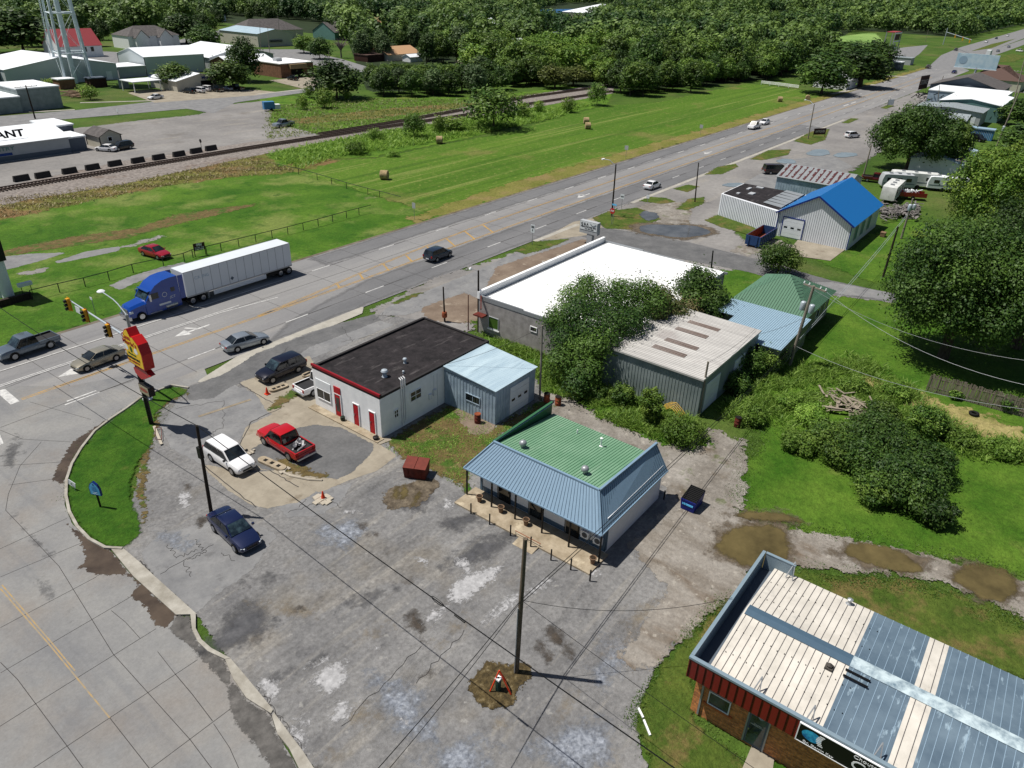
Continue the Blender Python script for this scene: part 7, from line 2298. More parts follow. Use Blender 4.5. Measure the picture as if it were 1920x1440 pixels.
for k in range(24):
 a_ = G(-5 + rr.uniform(0, 30), 150 + rr.uniform(0, 6))
 m_.bar((*a_, rr.uniform(.1, 1.5)), (a_[0] + 7, a_[1] - 1.5 + rr.uniform(-.6, .6), rr.uniform(.1, 1.5)), .5, .3)
tag(m_.build('lumber_pile', plain('new_lumber', (178, 140, 104), .9)), 'pile of tan lumber at the far left edge', 'lumber pile', kind='stuff')
m_ = MB()
for k in range(26):
 a_ = G(rr.uniform(110, 150), 180 + rr.uniform(-6, 6))
 t = rr.uniform(-.5, .1)
 m_.bar((*a_, rr.uniform(.1, .8)), (a_[0] + 5 * math.cos(t), a_[1] + 5 * math.sin(t), rr.uniform(.1, .8)), .35, .2)
tag(m_.build('timber_pile', plain('old_lumber', (140, 118, 98), .9)), 'stack of old timbers below the water tower', 'timber pile', kind='stuff')
# small boxes by blue shop
for (q_, s_, mt, lab) in (((1527, 451), .45, 'woodd', 'brown wooden box against the ribbed shop wall'), ((1513, 449), .22, 'black', 'small black bin against the ribbed shop wall'), ((1655, 442), .5, 'terra', 'brown board pallet in the shade beside the blue-roofed shop')):
 x, y = G(*q_)
 m_ = MB()
 m_.box(x - s_, y - s_ * .7, -.05, x + s_, y + s_ * .7, s_ * 1.1)
 m_.box(x - s_ * 1.05, y - s_ * .75, s_ * 1.1, x + s_ * 1.05, y + s_ * .75, s_ * 1.2)
 tag(m_.build('crate', M[mt]), lab, 'crate')
o = MB()
x, y = G(1297, 1212)
for q_, w_ in (((1197, 1327), 0), ((1218, 1380), 0)): pass
o.bar((*G(1197, 1328), .0), (*G(1206, 1346), .0), .1, .12).bar((*G(1207, 1350), .0), (*G(1219, 1379), .0), .1, .12)
tag(o.build('white_edging', M['white']), 'broken line of white edging poles in the grass', 'edging')
# ================================================================ VEHICLES
def paint(name, rgb, metal=.0, rough=.25):
 return mk('paint_' + name, S(*rgb), rough, metal, .5, coat=.6, cols=[(.3, tuple(c * .92 for c in S(*rgb)[:3]) + (1,)), (.7, S(*rgb))], scale=.6)
m_tail = plain('tail_lamp_red', (150, 14, 12), .3, var=0)
m_head = plain('head_lamp', (206, 214, 220), .15, var=0, spec=.6)
m_rim = mk('alloy_rim', S(150, 153, 158), .3, .6, .5)
m_bed = plain('bed_liner', (38, 38, 40), .7, var=.15)
PROF = {  # (x fraction, z bottom, z top, width fraction)
 'sedan': [(-.5, .42, .72, .76), (-.49, .3, .9, .88), (-.43, .22, 1.0, .96), (-.26, .19, 1.0, 1), (0, .19, .95, 1), (.2, .19, .93, 1), (.33, .2, .87, .98), (.43, .22, .76, .92), (.485, .28, .66, .82), (.5, .36, .54, .72)],
 'suv': [(-.5, .5, .85, .82), (-.49, .36, 1.08, .93), (-.44, .28, 1.1, .98), (-.2, .24, 1.08, 1), (.1, .24, 1.05, 1), (.24, .24, 1.02, 1), (.36, .25, .98, .98), (.45, .28, .88, .93), (.49, .34, .76, .86), (.5, .44, .62, .78)],
 'pickup': [(-.5, .55, .8, .92), (-.495, .48, .82, .97), (-.45, .42, .84, 1), (-.14, .38, .84, 1), (-.135, .38, 1.1, 1), (.12, .38, 1.1, 1), (.26, .38, 1.12, 1), (.4, .38, 1.1, .98), (.48, .42, 1.0, .93), (.5, .5, .8, .86)],
 'van': [(-.5, .5, .9, .88), (-.49, .4, 1.1, .96), (-.4, .34, 1.12, 1), (0, .32, 1.1, 1), (.25, .32, 1.08, 1), (.38, .34, 1.02, .98), (.47, .38, .92, .92), (.5, .46, .7, .84)],
 }
CAB = {  # belt x0, roof x0, roof x1, belt x1
 'sedan': (-.37, -.22, .07, .24), 'suv': (-.475, -.40, .09, .25), 'pickup': (-.135, -.105, .13, .25), 'van': (-.485, -.46, .2, .37)}
def car(name, label, cat, pf, pr, side, kind, col, L=4.7, W=1.82, H=1.45, wb=None, group=None, wr=.33, centre=None, head=None, z=-.06, roofcol=None, detail=True, rims=None):
 if centre is None:
  f_, r_ = np.array(G(*pf)), np.array(G(*pr))
  d_ = f_ - r_
  d_ /= np.linalg.norm(d_)
  left = np.array([-d_[1], d_[0]])
  c_ = (f_ + r_) / 2 + (left if side == 'R' else -left) * W / 2 + d_ * .03
  an = math.atan2(d_[1], d_[0])
 else: c_, an = centre, math.radians(head)
 o_ = thing(name, label, cat, (float(c_[0]), float(c_[1]), z), an, group)
 P_ = PROF[kind]
 k_ = H / {'sedan': 1.45, 'suv': 1.7, 'pickup': 1.88, 'van': 2.0}[kind]
 wb = wb or L * .6
 V, F = [], []
 for (xf, zb_, zt_, wf) in P_:
  zb_, zt_ = zb_ * k_, zt_ * k_
  hw = W / 2 * wf
  h_ = zt_ - zb_
  ring = [(0, zb_), (hw * .86, zb_), (hw * .96, zb_ + .1 * h_), (hw, zb_ + .42 * h_), (hw * .985, zb_ + .75 * h_), (hw * .9, zt_ - .015), (hw * .6, zt_ + .03), (0, zt_ + .045)]
  ring += [(-y_, z_) for y_, z_ in ring[-2:0:-1]]
  V += [(xf * L, y_, z_) for y_, z_ in ring]
 n = 14
 for i in range(len(P_) - 1):
  for j in range(n): F.append((i * n + j, (i + 1) * n + j, (i + 1) * n + (j + 1) % n, i * n + (j + 1) % n))
 F += [tuple(range(n)), tuple(range((len(P_) - 1) * n, len(P_) * n))[::-1]]
 m_ = MB()
 m_.faces(V, F)
 x0, x1, x2, x3 = [c * L for c in CAB[kind]]
 zb_ = (1.06 if kind == 'pickup' else {'sedan': .93, 'suv': 1.03, 'van': 1.05}[kind]) * k_
 wbt, wtp = W / 2 * .9, W / 2 * (.72 if kind in ('sedan',) else .78)
 st = [(x0, zb_, wbt), (x1, H - .05, wtp * .97), (x1 + .12 * L * .5, H - .005, wtp), (x2 - .1 * L * .4, H, wtp), (x2, H - .04, wtp * .97), (x3, zb_, wbt * .96)]
 V, F = [], []
 for i_, (x, zt_, w_) in enumerate(st):
  bw = wbt
  bu = 0 if i_ in (0, 5) else .012 if i_ in (1, 4) else .045
  for y_, z_ in ((-bw, zb_ - .06), (-w_, zt_), (-w_ * .8, zt_ + bu * .7), (0, zt_ + bu), (w_ * .8, zt_ + bu * .7), (w_, zt_), (bw, zb_ - .06)): V.append((x, y_, z_))
 for i in range(5):
  for j in range(6): F.append((i * 7 + j, i * 7 + j + 1, (i + 1) * 7 + j + 1, (i + 1) * 7 + j))
 m_.faces(V, F, 0)
 if kind == 'pickup':
  xa, xb = -.492 * L, -.137 * L
  za, zc = .80 * k_, 1.12 * k_
  for s_ in (-1, 1):
   m_.box(xa, s_ * (W / 2 - .1), za, xb, s_ * W / 2 * .995, zc)
  m_.box(xa, -W / 2 + .1, za, xa + .08, W / 2 - .1, zc)
 body = m_.build('body', col, o_, True, smooth=32)
 if kind == 'pickup':
  q_ = MB()
  q_.box(xa + .081, -W / 2 + .11, .86 * k_, xb - .01, W / 2 - .11, .93 * k_)
  q_.box(xa + .081, -W / 2 + .101, .9 * k_, xb - .01, -W / 2 + .13, zc - .01)
  q_.box(xa + .081, W / 2 - .13, .9 * k_, xb - .01, W / 2 - .101, zc - .01)
  q_.build('truck_bed', m_bed, o_, True)
 def gq(a, b_, c2, d2, name_, off=.012):
  a, b_, c2, d2 = [Vector(p) for p in (a, b_, c2, d2)]
  nn = (b_ - a).cross(d2 - a).normalized()
  cc = (a + b_ + c2 + d2) / 4
  if nn.dot(cc - Vector((0, 0, H * .5))) < 0: nn = -nn
  return [tuple(p + (cc - p) * .06 + nn * (off + .02)) for p in (a, b_, c2, d2)]
 q_ = MB().poly(gq((x3, -wbt * .93, zb_ + .02), (x3, wbt * .93, zb_ + .02), (x2, wtp * .95, H - .03), (x2, -wtp * .95, H - .03), ''))
 q_.build('windscreen', M['glassb'] if col.name in ('paint_navy', 'paint_navysuv', 'paint_grey') else M['glass'], o_, True)
 MB().poly(gq((x0, -wbt * .93, zb_ + .02), (x0, wbt * .93, zb_ + .02), (x1, wtp * .93, H - .045), (x1, -wtp * .93, H - .045), '')).build('rear_window', M['glass'], o_, True)
 for s_ in (-1, 1):
  q_ = MB()
  cuts = [0, .52, 1] if kind in ('sedan', 'pickup') else [0, .3, .66, 1]
  for a0, a1 in zip(cuts[:-1], cuts[1:]):
   def pt(t, top):
    xb_, xt_ = x0 + (x3 - x0) * t, x1 + (x2 - x1) * t
    return (xt_, s_ * wtp * 1.0, H - .07) if top else (xb_, s_ * wbt * 1.0, zb_ + .03)
   q_.poly(gq(pt(a0, 0), pt(a1, 0), pt(a1, 1), pt(a0, 1), '', .012))
  q_.build('side_window', M['glass'], o_, True)
 for sx in (1, -1):
  for sy in (1, -1):
   cx_ = sx * wb / 2 + .03 * L * (kind != 'pickup')
   yo = sy * (W / 2 + .012)
   w_ = MB()
   w_.tube([(cx_, yo - sy * .22, wr), (cx_, yo, wr)], [wr, wr], 20)
   we = w_.build('wheel', M['rubber'], o_, True, smooth=40)
   r_ = MB()
   r_.tube([(cx_, yo, wr), (cx_, yo + sy * .012, wr)], wr * .62, 16)
   ri = r_.build('rim', rims or m_rim, we, True)
   if detail:
    r_ = MB()
    for k in range(5):
     t = 2 * math.pi * k / 5 + .3
     tt = t + .42
     r_.poly([(cx_ + wr * .18 * math.cos(t + .31), yo + sy * .016, wr + wr * .18 * math.sin(t + .31)), (cx_ + wr * .54 * math.cos(t + .1), yo + sy * .016, wr + wr * .54 * math.sin(t + .1)),
 (cx_ + wr * .54 * math.cos(t + .85), yo + sy * .016, wr + wr * .54 * math.sin(t + .85))])
    a_ = MB()
    n2 = 12
    pts = [(cx_ + (wr * 1.17) * math.cos(math.pi * k / n2), sy * (W / 2 + .004), wr * 1.0 + (wr * 1.17) * math.sin(math.pi * k / n2)) for k in range(n2 + 1)]
    a_.poly(pts)
    a_.build('wheel_arch', M['black'], o_, True)
 fx, rx = L * .5, -L * .5
 zt_f = P_[-2][2] * k_
 for s_ in (-1, 1):
  hz = zt_f - .1
  MB().bar((fx - .18, s_ * W * .41, hz), (fx - .02, s_ * W * .29, hz - .03), .12, .13).build('headlight', m_head, o_, True)
  if kind in ('suv', 'pickup', 'van'): MB().box(rx - .015, s_ * W * .36, .75 * k_, rx + .06, s_ * W * .46, 1.03 * k_).build('taillight', m_tail, o_, True)
  else: MB().box(rx - .005, s_ * W * .26, .7 * k_, rx + .1, s_ * W * .43, .84 * k_).build('taillight', m_tail, o_, True)
  MB().box(x3 - .35, s_ * W * .5, zb_ + .02, x3 - .2, s_ * (W * .5 + .16), zb_ + .15).build('mirror', col if kind == 'sedan' else M['black'], o_, True)
 MB().box(fx - .03, -W * .22, .42 * k_, fx + .012, W * .22, .58 * k_).build('grille', M['black'], o_, True)
 MB().box(rx - .02, -.26, .5 * k_, rx + .01, .26, .62 * k_).build('number_plate', M['signwhite'], o_, True)
 if kind in ('pickup', 'van'):
  MB().box(rx - .12, -W * .46, .45 * k_, rx + .02, W * .46, .6 * k_).build('rear_bumper', M['chrome'], o_, True)
  MB().box(fx - .06, -W * .44, .42 * k_, fx + .08, W * .44, .6 * k_).build('front_bumper', M['chrome'] if kind == 'van' else col, o_, True)
 return o_
G1 = 'vehicles on the highway'
car('parked_car', 'white SUV parked on tan concrete beside the dark pole', 'car', (431, 888), (395, 864), 'R', 'suv', paint('white', (232, 232, 234)), 4.77, 1.86, 1.7, wr=.36)
car('parked_car', 'dark navy sedan parked at the foot of the dark pole', 'car', (436, 1031), (400, 996), 'R', 'sedan', paint('navy', (22, 34, 72), .3), 4.85, 1.82, 1.45)
o = car('pickup_truck', 'red crew-cab pickup truck with junk in its bed', 'pickup truck', (495, 834), (542, 864), 'L', 'pickup', paint('red', (176, 14, 22)), 5.6, 1.95, 1.88, wr=.4)
m_ = MB()
for k in range(12): m_.bar((-2.4 + rr.random() * 1.2, rr.uniform(-.6, .6), .85), (-2.4 + rr.random() * 1.2, rr.uniform(-.6, .6), 1.25), rr.uniform(.05, .3), rr.uniform(.05, .2))
j = m_.build('bed_junk', plain('junk_metal', (120, 120, 124), .4, .3, var=.6, scale=4), o, True)
car('parked_car', 'dark blue SUV parked beside the small pump island', 'car', (518, 716), (561, 698), 'L', 'suv', paint('navysuv', (12, 14, 34), .2), 4.9, 1.9, 1.75, wr=.36)
car('pickup_truck', 'white pickup truck half hidden behind the white shop corner', 'pickup truck', None, None, None, 'pickup', paint('white', (232, 232, 234)), 5.2, 1.85, 1.75, centre=(37.9, 50.7), head=-3, wr=.36)
car('sedan', 'silver sedan driving in the near lane above the lot', 'car', (489, 647), (447, 660), 'R', 'sedan', paint('silver', (150, 158, 166), .5), 4.85, 1.84, 1.46, group=G1)
car('sedan', 'gold beige sedan waiting in the turn lane by the restaurant sign', 'car', (170, 694), (221, 675), 'L', 'sedan', paint('gold', (150, 144, 128), .4), 4.9, 1.82, 1.42, group=G1)
car('pickup_truck', 'grey crew-cab pickup at the left edge of the highway', 'pickup truck', (27, 676), (101, 651), 'L', 'pickup', paint('grey', (104, 116, 128), .4), 5.7, 2.0, 1.9, wr=.41, group=G1)
car('suv', 'dark blue grey SUV driving past the yellow hatching', 'car', (842, 482), (819, 491), 'R', 'suv', paint('slateblue', (40, 54, 72), .4), 4.5, 1.85, 1.66, group=G1)
car('parked_car', 'red sedan parked on the lawn behind the pipe fence', 'car', (293, 486), (268, 479), 'R', 'sedan', paint('crimson', (150, 20, 38), .1), 4.9, 1.82, 1.46)
car('sedan', 'white sedan on the highway near the wooden street light', 'car', None, None, None, 'sedan', paint('white', (232, 232, 234)), 4.7, 1.82, 1.45, centre=(130.3, 64.6), head=0, group=G1)
car('pickup_truck', 'white pickup with load leading the oncoming pair', 'pickup truck', None, None, None, 'pickup', paint('white', (232, 232, 234)), 5.8, 2.0, 1.95, centre=(212.5, 76.2), head=180, group=G1)
car('sedan', 'white car following right behind the white pickup', 'car', None, None, None, 'sedan', paint('white', (232, 232, 234)), 4.7, 1.82, 1.5, centre=(222.0, 76.8), head=180, group=G1)
car('parked_car', 'white SUV parked on gravel left of the big dark tree', 'car', (1608, 258), (1596, 259), 'R', 'suv', paint('white', (232, 232, 234)), 4.6, 1.85, 1.66)
car('van', 'dark brown panel van parked left of the rust-striped shed', 'van', (1471, 327), (1443, 327), 'R', 'van', paint('brown', (58, 44, 40)), 5.6, 2.0, 2.0, wr=.37)
car('parked_car', 'black SUV parked on the far gravel lot', 'car', (222, 283), (249, 278), 'L', 'suv', paint('black', (12, 12, 15)), 4.8, 1.9, 1.75, wr=.37)
car('parked_car', 'white sedan parked in front of the small cream shed', 'car', None, None, None, 'sedan', paint('white', (232, 232, 234)), 4.7, 1.82, 1.42, centre=(75.3, 165.6), head=118)
car('pickup_truck', 'silver crew-cab pickup parked beside the railway', 'pickup truck', (524, 240), (550, 236), 'L', 'pickup', paint('silver', (150, 158, 166), .5), 5.8, 2.0, 1.9, wr=.4)
car('parked_car', 'white sedan in the police office car park', 'car', (288, 187), (304, 185), 'L', 'sedan', paint('white', (232, 232, 234)), 4.8, 1.82, 1.45)
for (q_, kind, cn, rgb, lab) in (((360, 175), 'suv', 'black', (12, 12, 15), 'black SUV at the left end of the row by the tan office'), ((379, 174), 'suv', 'white', (232, 232, 234), 'white SUV left of another white one by the tan office'),
 ((391, 171), 'suv', 'white', (232, 232, 234), 'second white SUV in the row by the tan office'), ((409, 172), 'pickup', 'black', (12, 12, 15), 'black pickup in the middle of the row by the tan office'),
 ((430, 170), 'sedan', 'silver', (150, 158, 166), 'silver sedan in the row under the office tree'), ((448, 169), 'pickup', 'black', (12, 12, 15), 'black pickup at the right end of the row')):
 x, y = G(*q_)
 car('parked_car', lab, 'car', None, None, None, kind, paint(cn, rgb), {'suv': 4.8, 'pickup': 5.7, 'sedan': 4.8}[kind], 1.9, {'suv': 1.75, 'pickup': 1.9, 'sedan': 1.45}[kind], centre=(x, y + 1.5), head=100, group='cars parked by the tan office', detail=False)
x, y = G(551, 150)
car('parked_car', 'dark SUV under the brick hall canopy', 'car', None, None, None, 'suv', paint('black', (12, 12, 15)), 4.8, 1.9, 1.75, centre=(x, y + .5), head=95, detail=False)
for (q_, kind, cn, rgb, hd, lab, L) in (((1740, 128), 'pickup', 'brown', (58, 44, 40), 180, 'brown car approaching just beyond the dark kiosk', 5.5), ((1789, 137), 'sedan', 'deepblue', (20, 40, 90), 0, 'deep blue car driving away before the billboard', 4.8),
 ((1792, 95), 'pickup', 'dark', (40, 40, 46), 180, 'dark pickup with white bonnet approaching the far bend', 5.6), ((1849, 80), 'suv', 'white', (232, 232, 234), 180, 'white SUV on the far carriageway', 4.8),
 ((1868, 73), 'sedan', 'slateblue', (40, 54, 72), 180, 'dark car on the far carriageway ahead of the white one', 4.8), ((1889, 68), 'suv', 'white', (232, 232, 234), 180, 'white SUV farthest along the road', 4.9),
 ((1871, 97), 'sedan', 'silver', (150, 158, 166), 0, 'silver car on the right hand carriageway', 4.8), ((1891, 89), 'sedan', 'silver', (150, 158, 166), 0, 'silver car farther along the right hand carriageway', 4.8),
 ((1912, 97), 'pickup', 'white', (232, 232, 234), 60, 'white pickup parked at the far right edge', 5.6)):
 x, y = G(*q_)
 car('car', lab, 'car', None, None, None, kind, paint(cn, rgb), L, 1.9, {'suv': 1.8, 'pickup': 1.9, 'sedan': 1.5}[kind], centre=(x, y), head=hd - 3, detail=False, group='cars on the far road')
car('parked_car', 'black car parked in front of the blue container', 'car', (1833, 265), (1820, 262), 'R', 'suv', paint('black', (12, 12, 15)), 4.8, 1.9, 1.7, detail=False)
car('parked_car', 'maroon pickup in the shade right of the striped shed', 'pickup truck', (1650, 343), (1632, 341), 'R', 'pickup', paint('maroon', (86, 16, 20)), 5.5, 1.95, 1.8, detail=False)
car('parked_car', 'maroon truck parked near the curved side road', 'pickup truck', None, None, None, 'pickup', paint('maroon', (86, 16, 20)), 6.5, 2.2, 2.4, centre=G(1668, 121), head=-40, detail=False)
# box truck on the far road
x, y = G(1852, 107)
b = thing('box_truck', 'white box truck on the far right hand carriageway', 'truck', (x, y, -.05), math.radians(0))
MB().box(-4, -1.25, 1.0, 3, 1.25, 4.2).build('cargo_box', M['offwhite'], b, True)
MB().box(3.1, -1.1, .6, 5, 1.1, 2.7).build('cab', M['white'], b, True)
for sx in (-2.6, 3.9):
 for sy in (-1.15, 1.15): MB().tube([(sx, sy - .15, .5), (sx, sy + .15, .5)], .5, 12).build('wheel', M['rubber'], b, True)
# ---- camper trailers and motorhome
def rv(name, label, c_, an, L, W, H, mat, cab=False, cat='camper'):
 o_ = thing(name, label, cat, (c_[0], c_[1], -.1), math.radians(an))
 m_ = MB()
 x0, x1 = -L / 2, L / 2
 prof = [(x0, .55), (x0 - .05, H * .6), (x0 + .25, H - .1), (x0 + .8, H), (x1 - .7, H), (x1 - .1, H - .35), (x1, H * .55), (x1 - .3, .55)]
 V = [(a, -W / 2, z) for a, z in prof] + [(a, W / 2, z) for a, z in prof]
 n = len(prof)
 m_.faces(V, [tuple(range(n)), tuple(range(n, 2 * n))[::-1]] + [((i + 1) % n, i, n + i, n + (i + 1) % n) for i in range(n)])
 m_.build('body', mat, o_, True, smooth=25)
 for k in range(3): MB().box(x0 + L * (.2 + .25 * k), -.35, H + .004, x0 + L * (.2 + .25 * k) + .6, .3, H + .2).build('roof_vent', M['alu'], o_, True)
 for s_ in (-1, 1):
  q_ = MB()
  for k in range(3): q_.box(x0 + L * (.12 + .28 * k), s_ * W / 2, H * .55, x0 + L * (.12 + .28 * k) + 1.0, s_ * (W / 2 + .015), H * .78)
  q_.build('window', M['glass'], o_, True)
  MB().box(x0 + .2, s_ * W / 2, H * .38, x1 - .4, s_ * (W / 2 + .01), H * .44).build('stripe', M['slate'], o_, True)
  for k in (-.15, .05): MB().tube([(L * k, s_ * (W / 2 - .2), .38), (L * k, s_ * (W / 2 + .02), .38)], .38, 14).build('wheel', M['rubber'], o_, True)
 return o_
m_rv = mk('camper_skin', S(206, 208, 206), .5, cols=[(.3, S(180, 182, 180)), (.7, S(216, 218, 216))], scale=.8, layers=[(S(120, 116, 110), 1.0, .6, .1, .5)])
a_, c_ = np.array(G(1648, 392)), np.array(G(1690, 352))
rv('camper_trailer', 'weathered white camper trailer parked end-on behind the blue-roofed shop', tuple((a_ + c_) / 2), math.degrees(math.atan2(*(c_ - a_)[::-1])), 9.0, 2.5, 3.0, m_rv)
rv('box_trailer', 'grey box trailer standing across behind the camper', G(1680, 352), -62, 6.5, 2.4, 2.9, M['greywall'], cat='trailer')
rv('motorhome', 'old white motorhome with big side windows under the dark tree', G(1712, 350), -68, 9.5, 2.4, 3.0, m_rv, cat='motorhome')
rv('camper_trailer', 'rounded white camper trailer right of the motorhome', G(1775, 357), -68, 8.0, 2.4, 2.8, M['whiteroof'])
x, y = G(1708, 372)
b = thing('cargo_trailer', 'red open trailer heaped with scrap beside the camper', 'trailer', (x, y, 0), math.radians(-65))
MB().box(-2.4, -1, .5, 2.4, 1, .6).box(-2.4, -1, .6, 2.4, -.94, 1.3).box(-2.4, .94, .6, 2.4, 1, 1.3).build('bed', paint('crimson', (150, 20, 38)), b, True)
m_ = MB()
for k in range(22): m_.bar((rr.uniform(-2, 2), rr.uniform(-.8, .8), .8), (rr.uniform(-2, 2), rr.uniform(-.8, .8), 1.6), .2, .12)
m_.build('load', M['offwhite'], b, True)['kind'] = 'stuff'
for sy in (-1.05, 1.05): MB().tube([(0, sy - .1, .35), (0, sy + .1, .35)], .35, 12).build('wheel', M['rubber'], b, True)
x, y = G(508, 207)
b = thing('propane_trailer', 'small blue and white machine parked at the edge of the far lot', 'trailer', (x, y, 0), math.radians(-20))
MB().box(-2, -.9, .4, 1, .9, 2.4).build('cabinet', M['bluecont'], b, True)
MB().box(1.05, -.8, .4, 2.6, .8, 1.6).build('engine', M['offwhite'], b, True)
for sy in (-.9, .9): MB().tube([(0, sy - .1, .35), (0, sy + .1, .35)], .35, 10).build('wheel', M['rubber'], b, True)
x, y = G(1738, 192)
b = thing('farm_machine', 'dark folded farm machine in the yard behind the grey store', 'machine', (x, y, 0))
m_ = MB()
for k in range(40):
 p_ = Vector((x + rr.uniform(-6, 8), y + rr.uniform(-4, 5), rr.uniform(.3, 3)))
 m_.bar(p_, p_ + Vector((rr.uniform(-2, 2), rr.uniform(-2, 2), rr.uniform(-1.5, 1.5))), .25, .2)
m_.build('frame', M['black'], b)
MB().box(x + 5, y - 9, .2, x + 9, y - 4, 2.6).build('tank', M['offwhite'], b)
x, y = G(1805, 290)
b = thing('blue_tank', 'small dark blue tank on the grass left of the tree', 'tank', (x, y, 0))
MB().tube([(x - 1.3, y, 1), (x + 1.3, y, 1)], 1.0, 14).build('drum', M['navytrim'], b, smooth=50)
MB().box(x - 1, y - .8, -.1, x + 1, y + .8, .2).build('skid', M['black'], b)
# ---- semi truck (front towards -x)
b = thing('semi_truck', 'blue sleeper semi truck hauling a long white box trailer', 'truck', (44.5, 78.7, -.06), math.radians(180))
mb_ = paint('truckblue', (0, 62, 150))
mbd = paint('truckblue', (0, 62, 150))
FX = 10.9  # front bumper at local +x
sec = [(FX - .15, .55, 1.45, .92), (FX - .35, .5, 1.72, 1.0), (FX - 1.0, .5, 1.85, 1.04), (FX - 1.95, .5, 2.0, 1.12), (FX - 2.0, .5, 2.02, 1.2), (FX - 2.15, .5, 2.1, 1.22)]
V, F = [], []
for (x, z0, z1, hw) in sec:
 V += [(x, -hw, z0), (x, -hw, z1 - .25), (x, -hw * .72, z1), (x, 0, z1 + .05), (x, hw * .72, z1), (x, hw, z1 - .25), (x, hw, z0)]
for i in range(len(sec) - 1):
 for j in range(6): F.append((i * 7 + j, i * 7 + j + 1, (i + 1) * 7 + j + 1, (i + 1) * 7 + j))
F.append(tuple(range(7))[::-1])
m_ = MB()
m_.faces(V, F)
m_.build('bonnet', mb_, b, True, smooth=35)
# cab and sleeper with sloped roof fairing
prof = [(FX - 2.1, .45), (FX - 2.1, 2.05), (FX - 2.75, 2.95), (FX - 2.85, 3.05), (FX - 3.4, 3.55), (FX - 4.3, 3.92), (FX - 5.2, 4.02), (FX - 6.1, 4.0), (FX - 6.15, .45)]
V = [(x, -1.22, z) for x, z in prof] + [(x, 1.22, z) for x, z in prof]
n = len(prof)
m_ = MB()
m_.faces(V, [tuple(range(n))[::-1], tuple(range(n, 2 * n))] + [(i, (i + 1) % n, n + (i + 1) % n, n + i) for i in range(n)])
m_.build('cab', mb_, b, True, smooth=25)
for s_ in (-1, 1):
 m_ = MB()
 m_.poly([(FX - 6.15, s_ * 1.24, 1.2), (FX - 6.75, s_ * 1.24, 1.2), (FX - 6.75, s_ * 1.24, 3.95), (FX - 6.15, s_ * 1.24, 4.0)])
 m_.box(FX - 6.75, s_ * 1.2, 1.2, FX - 6.15, s_ * 1.238, 3.95)
 m_.build('side_fairing', mb_, b, True)
 MB().box(FX - 3.6, s_ * 1.22, 2.05, FX - 2.75, s_ * 1.235, 2.75).build('side_window', M['glass'], b, True)
 MB().box(FX - 5.6, s_ * 1.22, 2.35, FX - 5.1, s_ * 1.235, 2.85).build('sleeper_window', M['glass'], b, True)
 MB().box(FX - 2.6, s_ * 1.3, 2.0, FX - 2.4, s_ * 1.55, 2.75).build('mirror', M['chrome'], b, True)
 MB().box(FX - .55, s_ * .8, 1.05, FX - .18, s_ * 1.03, 1.3).build('headlight', m_head, b, True)
 MB().tube([(FX - 4.2, s_ * 1.0, .75), (FX - 5.6, s_ * 1.0, .75)], .34, 14).build('fuel_tank', M['chrome'], b, True)
 MB().box(FX - 3.7, s_ * 1.05, .5, FX - 2.3, s_ * 1.27, .58).build('step', M['alu'], b, True)
m_ = MB()
m_.poly([(FX - 2.13, -1.05, 2.12), (FX - 2.13, 1.05, 2.12), (FX - 2.72, 1.0, 2.92), (FX - 2.72, -1.0, 2.92)])
m_.faces([(p[0] + .03, p[1], p[2] + .02) for p in m_.v], [(0, 1, 2, 3)])
m_.build('windscreen', M['glassb'], b, True)
MB().box(FX - 2.95, -1.12, 2.98, FX - 2.45, 1.12, 3.06).build('sun_visor', mb_, b, True)
m_ = MB()
m_.box(FX - .16, -.62, .75, FX - .08, .62, 1.5)
for k in range(7): m_.box(FX - .08, -.55 + k * .18, .78, FX - .06, -.51 + k * .18, 1.47)
m_.build('grille', M['chrome'], b, True)
MB().box(FX - .2, -1.15, .35, FX + .02, 1.15, .72).build('front_bumper', M['chrome'], b, True)
MB().box(FX - 9.6, -.45, .8, FX - 6.1, .45, 1.05).build('chassis', M['black'], b, True)
TW = .5
for x in (FX - 1.35, FX - 7.5, FX - 8.85, -9.0, -10.25):
 for s_ in (-1, 1):
  w_ = MB()
  w_.tube([(x, s_ * (.62 if x < FX - 2 else .9), TW), (x, s_ * 1.22, TW)], TW, 20)
  we = w_.build('wheel', M['rubber'], b, True, smooth=40)
  MB().tube([(x, s_ * 1.22, TW), (x, s_ * 1.235, TW)], .3, 16).build('rim', M['chrome'], we, True)
TX0, TX1 = -10.75, FX - 5.45 - .4
TX1 = 5.35
tr_ = MB().box(TX0, -1.28, 1.15, FX - 6.5 - .35, 1.28, 4.1).build('trailer_box', plain('trailer_white', (206, 212, 218), .4, var=.04, scale=.5, spec=.5), b, True)
TX1 = FX - 6.85
m_ = MB()
for s_ in (-1, 1):
 for k in range(1, 13): m_.box(TX0 + (TX1 - TX0) * k / 13 - .02, s_ * 1.28, 1.2, TX0 + (TX1 - TX0) * k / 13 + .02, s_ * 1.287, 4.05)
m_.build('panel_seam', plain('seam_grey', (120, 126, 134), .6, var=0), b, True)
m_ = MB()
for s_ in (-1, 1):
 m_.box(TX0, s_ * 1.26, 1.05, TX1, s_ * 1.295, 1.2)
 m_.box(TX0, s_ * 1.26, 4.06, TX1, s_ * 1.295, 4.13)
m_.build('side_rail', M['alu'], b, True)
MB().box(TX0 + .5, -1.2, .55, TX0 + 3.6, 1.2, .9).build('bogie', M['black'], b, True)
for s_ in (-1, 1): MB().box(TX0 + 4.0, s_ * 1.24, .45, TX1 - 3.4, s_ * 1.27, 1.0).build('side_skirt', M['offwhite'], b, True)
MB().box(TX1 - 3.0, -.9, .1, TX1 - 2.8, .9, 1.1).build('landing_gear', M['alu'], b, True)
MB().box(TX0 - .02, -1.15, .5, TX0 + .1, 1.15, .62).build('rear_guard', M['alu'], b, True)
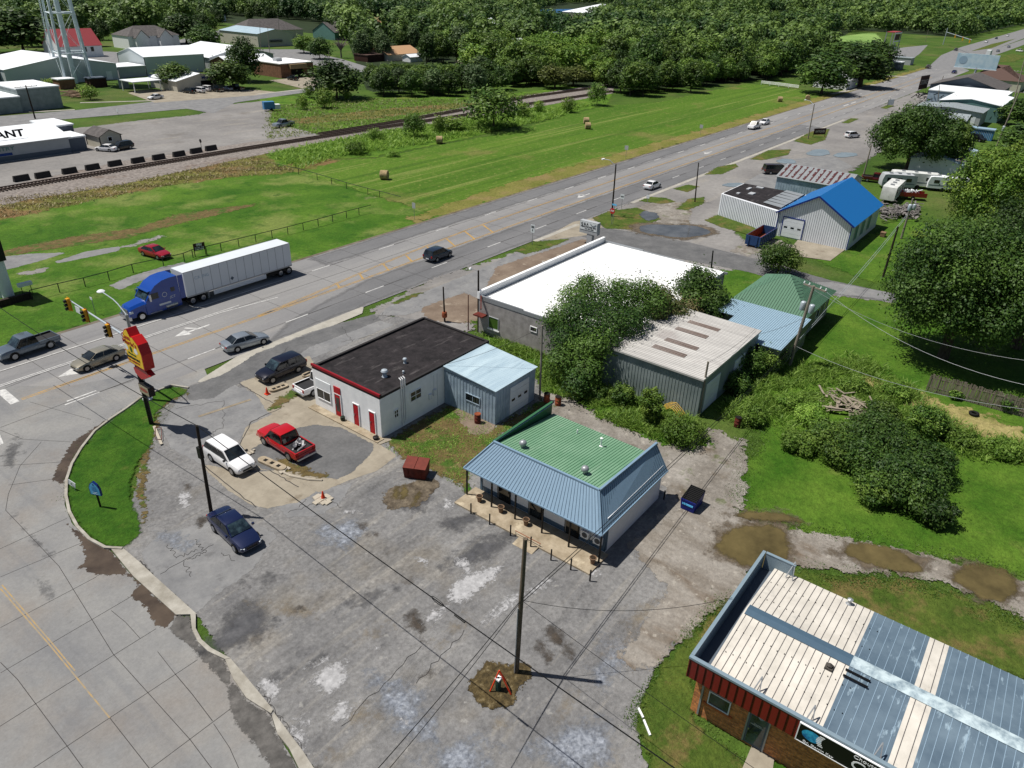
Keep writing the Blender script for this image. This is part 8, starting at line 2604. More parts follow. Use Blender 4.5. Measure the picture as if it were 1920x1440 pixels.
Wt = Matrix.Translation(Vector((44.5, 78.7, -.06))) @ Matrix.Rotation(math.pi, 4, 'Z')
text_mesh('JCT', .42, M['offwhite'], Wt @ frame_m((FX - 5.2, 1.245, 1.75), (-1, 0, 0), (0, 0, 1)), b)
text_mesh('C.R. ENG', .5, M['cyan'], Wt @ frame_m((TX1 - 2.2, 1.29, 3.1), (-1, 0, 0), (0, 0, 1)), b, width=1.8)
V, F = [], []
for k in range(20):
 t = 2 * math.pi * k / 20
 for r_ in (.24, .29): V.append((FX - 4.3 + r_ * math.cos(t), 1.243, 2.25 + r_ * math.sin(t)))
for k in range(20): F.append((2 * k, 2 * k + 1, (2 * k + 3) % 40, (2 * k + 2) % 40))
m_ = MB()
m_.faces(V, F)
m_.build('round_logo', M['offwhite'], b, True)
MB().box(FX - 4.9, 1.222, 1.1, FX - 3.5, 1.232, 1.32).build('stripe', M['offwhite'], b, True)
m_ = MB()
m_.poly([(-2.0, 1.292, 1.55), (-1.75, 1.292, 1.8), (-2.0, 1.292, 2.05), (-2.25, 1.292, 1.8)])
m_.build('hazard_placard', M['slate'], b, True)
# ================================================================ VEGETATION
def leafmat(name, c0, c1, trans=.15):
 return mk(name, c0, .55, spec=.25, tint=(c0, c1), trans=trans)
lm_dark = leafmat('leaf_dark', (.016, .046, .008, 1), (.080, .145, .022, 1))
lm_mid = leafmat('leaf_mid', (.030, .078, .010, 1), (.150, .235, .036, 1))
lm_lite = leafmat('leaf_light', (.060, .135, .014, 1), (.22, .32, .046, 1))
lm_grey = leafmat('leaf_greyish', (.040, .080, .026, 1), (.11, .165, .06, 1))
lm_yel = leafmat('leaf_yellowish', (.085, .120, .018, 1), (.19, .22, .05, 1))
lm_weed = leafmat('weed_leaf', (.09, .19, .02, 1), (.28, .42, .08, 1), .4)
lm_dry = leafmat('dry_leaf', (.26, .22, .09, 1), (.50, .42, .22, 1))
def leaves(blobs, n, size, seed, up=.2, rnd=.3):
 """leaf clumps: blobs = (x,y,z,r,[rz]); returns V, Q, tint"""
 g_ = np.random.default_rng(seed)
 B = np.array([(b_[0], b_[1], b_[2], b_[3], b_[4] if len(b_) > 4 else b_[3]) for b_ in blobs], float)
 w = B[:, 3] ** 2
 idx = g_.choice(len(B), n, p=w / w.sum())
 d = g_.normal(size=(n, 3))
 d /= np.linalg.norm(d, axis=1)[:, None]
 d[:, 2] = np.where((d[:, 2] < -.3) & (g_.random(n) < .5), -d[:, 2], d[:, 2])
 r = B[idx, 3] * (g_.uniform(.12, 1.0, n) ** .42) * (1 + .28 * np.abs(g_.normal(size=n)) ** 1.5)
 P = B[idx, :3] + d * r[:, None] * np.column_stack([np.ones(n), np.ones(n), B[idx, 4] / B[idx, 3]])
 nn = d * .85 + g_.normal(size=(n, 3)) * rnd
 nn[:, 2] += up
 nn /= np.linalg.norm(nn, axis=1)[:, None]
 a = np.cross(nn, g_.normal(size=(n, 3)))
 a /= np.linalg.norm(a, axis=1)[:, None]
 c = np.cross(nn, a)
 s = size * g_.uniform(.55, 1.35, n)[:, None]
 V = np.stack([P - a * s, P - c * s * .55 + a * s * .1, P + a * s, P + c * s * .55 - a * s * .1], 1).reshape(-1, 3)
 Q = np.arange(n * 4).reshape(-1, 4)
 bt = g_.uniform(0, 1, len(B)) ** 1.7 * .75
 t = np.clip(bt[idx] + g_.uniform(-.15, .4, n), 0, 1)
 return V, Q, np.repeat(t, 4)
def crown_blobs(R, Hc, z0, nb, seed, rb=.34, power=1.0, jit=.25):
 g_ = random.Random(seed)
 out = []
 for k in range(nb):
  zf = 1 - 1.75 * (k + .5) / nb
  th = k * 2.39996 + g_.uniform(-.3, .3)
  rr_ = math.sqrt(max(0, 1 - zf * zf)) if abs(zf) < 1 else 0
  s = g_.uniform(1 - jit, 1.05)
  x, y, z = R * rr_ * math.cos(th) * s * .78, R * rr_ * math.sin(th) * s * .78, z0 + Hc * .5 + zf * Hc * .40 * s
  out.append((x, y, z, R * rb * g_.uniform(.7, 1.25)))
 for k in range(max(2, nb // 4)): out.append((g_.uniform(-.35, .35) * R, g_.uniform(-.35, .35) * R, z0 + Hc * g_.uniform(.3, .75), R * rb * 1.1))
 return out
def trunk_mb(h, r, seed, R=3.0, nl=5):
 g_ = random.Random(seed)
 m_ = MB()
 m_.tube([(0, 0, -.3), (g_.uniform(-.1, .1), g_.uniform(-.1, .1), h * .4), (g_.uniform(-.3, .3), g_.uniform(-.3, .3), h * .75)], [r * 1.3, r, r * .5], 9)
 for k in range(nl):
  t = k * 2.4 + g_.uniform(-.3, .3)
  z = h * g_.uniform(.25, .5)
  m_.tube([(0, 0, z), (R * .35 * math.cos(t), R * .35 * math.sin(t), z + h * .15), (R * .7 * math.cos(t), R * .7 * math.sin(t), z + h * .33)], [r * .55, r * .4, r * .15], 6)
 return m_
PROTO = {}
def proto(kind, mat, R, H, nb, n, size, seed, z0=None, rb=.34, trunk=True, jit=.25):
 z0 = 0 if z0 is None else z0
 V, Q, t = leaves(crown_blobs(R, H - z0, z0, nb, seed, rb, jit=jit), n, size, seed)
 PROTO[kind] = (fast_mesh('crown', V, Q, [mat], tint=t), None, R, H, seed)
 if trunk:
  m_ = trunk_mb(H, .035 * H * .6, seed, R)
  me = bpy.data.meshes.new('trunk')
  me.from_pydata([tuple(p) for p in m_.v], [], m_.f)
  me.materials.append(M['bark'])
  PROTO[kind] = (PROTO[kind][0], me, R, H, seed)
def tree(kind, label, x, y, sx=1.0, sz=None, rz=None, group=None, name='tree', cat='tree', z=-.1):
 cm, tm, R, H, _s = PROTO[kind]
 o_ = bpy.data.objects.new(name, None)
 COL.objects.link(o_)
 o_.location = (x, y, z)
 o_.scale = (sx, sx, sz or sx)
 o_.rotation_euler = (0, 0, random.uniform(0, 6.28) if rz is None else rz)
 tag(o_, label, cat, group)
 c_ = bpy.data.objects.new('crown', cm)
 COL.objects.link(c_)
 c_.parent = o_
 if tm:
  t_ = bpy.data.objects.new('trunk', tm)
  COL.objects.link(t_)
  t_.parent = o_
 return o_
proto('a', lm_dark, 4.8, 12, 34, 4200, .36, 1, rb=.32)
proto('b', lm_mid, 4.2, 12, 34, 4000, .36, 2, rb=.32)
proto('c', lm_lite, 4.0, 10.5, 30, 3600, .36, 3, rb=.33)
proto('d', lm_dark, 3.8, 13, 32, 3600, .36, 4, rb=.35)
proto('e', lm_grey, 4.3, 11.5, 32, 3600, .36, 5, rb=.33)
proto('f', lm_mid, 3.0, 6.0, 16, 2600, .22, 6, z0=.3, rb=.42)
proto('g', lm_lite, 2.0, 3.6, 12, 1700, .17, 7, z0=.1, rb=.45)
proto('h', lm_yel, 4.5, 10, 22, 2400, .38, 8)
proto('w', lm_weed, 1.2, 1.7, 8, 900, .12, 9, z0=0, rb=.5, trunk=False)
def th(px, base_h=None):
 return G(*px)
def tree_px(kind, label, base, top_y, width, group=None, name='tree', cat='tree', rz=None):
 """tree standing at a ground pixel with its top at pixel row top_y and given pixel width"""
 x, y = G(*base)
 h = HT(base, (base[0], top_y))
 dist = math.sqrt(x * x + y * y + CAMH * CAMH)
 R_ = width / 2 * dist / FPX
 cm, tm, R, H, _s = PROTO[kind]
 h = max(1.0, h * .93)
 return tree(kind, label, x, y, R_ / R, h / H, rz, group, name, cat)
# --- big near trees: own dense crowns
def big_tree(label, base, blobs, n, size, mat, seed, trunk_r=.45, th_=5, name='tree', cat='tree', stems=None, branches=0):
 x, y = G(*base)
 o_ = thing(name, label, cat, (x, y, -.1))
 V, Q, t = leaves(blobs, n, size, seed)
 me = fast_mesh('crown', V, Q, [mat], tint=t)
 c_ = bpy.data.objects.new('crown', me)
 COL.objects.link(c_)
 c_.parent = o_
 m_ = MB()
 for sx_, sy_ in (stems or [(0, 0)]):
  m_.tube([(sx_, sy_, -.3), (sx_ * 1.1, sy_ * 1.1, th_ * .5), (sx_ * 1.4 + .2, sy_ * 1.4, th_)], [trunk_r * 1.3, trunk_r, trunk_r * .7], 10)
  for b_ in sorted(blobs, key=lambda q: q[2])[:8]: m_.tube([(sx_ * 1.3, sy_ * 1.3, th_ * .7), ((sx_ + b_[0]) / 2, (sy_ + b_[1]) / 2, (th_ + b_[2]) / 2 + .3), (b_[0], b_[1], b_[2])], [trunk_r * .45, trunk_r * .28, .05], 6)
 m_.build('trunk', M['bark'], o_, True)
 return o_
def rel(base, items):
 """crown blobs from picture spots: (px, py, height, radius) relative to the trunk"""
 bx, by = G(*base)
 out = []
 for (qx, qy, z, r) in items:
  x, y = G(qx, qy, z)
  out.append((x - bx, y - by, z, r))
 return out
bo = crown_blobs(8.6, 15.2, .6, 110, 21, .19, jit=.34)
big_tree('huge dark green oak above the board fence, its trunk just visible', (1768, 668), bo, 84000, .15, lm_dark, 21, .5, 6)
bo = crown_blobs(8.8, 17.5, .6, 100, 26, .19, jit=.34)
big_tree('second huge dark oak cut off by the right edge of the view', (1905, 650), bo, 68000, .15, lm_dark, 26, .5, 6)
bo = crown_blobs(6.8, 14.5, .5, 70, 22, .2, jit=.3)
big_tree('bright green tree right of the campers, above the oak', (1850, 452), [(b_[0] * 1.25, b_[1] * 1.35, b_[2], b_[3]) for b_ in bo], 30000, .2, lm_lite, 22, .4, 5)
bo = crown_blobs(6.0, 9.5, 2.0, 46, 23, .2)
big_tree('bright green tree at the top right edge beside the transformer pole', (1935, 360), [(b_[0] * 1.2, b_[1] * 1.2, b_[2], b_[3]) for b_ in bo], 18000, .24, lm_lite, 23, .4, 5)
bo = crown_blobs(10.5, 12.5, 1.2, 80, 24, .17, jit=.4)
big_tree('large dark tree spreading over the gravel yard beside the striped shed', (1700, 318), bo, 34000, .25, lm_dark, 24, .5, 5)
big_tree('smaller tree joined to the right side of the large dark yard tree', (1768, 322), crown_blobs(5.2, 10, 1, 28, 25, .24), 12000, .25, lm_mid, 25, .3, 4)
# overgrown mass between block building and shed
base = (1105, 705)
sp = [(1075, 560, 4.5, 1.6), (1110, 555, 5.2, 1.8), (1060, 600, 4.0, 1.5), (1145, 575, 5.0, 1.8), (1180, 560, 5.2, 1.7), (1210, 550, 5.4, 1.5), (1230, 570, 5.0, 1.4), (1150, 610, 4.4, 1.6), (1110, 620, 4.0, 1.7), (1180, 610, 4.4, 1.4),
 (1060, 640, 2.8, 1.5), (1090, 660, 2.4, 1.6), (1050, 680, 1.6, 1.4), (1100, 700, 1.4, 1.5), (1080, 720, 1.0, 1.2), (1120, 650, 3.4, 1.4), (1040, 600, 3.6, 1.2), (1100, 530, 6.0, .9), (1160, 540, 6.0, 1.0), (1200, 590, 4.8, 1.1), (1140, 640, 3.8, 1.2), (1085, 590, 5.0, 1.5)]
sp = [(a_, b_, c_ + .5, d_ * 1.08) for a_, b_, c_, d_ in sp]
big_tree('overgrown dark tree between the white-roofed block and the metal shed', base, rel(base, sp), 42000, .12, lm_dark, 31, .16, 3.5, stems=[(0, 0), (1.2, .8), (-.8, 1.2), (3.0, 1.5)])
base = (1255, 620)
sp = [(1235, 560, 4.8, 1.4), (1250, 575, 4.4, 1.3), (1270, 590, 3.6, 1.3), (1290, 585, 3.2, 1.2), (1235, 590, 4.2, 1.1)]
big_tree('mimosa with pinkish brown flower clusters behind the metal shed', base, rel(base, sp), 9000, .14, leafmat('mimosa_leaf', (.05, .08, .015, 1), (.26, .18, .10, 1)), 32, .12, 3)
base = (1320, 600)
sp = [(1290, 540, 4.6, 1.5), (1320, 530, 4.8, 1.5), (1305, 515, 5.4, 1.0), (1340, 560, 3.4, 1.5), (1300, 570, 3.6, 1.6), (1325, 590, 2.2, 1.6), (1350, 575, 2.4, 1.2), (1290, 590, 2.6, 1.2), (1345, 600, 1.2, 1.2)]
big_tree('dark tree at the far corner of the white roof next to the dish', base, rel(base, sp), 14000, .16, lm_dark, 33, .14, 3)
base = (1458, 512)
big_tree('small round tree behind the green hip roof', base, crown_blobs(3.0, 3.4, .4, 20, 34, .34), 8000, .14, lm_mid, 34, .14, 2)
for i, (bs, R_, Hc, n_, mt, lab) in enumerate([((1217, 790), 1.1, 3.6, 5200, lm_lite, 'bright young tree in front of the shed wall'), ((1165, 755), 1.2, 1.9, 4200, lm_mid, 'low bush at the shed wall beside the young tree'),
 ((1120, 745), .9, 1.2, 2400, lm_mid, 'small weedy bush left of the shed wall'), ((1275, 822), 1.9, 1.7, 6500, lm_weed, 'broad pale weed clump below the yellow hoses'), ((1412, 790), 1.3, 1.4, 4500, lm_weed, 'pale weed clump beside the red drum'),
 ((1390, 700), 2.0, 3.0, 8000, lm_dark, 'dark bush climbing the corner of the metal shed'), ((1440, 690), 1.8, 2.2, 7000, lm_mid, 'bush below the light blue roof edge'), ((1380, 730), 1.5, 1.8, 4500, lm_dark, 'dark bush in front of the shed garage doors'),
 ((1385, 603), 1.0, 1.8, 3500, lm_mid, 'small leafy bush at the light blue roof corner'), ((1418, 645), .8, 2.6, 2600, lm_dark, 'dark vine clump on the far shed corner')]):
 x, y = G(*bs)
 o_ = thing('bush', lab, 'bush', (x, y, -.1))
 V, Q, t = leaves(crown_blobs(R_, Hc, 0, 14, 40 + i, .36), n_, .10, 40 + i)
 c_ = bpy.data.objects.new('foliage', fast_mesh('foliage', V, Q, [mt], tint=t))
 COL.objects.link(c_)
 c_.parent = o_
# thicket on the mound at right: several bushes one can tell apart
for i, (bs, R_, Hc, n_, mt, lab) in enumerate([((1690, 930), 3.0, 3.0, 19000, lm_dark, 'dark feathery bush at the lower end of the mound'), ((1620, 880), 2.8, 2.6, 16000, lm_dark, 'dark bush in the middle of the mound thicket'), ((1690, 870), 2.4, 2.4, 12000, lm_mid, 'mid green bush right of the middle of the mound'),
 ((1550, 830), 1.9, 1.9, 9000, lm_mid, 'green bush at the left side of the mound'), ((1520, 790), 1.7, 1.3, 7000, lm_weed, 'pale weeds at the upper left of the mound'), ((1730, 810), 2.0, 2.4, 10000, lm_mid, 'bush casting dark shade at the right side of the mound'),
 ((1650, 790), 1.7, 1.8, 8000, lm_mid, 'bush among the bleached boards'), ((1745, 975), 1.6, 1.9, 7000, lm_dark, 'leafy outer bush at the bottom right of the mound'), ((1640, 850), 3.4, 3.4, 16000, lm_dark, 'tallest dark bush crowning the mound thicket'), ((1580, 860), 2.6, 2.2, 10000, lm_mid, 'bush on the lower left flank of the mound'), ((1735, 890), 2.4, 2.8, 10000, lm_dark, 'dark bush on the right flank of the mound'), ((1500, 840), 1.8, 1.2, 6000, lm_weed, 'pale shrubby weeds at the far left flank of the mound'), ((1640, 935), 2.0, 1.8, 8000, lm_mid, 'bush at the bottom left edge of the mound'), ((1600, 730), 1.6, 1.0, 5000, lm_weed, 'weed clump at the top of the mound'),
 ((1680, 740), 1.6, 1.1, 5000, lm_weed, 'weed clump above the boards of the mound'), ((1800, 830), 1.6, 1.0, 5000, lm_weed, 'tall grass clump right of the mound'), ((1880, 850), 1.8, 1.0, 5000, lm_weed, 'tall grass clump at the right edge lawn'),
 ((1480, 760), 1.3, 1.0, 4000, lm_weed, 'grass clump at the outer left of the mound'), ((1890, 765), 1.3, 1.3, 4000, lm_dark, 'dark bush growing through the board fence'), ((1790, 745), .7, .8, 1600, lm_mid, 'small bush against the board fence')]):
 x, y = G(*bs)
 o_ = thing('bush', lab, 'bush', (x, y, -.1))
 V, Q, t = leaves(crown_blobs(R_, Hc, 0, 26, 70 + i, .27, jit=.4), n_, .11, 70 + i)
 c_ = bpy.data.objects.new('foliage', fast_mesh('foliage', V, Q, [mt], tint=t))
 COL.objects.link(c_)
 c_.parent = o_
# --- individual middle distance trees: (kind, base px, top y, width px, label)
for (k, bs, ty, w_, lab) in [('a', (632, 184), 106, 92, 'big round dark tree alone at the left of the railway wood'), ('f', (925, 240), 160, 100, 'dense dark bush tree beside the hayfield below the railway'), ('f', (776, 258), 208, 38, 'dark bushy tree between railway and hayfield'),
 ('f', (1119, 197), 153, 34, 'round bush tree at the railway end of the hayfield'), ('g', (1066, 210), 180, 24, 'small bright tree beside the hayfield rail bank'), ('g', (1010, 212), 186, 20, 'slender shrub on the rail bank'),
 ('g', (980, 220), 190, 34, 'shrub right of the dense dark bush tree'), ('g', (850, 245), 216, 50, 'loose shrub thicket left of the dense dark bush tree'), ('g', (824, 250), 214, 24, 'thin shrub by the rail bank'),
 ('g', (568, 205), 176, 22, 'narrow dark shrub in the weedy field'), ('g', (608, 202), 164, 34, 'young tree in the weedy field by the big round tree'), ('g', (652, 188), 168, 16, 'tiny sapling below the big round tree'), ('g', (580, 182), 160, 20, 'thin young tree by the far street'),
 ('b', (330, 165), 112, 56, 'leafy tree in front of the tan office roof'), ('b', (432, 166), 106, 66, 'round tree at the right end of the tan office'), ('a', (460, 152), 62, 54, 'tall dark tree behind the round office tree'),
 ('b', (570, 99), 62, 34, 'round tree beside the grey gable house'), ('a', (600, 110), 66, 40, 'dark tree left of the bare tree'), ('a', (45, 100), 8, 120, 'big dark tree behind the far left warehouse'), ('a', (350, 82), 22, 70, 'dark tree right of the twin gable house'), ('a', (385, 92), 44, 54, 'second dark tree right of the twin gable house'),
 ('a', (1540, 175), 92, 88, 'lone dark green tree at the end of the hayfield'), ('d', (1612, 163), 82, 84, 'dark roadside tree shading the highway edge'), ('d', (1580, 140), 66, 100, 'dark tree behind the two roadside trees'), ('a', (1640, 128), 70, 60, 'dark tree left of the steel frame sign'),
 ('c', (1880, 330), 268, 90, 'bright tree top below the transformer pole'), ('a', (1905, 235), 180, 60, 'dark tree at the right edge behind the teal warehouse'), ('a', (1925, 290), 225, 90, 'dark tree at the right edge above the bright trees'),
 ('h', (1040, 165), 115, 60, 'yellowish green tree at the wood edge by the railway'), ('h', (1075, 160), 118, 56, 'second yellowish tree at the wood edge by the railway'), ('w', (668, 288), 262, 40, 'dark weedy bush on the bank above the hayfield'), ('w', (705, 262), 240, 30, 'small bush beside the dark weedy bank bush'),
 ('g', (170, 186), 158, 26, 'small bright bush under the water tower'), ('g', (100, 160), 145, 30, 'green bush at the foot of the water tower leg'), ('g', (25, 152), 136, 30, 'bush beside the lumber at the far left'), ('w', (735, 292), 280, 26, 'grey green low bush on the bank')]:
 tree_px(k, lab, bs, ty, w_)
# --- the wood: individuals along its front, the rest as one mass
def inpoly(px, py, poly):
 c_ = False
 n_ = len(poly)
 for i in range(n_):
  x0, y0 = poly[i]
  x1, y1 = poly[(i + 1) % n_]
  if (y0 > py) != (y1 > py) and px < (x1 - x0) * (py - y0) / (y1 - y0) + x0: c_ = not c_
 return c_
WOOD = [[(690, 183), (870, 183), (1000, 160), (1100, 150), (1152, 178), (1250, 184), (1330, 164), (1400, 152), (1450, 150), (1500, 120), (1560, 110), (1600, 60), (1740, 62), (1800, 74), (1935, 44), (1990, 30), (1990, -36), (-80, -25), (-80, 60), (0, 84), (60, 88), (150, 60), (240, 70), (330, 60), (400, 50), (430, 30),
 (520, 34), (600, 44), (650, 80), (700, 90), (800, 88), (850, 110), (700, 140)]]
CLEAR = [[(690, 80), (740, 80), (740, 50), (690, 50)], [(890, 82), (940, 82), (940, 50), (890, 50)], [(945, 124), (990, 124), (990, 100), (945, 100)], [(1010, 108), (1060, 108), (1060, 86), (1010, 86)], [(1000, 62), (1120, 62), (1120, 44), (1000, 44)], [(1000, 44), (1120, 44), (1200, 24), (1170, 8), (1060, 8), (1000, 24)], [(1360, 50), (1440, 26), (1530, 18), (1560, 34), (1470, 52)], [(1520, 104), (1550, 66), (1650, 56), (1670, 90), (1600, 110)], [(705, 125), (790, 125), (790, 100), (705, 100)],
 [(580, 75), (625, 75), (625, 50), (580, 50)], [(1190, 44), (1260, 46), (1260, 30), (1190, 30)], [(240, 100), (345, 100), (345, 68), (240, 68)], [(820, 122), (880, 130), (880, 112), (800, 112)]]
g = Ground('forest_floor')
g.add([tuple(p) for p in GP([(690, 176), (1000, 150), (1150, 168), (1330, 160), (1450, 146), (1500, 116), (1600, 56), (1800, 70), (1935, 42), (1990, 4), (-80, 4), (-80, 40), (400, 40), (650, 70)])], mk('forest_ground', D(34, 52, 18), .95, coord='W', cols=[(.3, D(26, 42, 14)), (.7, D(44, 64, 24))], scale=.2, rag=1.0), -.14, 12)
g.build()
cand = []
g_ = random.Random(77)
ring = 150.0
while ring < 3400:
 step = 5.2 + ring * .0085
 half = math.radians(47)
 n_ = int(2 * half * ring / step)
 for i in range(n_):
  a_ = -half + 2 * half * (i + g_.uniform(.1, .9)) / n_
  d_ = ring + g_.uniform(-.45, .45) * step
  x_, y_ = to_st(d_ * math.sin(a_), d_ * math.cos(a_))
  qx, qy = PX(x_, y_, 0)
  if not any(inpoly(qx, qy, w_) for w_ in WOOD): continue
  if any(inpoly(qx, qy, w_) for w_ in CLEAR): continue
  if RN - 3 < y_ < RF + 5 and x_ < 480: continue
  cand.append((d_, x_, y_, qx, qy))
 ring += step * .95
cand.sort()
# clumps of colour follow a slow pattern over the wood
def patch(x_, y_): return math.sin(x_ * .021 + 1.3) + math.sin(y_ * .027 + x_ * .008) + .6 * math.sin(x_ * .06 - y_ * .05)
kinds_lab = {'a': 'dark broad tree of the wood behind the railway', 'b': 'mid green tree of the wood behind the railway', 'c': 'light green tree of the wood behind the railway', 'd': 'tall dark narrow tree of the wood behind the railway', 'e': 'greyish green tree of the wood behind the railway'}
NI = 290
for (d_, x_, y_, qx, qy) in cand[:NI]:
 p_ = patch(x_, y_) + g_.uniform(-.8, .8)
 k = 'c' if p_ > .9 else 'b' if p_ > -.1 else 'e' if p_ > -.45 else 'a' if g_.random() < .6 else 'd'
 if 1150 < qx < 1480 and qy > 130: k = 'b' if g_.random() < .7 else 'a'
 s_ = g_.uniform(.6, .95) if (qy > 150 or qx < 620) else g_.uniform(.85, 1.35)
 if 680 < qx < 880 and qy > 122: s_ = min(s_, HT((qx, qy), (qx, 116)) / 12.5)
 tree(k, kinds_lab[k], x_, y_, s_ * 1.2, s_ * g_.uniform(.85, 1.05), None, 'trees of the wood behind the railway', 'wood_tree')
# far woodland mass
far = {}
LOD = {}
for k, (R_, H_, n_, sz) in enumerate(((5.2, 12, 420, .95), (4.6, 11, 380, .95), (5.6, 13, 440, 1.0), (4.2, 10, 340, .9))):
 LOD[k] = leaves(crown_blobs(R_, H_ * 1.15, 0, 18, 90 + k, .38), n_ + 120, sz * .9, 90 + k, .4, .18)
Vs, Ts = [], []
for (d_, x_, y_, qx, qy) in cand[NI:]:
 k = g_.randrange(4)
 V, Q, t = LOD[k]
 if d_ > 900:
  m = (len(Q) // 3) * 4
  V, t = V[:m], t[:m]
  sc_ = 1.5
  c0 = V.reshape(-1, 4, 3).mean(1, keepdims=True)
  V = (c0 + (V.reshape(-1, 4, 3) - c0) * sc_).reshape(-1, 3)
 s_ = g_.uniform(.7, 1.35) * (1 + max(0, d_ - 900) / 2200)
 a_ = g_.uniform(0, 6.28)
 ca_, sa_ = math.cos(a_) * s_, math.sin(a_) * s_
 W_ = np.column_stack([V[:, 0] * ca_ - V[:, 1] * sa_ + x_, V[:, 0] * sa_ + V[:, 1] * ca_ + y_, V[:, 2] * s_ * g_.uniform(.85, 1.1)])
 Vs.append(W_.astype(np.float32))
 Ts.append(np.clip(t * .6 + .16 * patch(x_, y_) + g_.uniform(-.15, .3), 0, 1).astype(np.float32))
V = np.concatenate(Vs)
me = fast_mesh('woodland', V, np.arange(len(V)).reshape(-1, 4), [leafmat('leaf_far', (.018, .050, .010, 1), (.155, .235, .05, 1))], tint=np.concatenate(Ts))
o = bpy.data.objects.new('woodland', me)
COL.objects.link(o)
tag(o, 'dense far woodland running to the horizon', 'woodland', kind='stuff')
print('WOOD', len(cand), len(V) // 4)
# trees in the town between houses
for i in range(56):
 qx, qy = g_.choice([(g_.uniform(120, 250), g_.uniform(60, 88)), (g_.uniform(345, 430), g_.uniform(40, 70)), (g_.uniform(440, 700), g_.uniform(22, 42)), (g_.uniform(620, 720), g_.uniform(60, 120)), (g_.uniform(640, 860), g_.uniform(84, 98)), (g_.uniform(790, 870), g_.uniform(110, 122))])
 x_, y_ = G(qx, qy)
 k = g_.choice('aabed')
 tree(k, kinds_lab[k].replace('wood behind the railway', 'town beyond the railway'), x_, y_, g_.uniform(.75, 1.1), None, None, 'trees of the town beyond the railway', 'town_tree')
# bare trees
for (bs, ty, w_, lab) in (((640, 108), 70, 40, 'bare grey tree beside the big round tree'), ((716, 112), 88, 24, 'bare dark tree left of the tan-roofed house')):
 x, y = G(*bs)
 h = HT(bs, (bs[0], ty))
 o_ = thing('bare_tree', lab, 'tree', (x, y, 0))
 m_ = MB()
 m_.tube([(0, 0, 0), (0, 0, h * .45)], [.4, .25], 8)
 for k in range(46):
  t = k * 2.4
  z0 = h * g_.uniform(.25, .5)
  r_ = g_.uniform(.3, 1) * h * .5
  e = Vector((r_ * math.cos(t), r_ * math.sin(t), h * g_.uniform(.65, 1)))
  m_.tube([(0, 0, z0), tuple(e * .5 + Vector((0, 0, z0 * .5 + .4))), tuple(e)], [.14, .09, .03], 4)
 m_.build('branches', plain('bare_bark', (120, 108, 110), .9), o_, True)
# --- tall weeds, grass tufts
def tufts(name, label, areas, n, hgt, mat, seed, wid=.05):
 gg = np.random.default_rng(seed)
 pts = []
 for poly, wgt in areas:
  P_ = np.array(GP(poly))
  lo, hi = P_.min(0), P_.max(0)
  m = int(n * wgt)
  q_ = gg.uniform(lo, hi, (m * 4, 2))
  sd = inside_sd(q_, P_)
  q_ = q_[sd + gg.normal(0, .5, len(sd)) > 0][:m]
  pts.append(q_)
 P_ = np.concatenate(pts)
 cl = np.sin(P_[:, 0] * 1.9) * np.sin(P_[:, 1] * 2.3 + 1) + np.sin(P_[:, 0] * .7 + P_[:, 1] * .9)
 keep = gg.uniform(-1.6, 1.4, len(P_)) < cl
 P_ = P_[keep]
 m = len(P_)
 h_ = hgt * gg.uniform(.4, 1.2, m)
 a_ = gg.uniform(0, 6.28, m)
 ln = gg.uniform(.6, 1.8, m) * h_
 b_ = gg.uniform(0, 6.28, m)
 w_ = wid * gg.uniform(.6, 1.4, m)
 base = np.column_stack([P_, np.full(m, -.1)])
 tip = base + np.column_stack([ln * np.cos(a_), ln * np.sin(a_), h_])
 sd_ = np.column_stack([w_ * np.cos(b_), w_ * np.sin(b_), np.zeros(m)])
 midp = (base + tip) / 2 + np.column_stack([np.zeros(m), np.zeros(m), h_ * .12])
 V = np.stack([base - sd_ * .4, midp + sd_, tip, midp - sd_], 1).reshape(-1, 3)
 me_ = fast_mesh(name, V, np.arange(m * 4).reshape(-1, 4), [mat], tint=np.repeat(gg.uniform(0, 1, m), 4))
 o_ = bpy.data.objects.new(name, me_)
 COL.objects.link(o_)
 return tag(o_, label, 'weeds', kind='stuff')
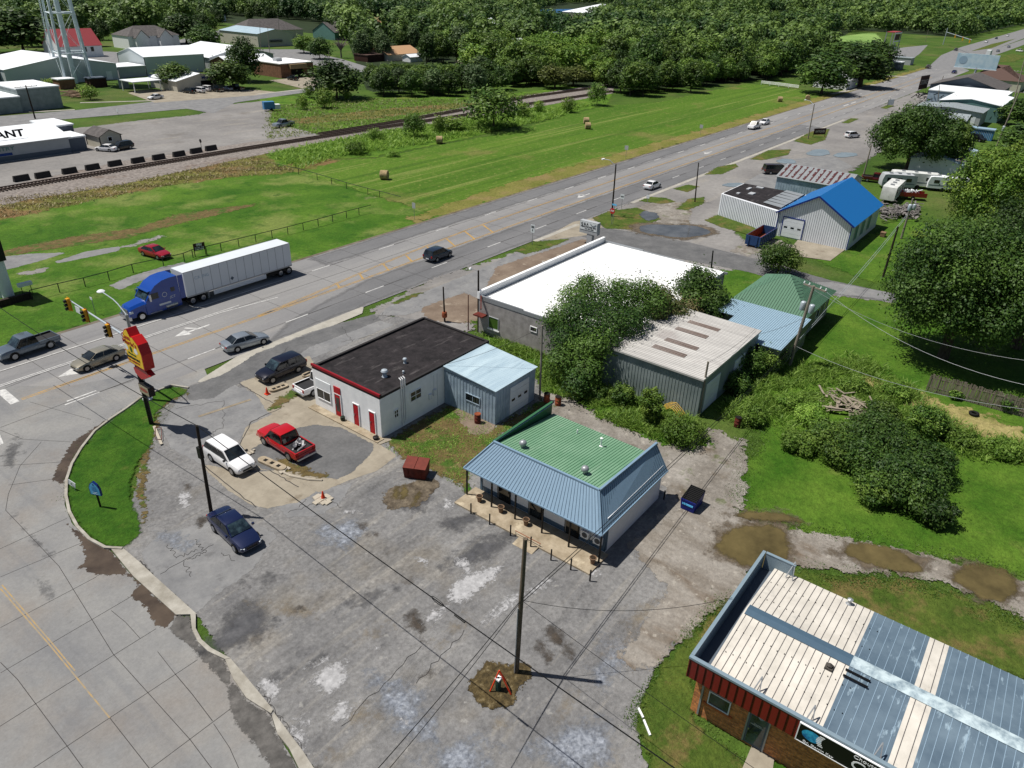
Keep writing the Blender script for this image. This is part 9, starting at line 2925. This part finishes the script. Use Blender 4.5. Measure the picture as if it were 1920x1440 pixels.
tufts('weeds', 'tall green weeds along the walls and around the mound', [([(900, 600), (1015, 645), (1095, 720), (1100, 750), (1025, 735), (1010, 690), (925, 645)], .2), ([(1100, 745), (1140, 730), (1300, 785), (1330, 820), (1290, 835), (1200, 815), (1120, 775)], .22),
 ([(1490, 690), (1600, 660), (1720, 735), (1800, 800), (1920, 830), (1960, 880), (1800, 850), (1700, 800), (1560, 760), (1470, 820), (1440, 780)], .45), ([(1350, 760), (1440, 700), (1480, 720), (1440, 780), (1380, 800)], .1)], 60000, .55, lm_weed, 5, .045)
tufts('weeds', 'tall grass on the railway bank above the hayfield', [([(500, 290), (700, 250), (880, 222), (1040, 205), (1110, 195), (1040, 222), (870, 256), (780, 272), (640, 292), (560, 318)], 1)], 26000, .9, lm_weed, 6, .12)
tufts('weeds', 'weeds of the field between railway and wood', [([(500, 200), (640, 186), (880, 186), (1040, 172), (880, 204), (760, 224), (600, 250), (500, 262)], 1)], 14000, .55, leafmat('field_weed', (.14, .22, .04, 1), (.42, .46, .18, 1), .4), 7, .14)
tufts('weeds', 'dry brown weeds between lawn and ballast', [([(-20, 412), (150, 380), (300, 350), (430, 331), (560, 322), (480, 292), (225, 345), (0, 372)], 1)], 9000, .3, lm_dry, 8, .1)
tufts('weeds', 'short weeds on the yard beside the white shop', [([(725, 828), (850, 760), (930, 800), (1000, 760), (1010, 780), (900, 860), (870, 910), (780, 870)], 1)], 14000, .14, lm_weed, 9, .03)
tufts('weeds', 'grass on the corner island and office lawn', [([(330, 730), (262, 750), (180, 812), (140, 870), (128, 930), (170, 1005), (245, 1015), (240, 900), (285, 820)], .5), ([(1365, 1130), (1245, 1245), (1200, 1350), (1230, 1440), (1400, 1440), (1300, 1340), (1300, 1240)], .5)], 40000, .09, leafmat('lawn_blade', (.04, .12, .010, 1), (.14, .24, .035, 1)), 10, .02)
tufts('weeds', 'ragged grass along the edges of the dirt track', [([(1385, 948), (1440, 984), (1560, 1002), (1700, 1028), (1920, 1084), (1920, 1066), (1700, 1014), (1560, 990), (1440, 970), (1396, 930)], .5), ([(1490, 1050), (1560, 1066), (1700, 1076), (1920, 1145), (1920, 1175), (1700, 1100), (1560, 1088), (1490, 1074)], .5),
 ([(1372, 1105), (1300, 1172), (1238, 1235), (1198, 1300), (1186, 1360), (1210, 1372), (1224, 1300), (1262, 1244), (1325, 1190)], .5), ([(1400, 800), (1440, 800), (1400, 900), (1390, 950), (1375, 940), (1380, 880)], .3)], 14000, .1, MATS['lawn_blade'], 12, .025)
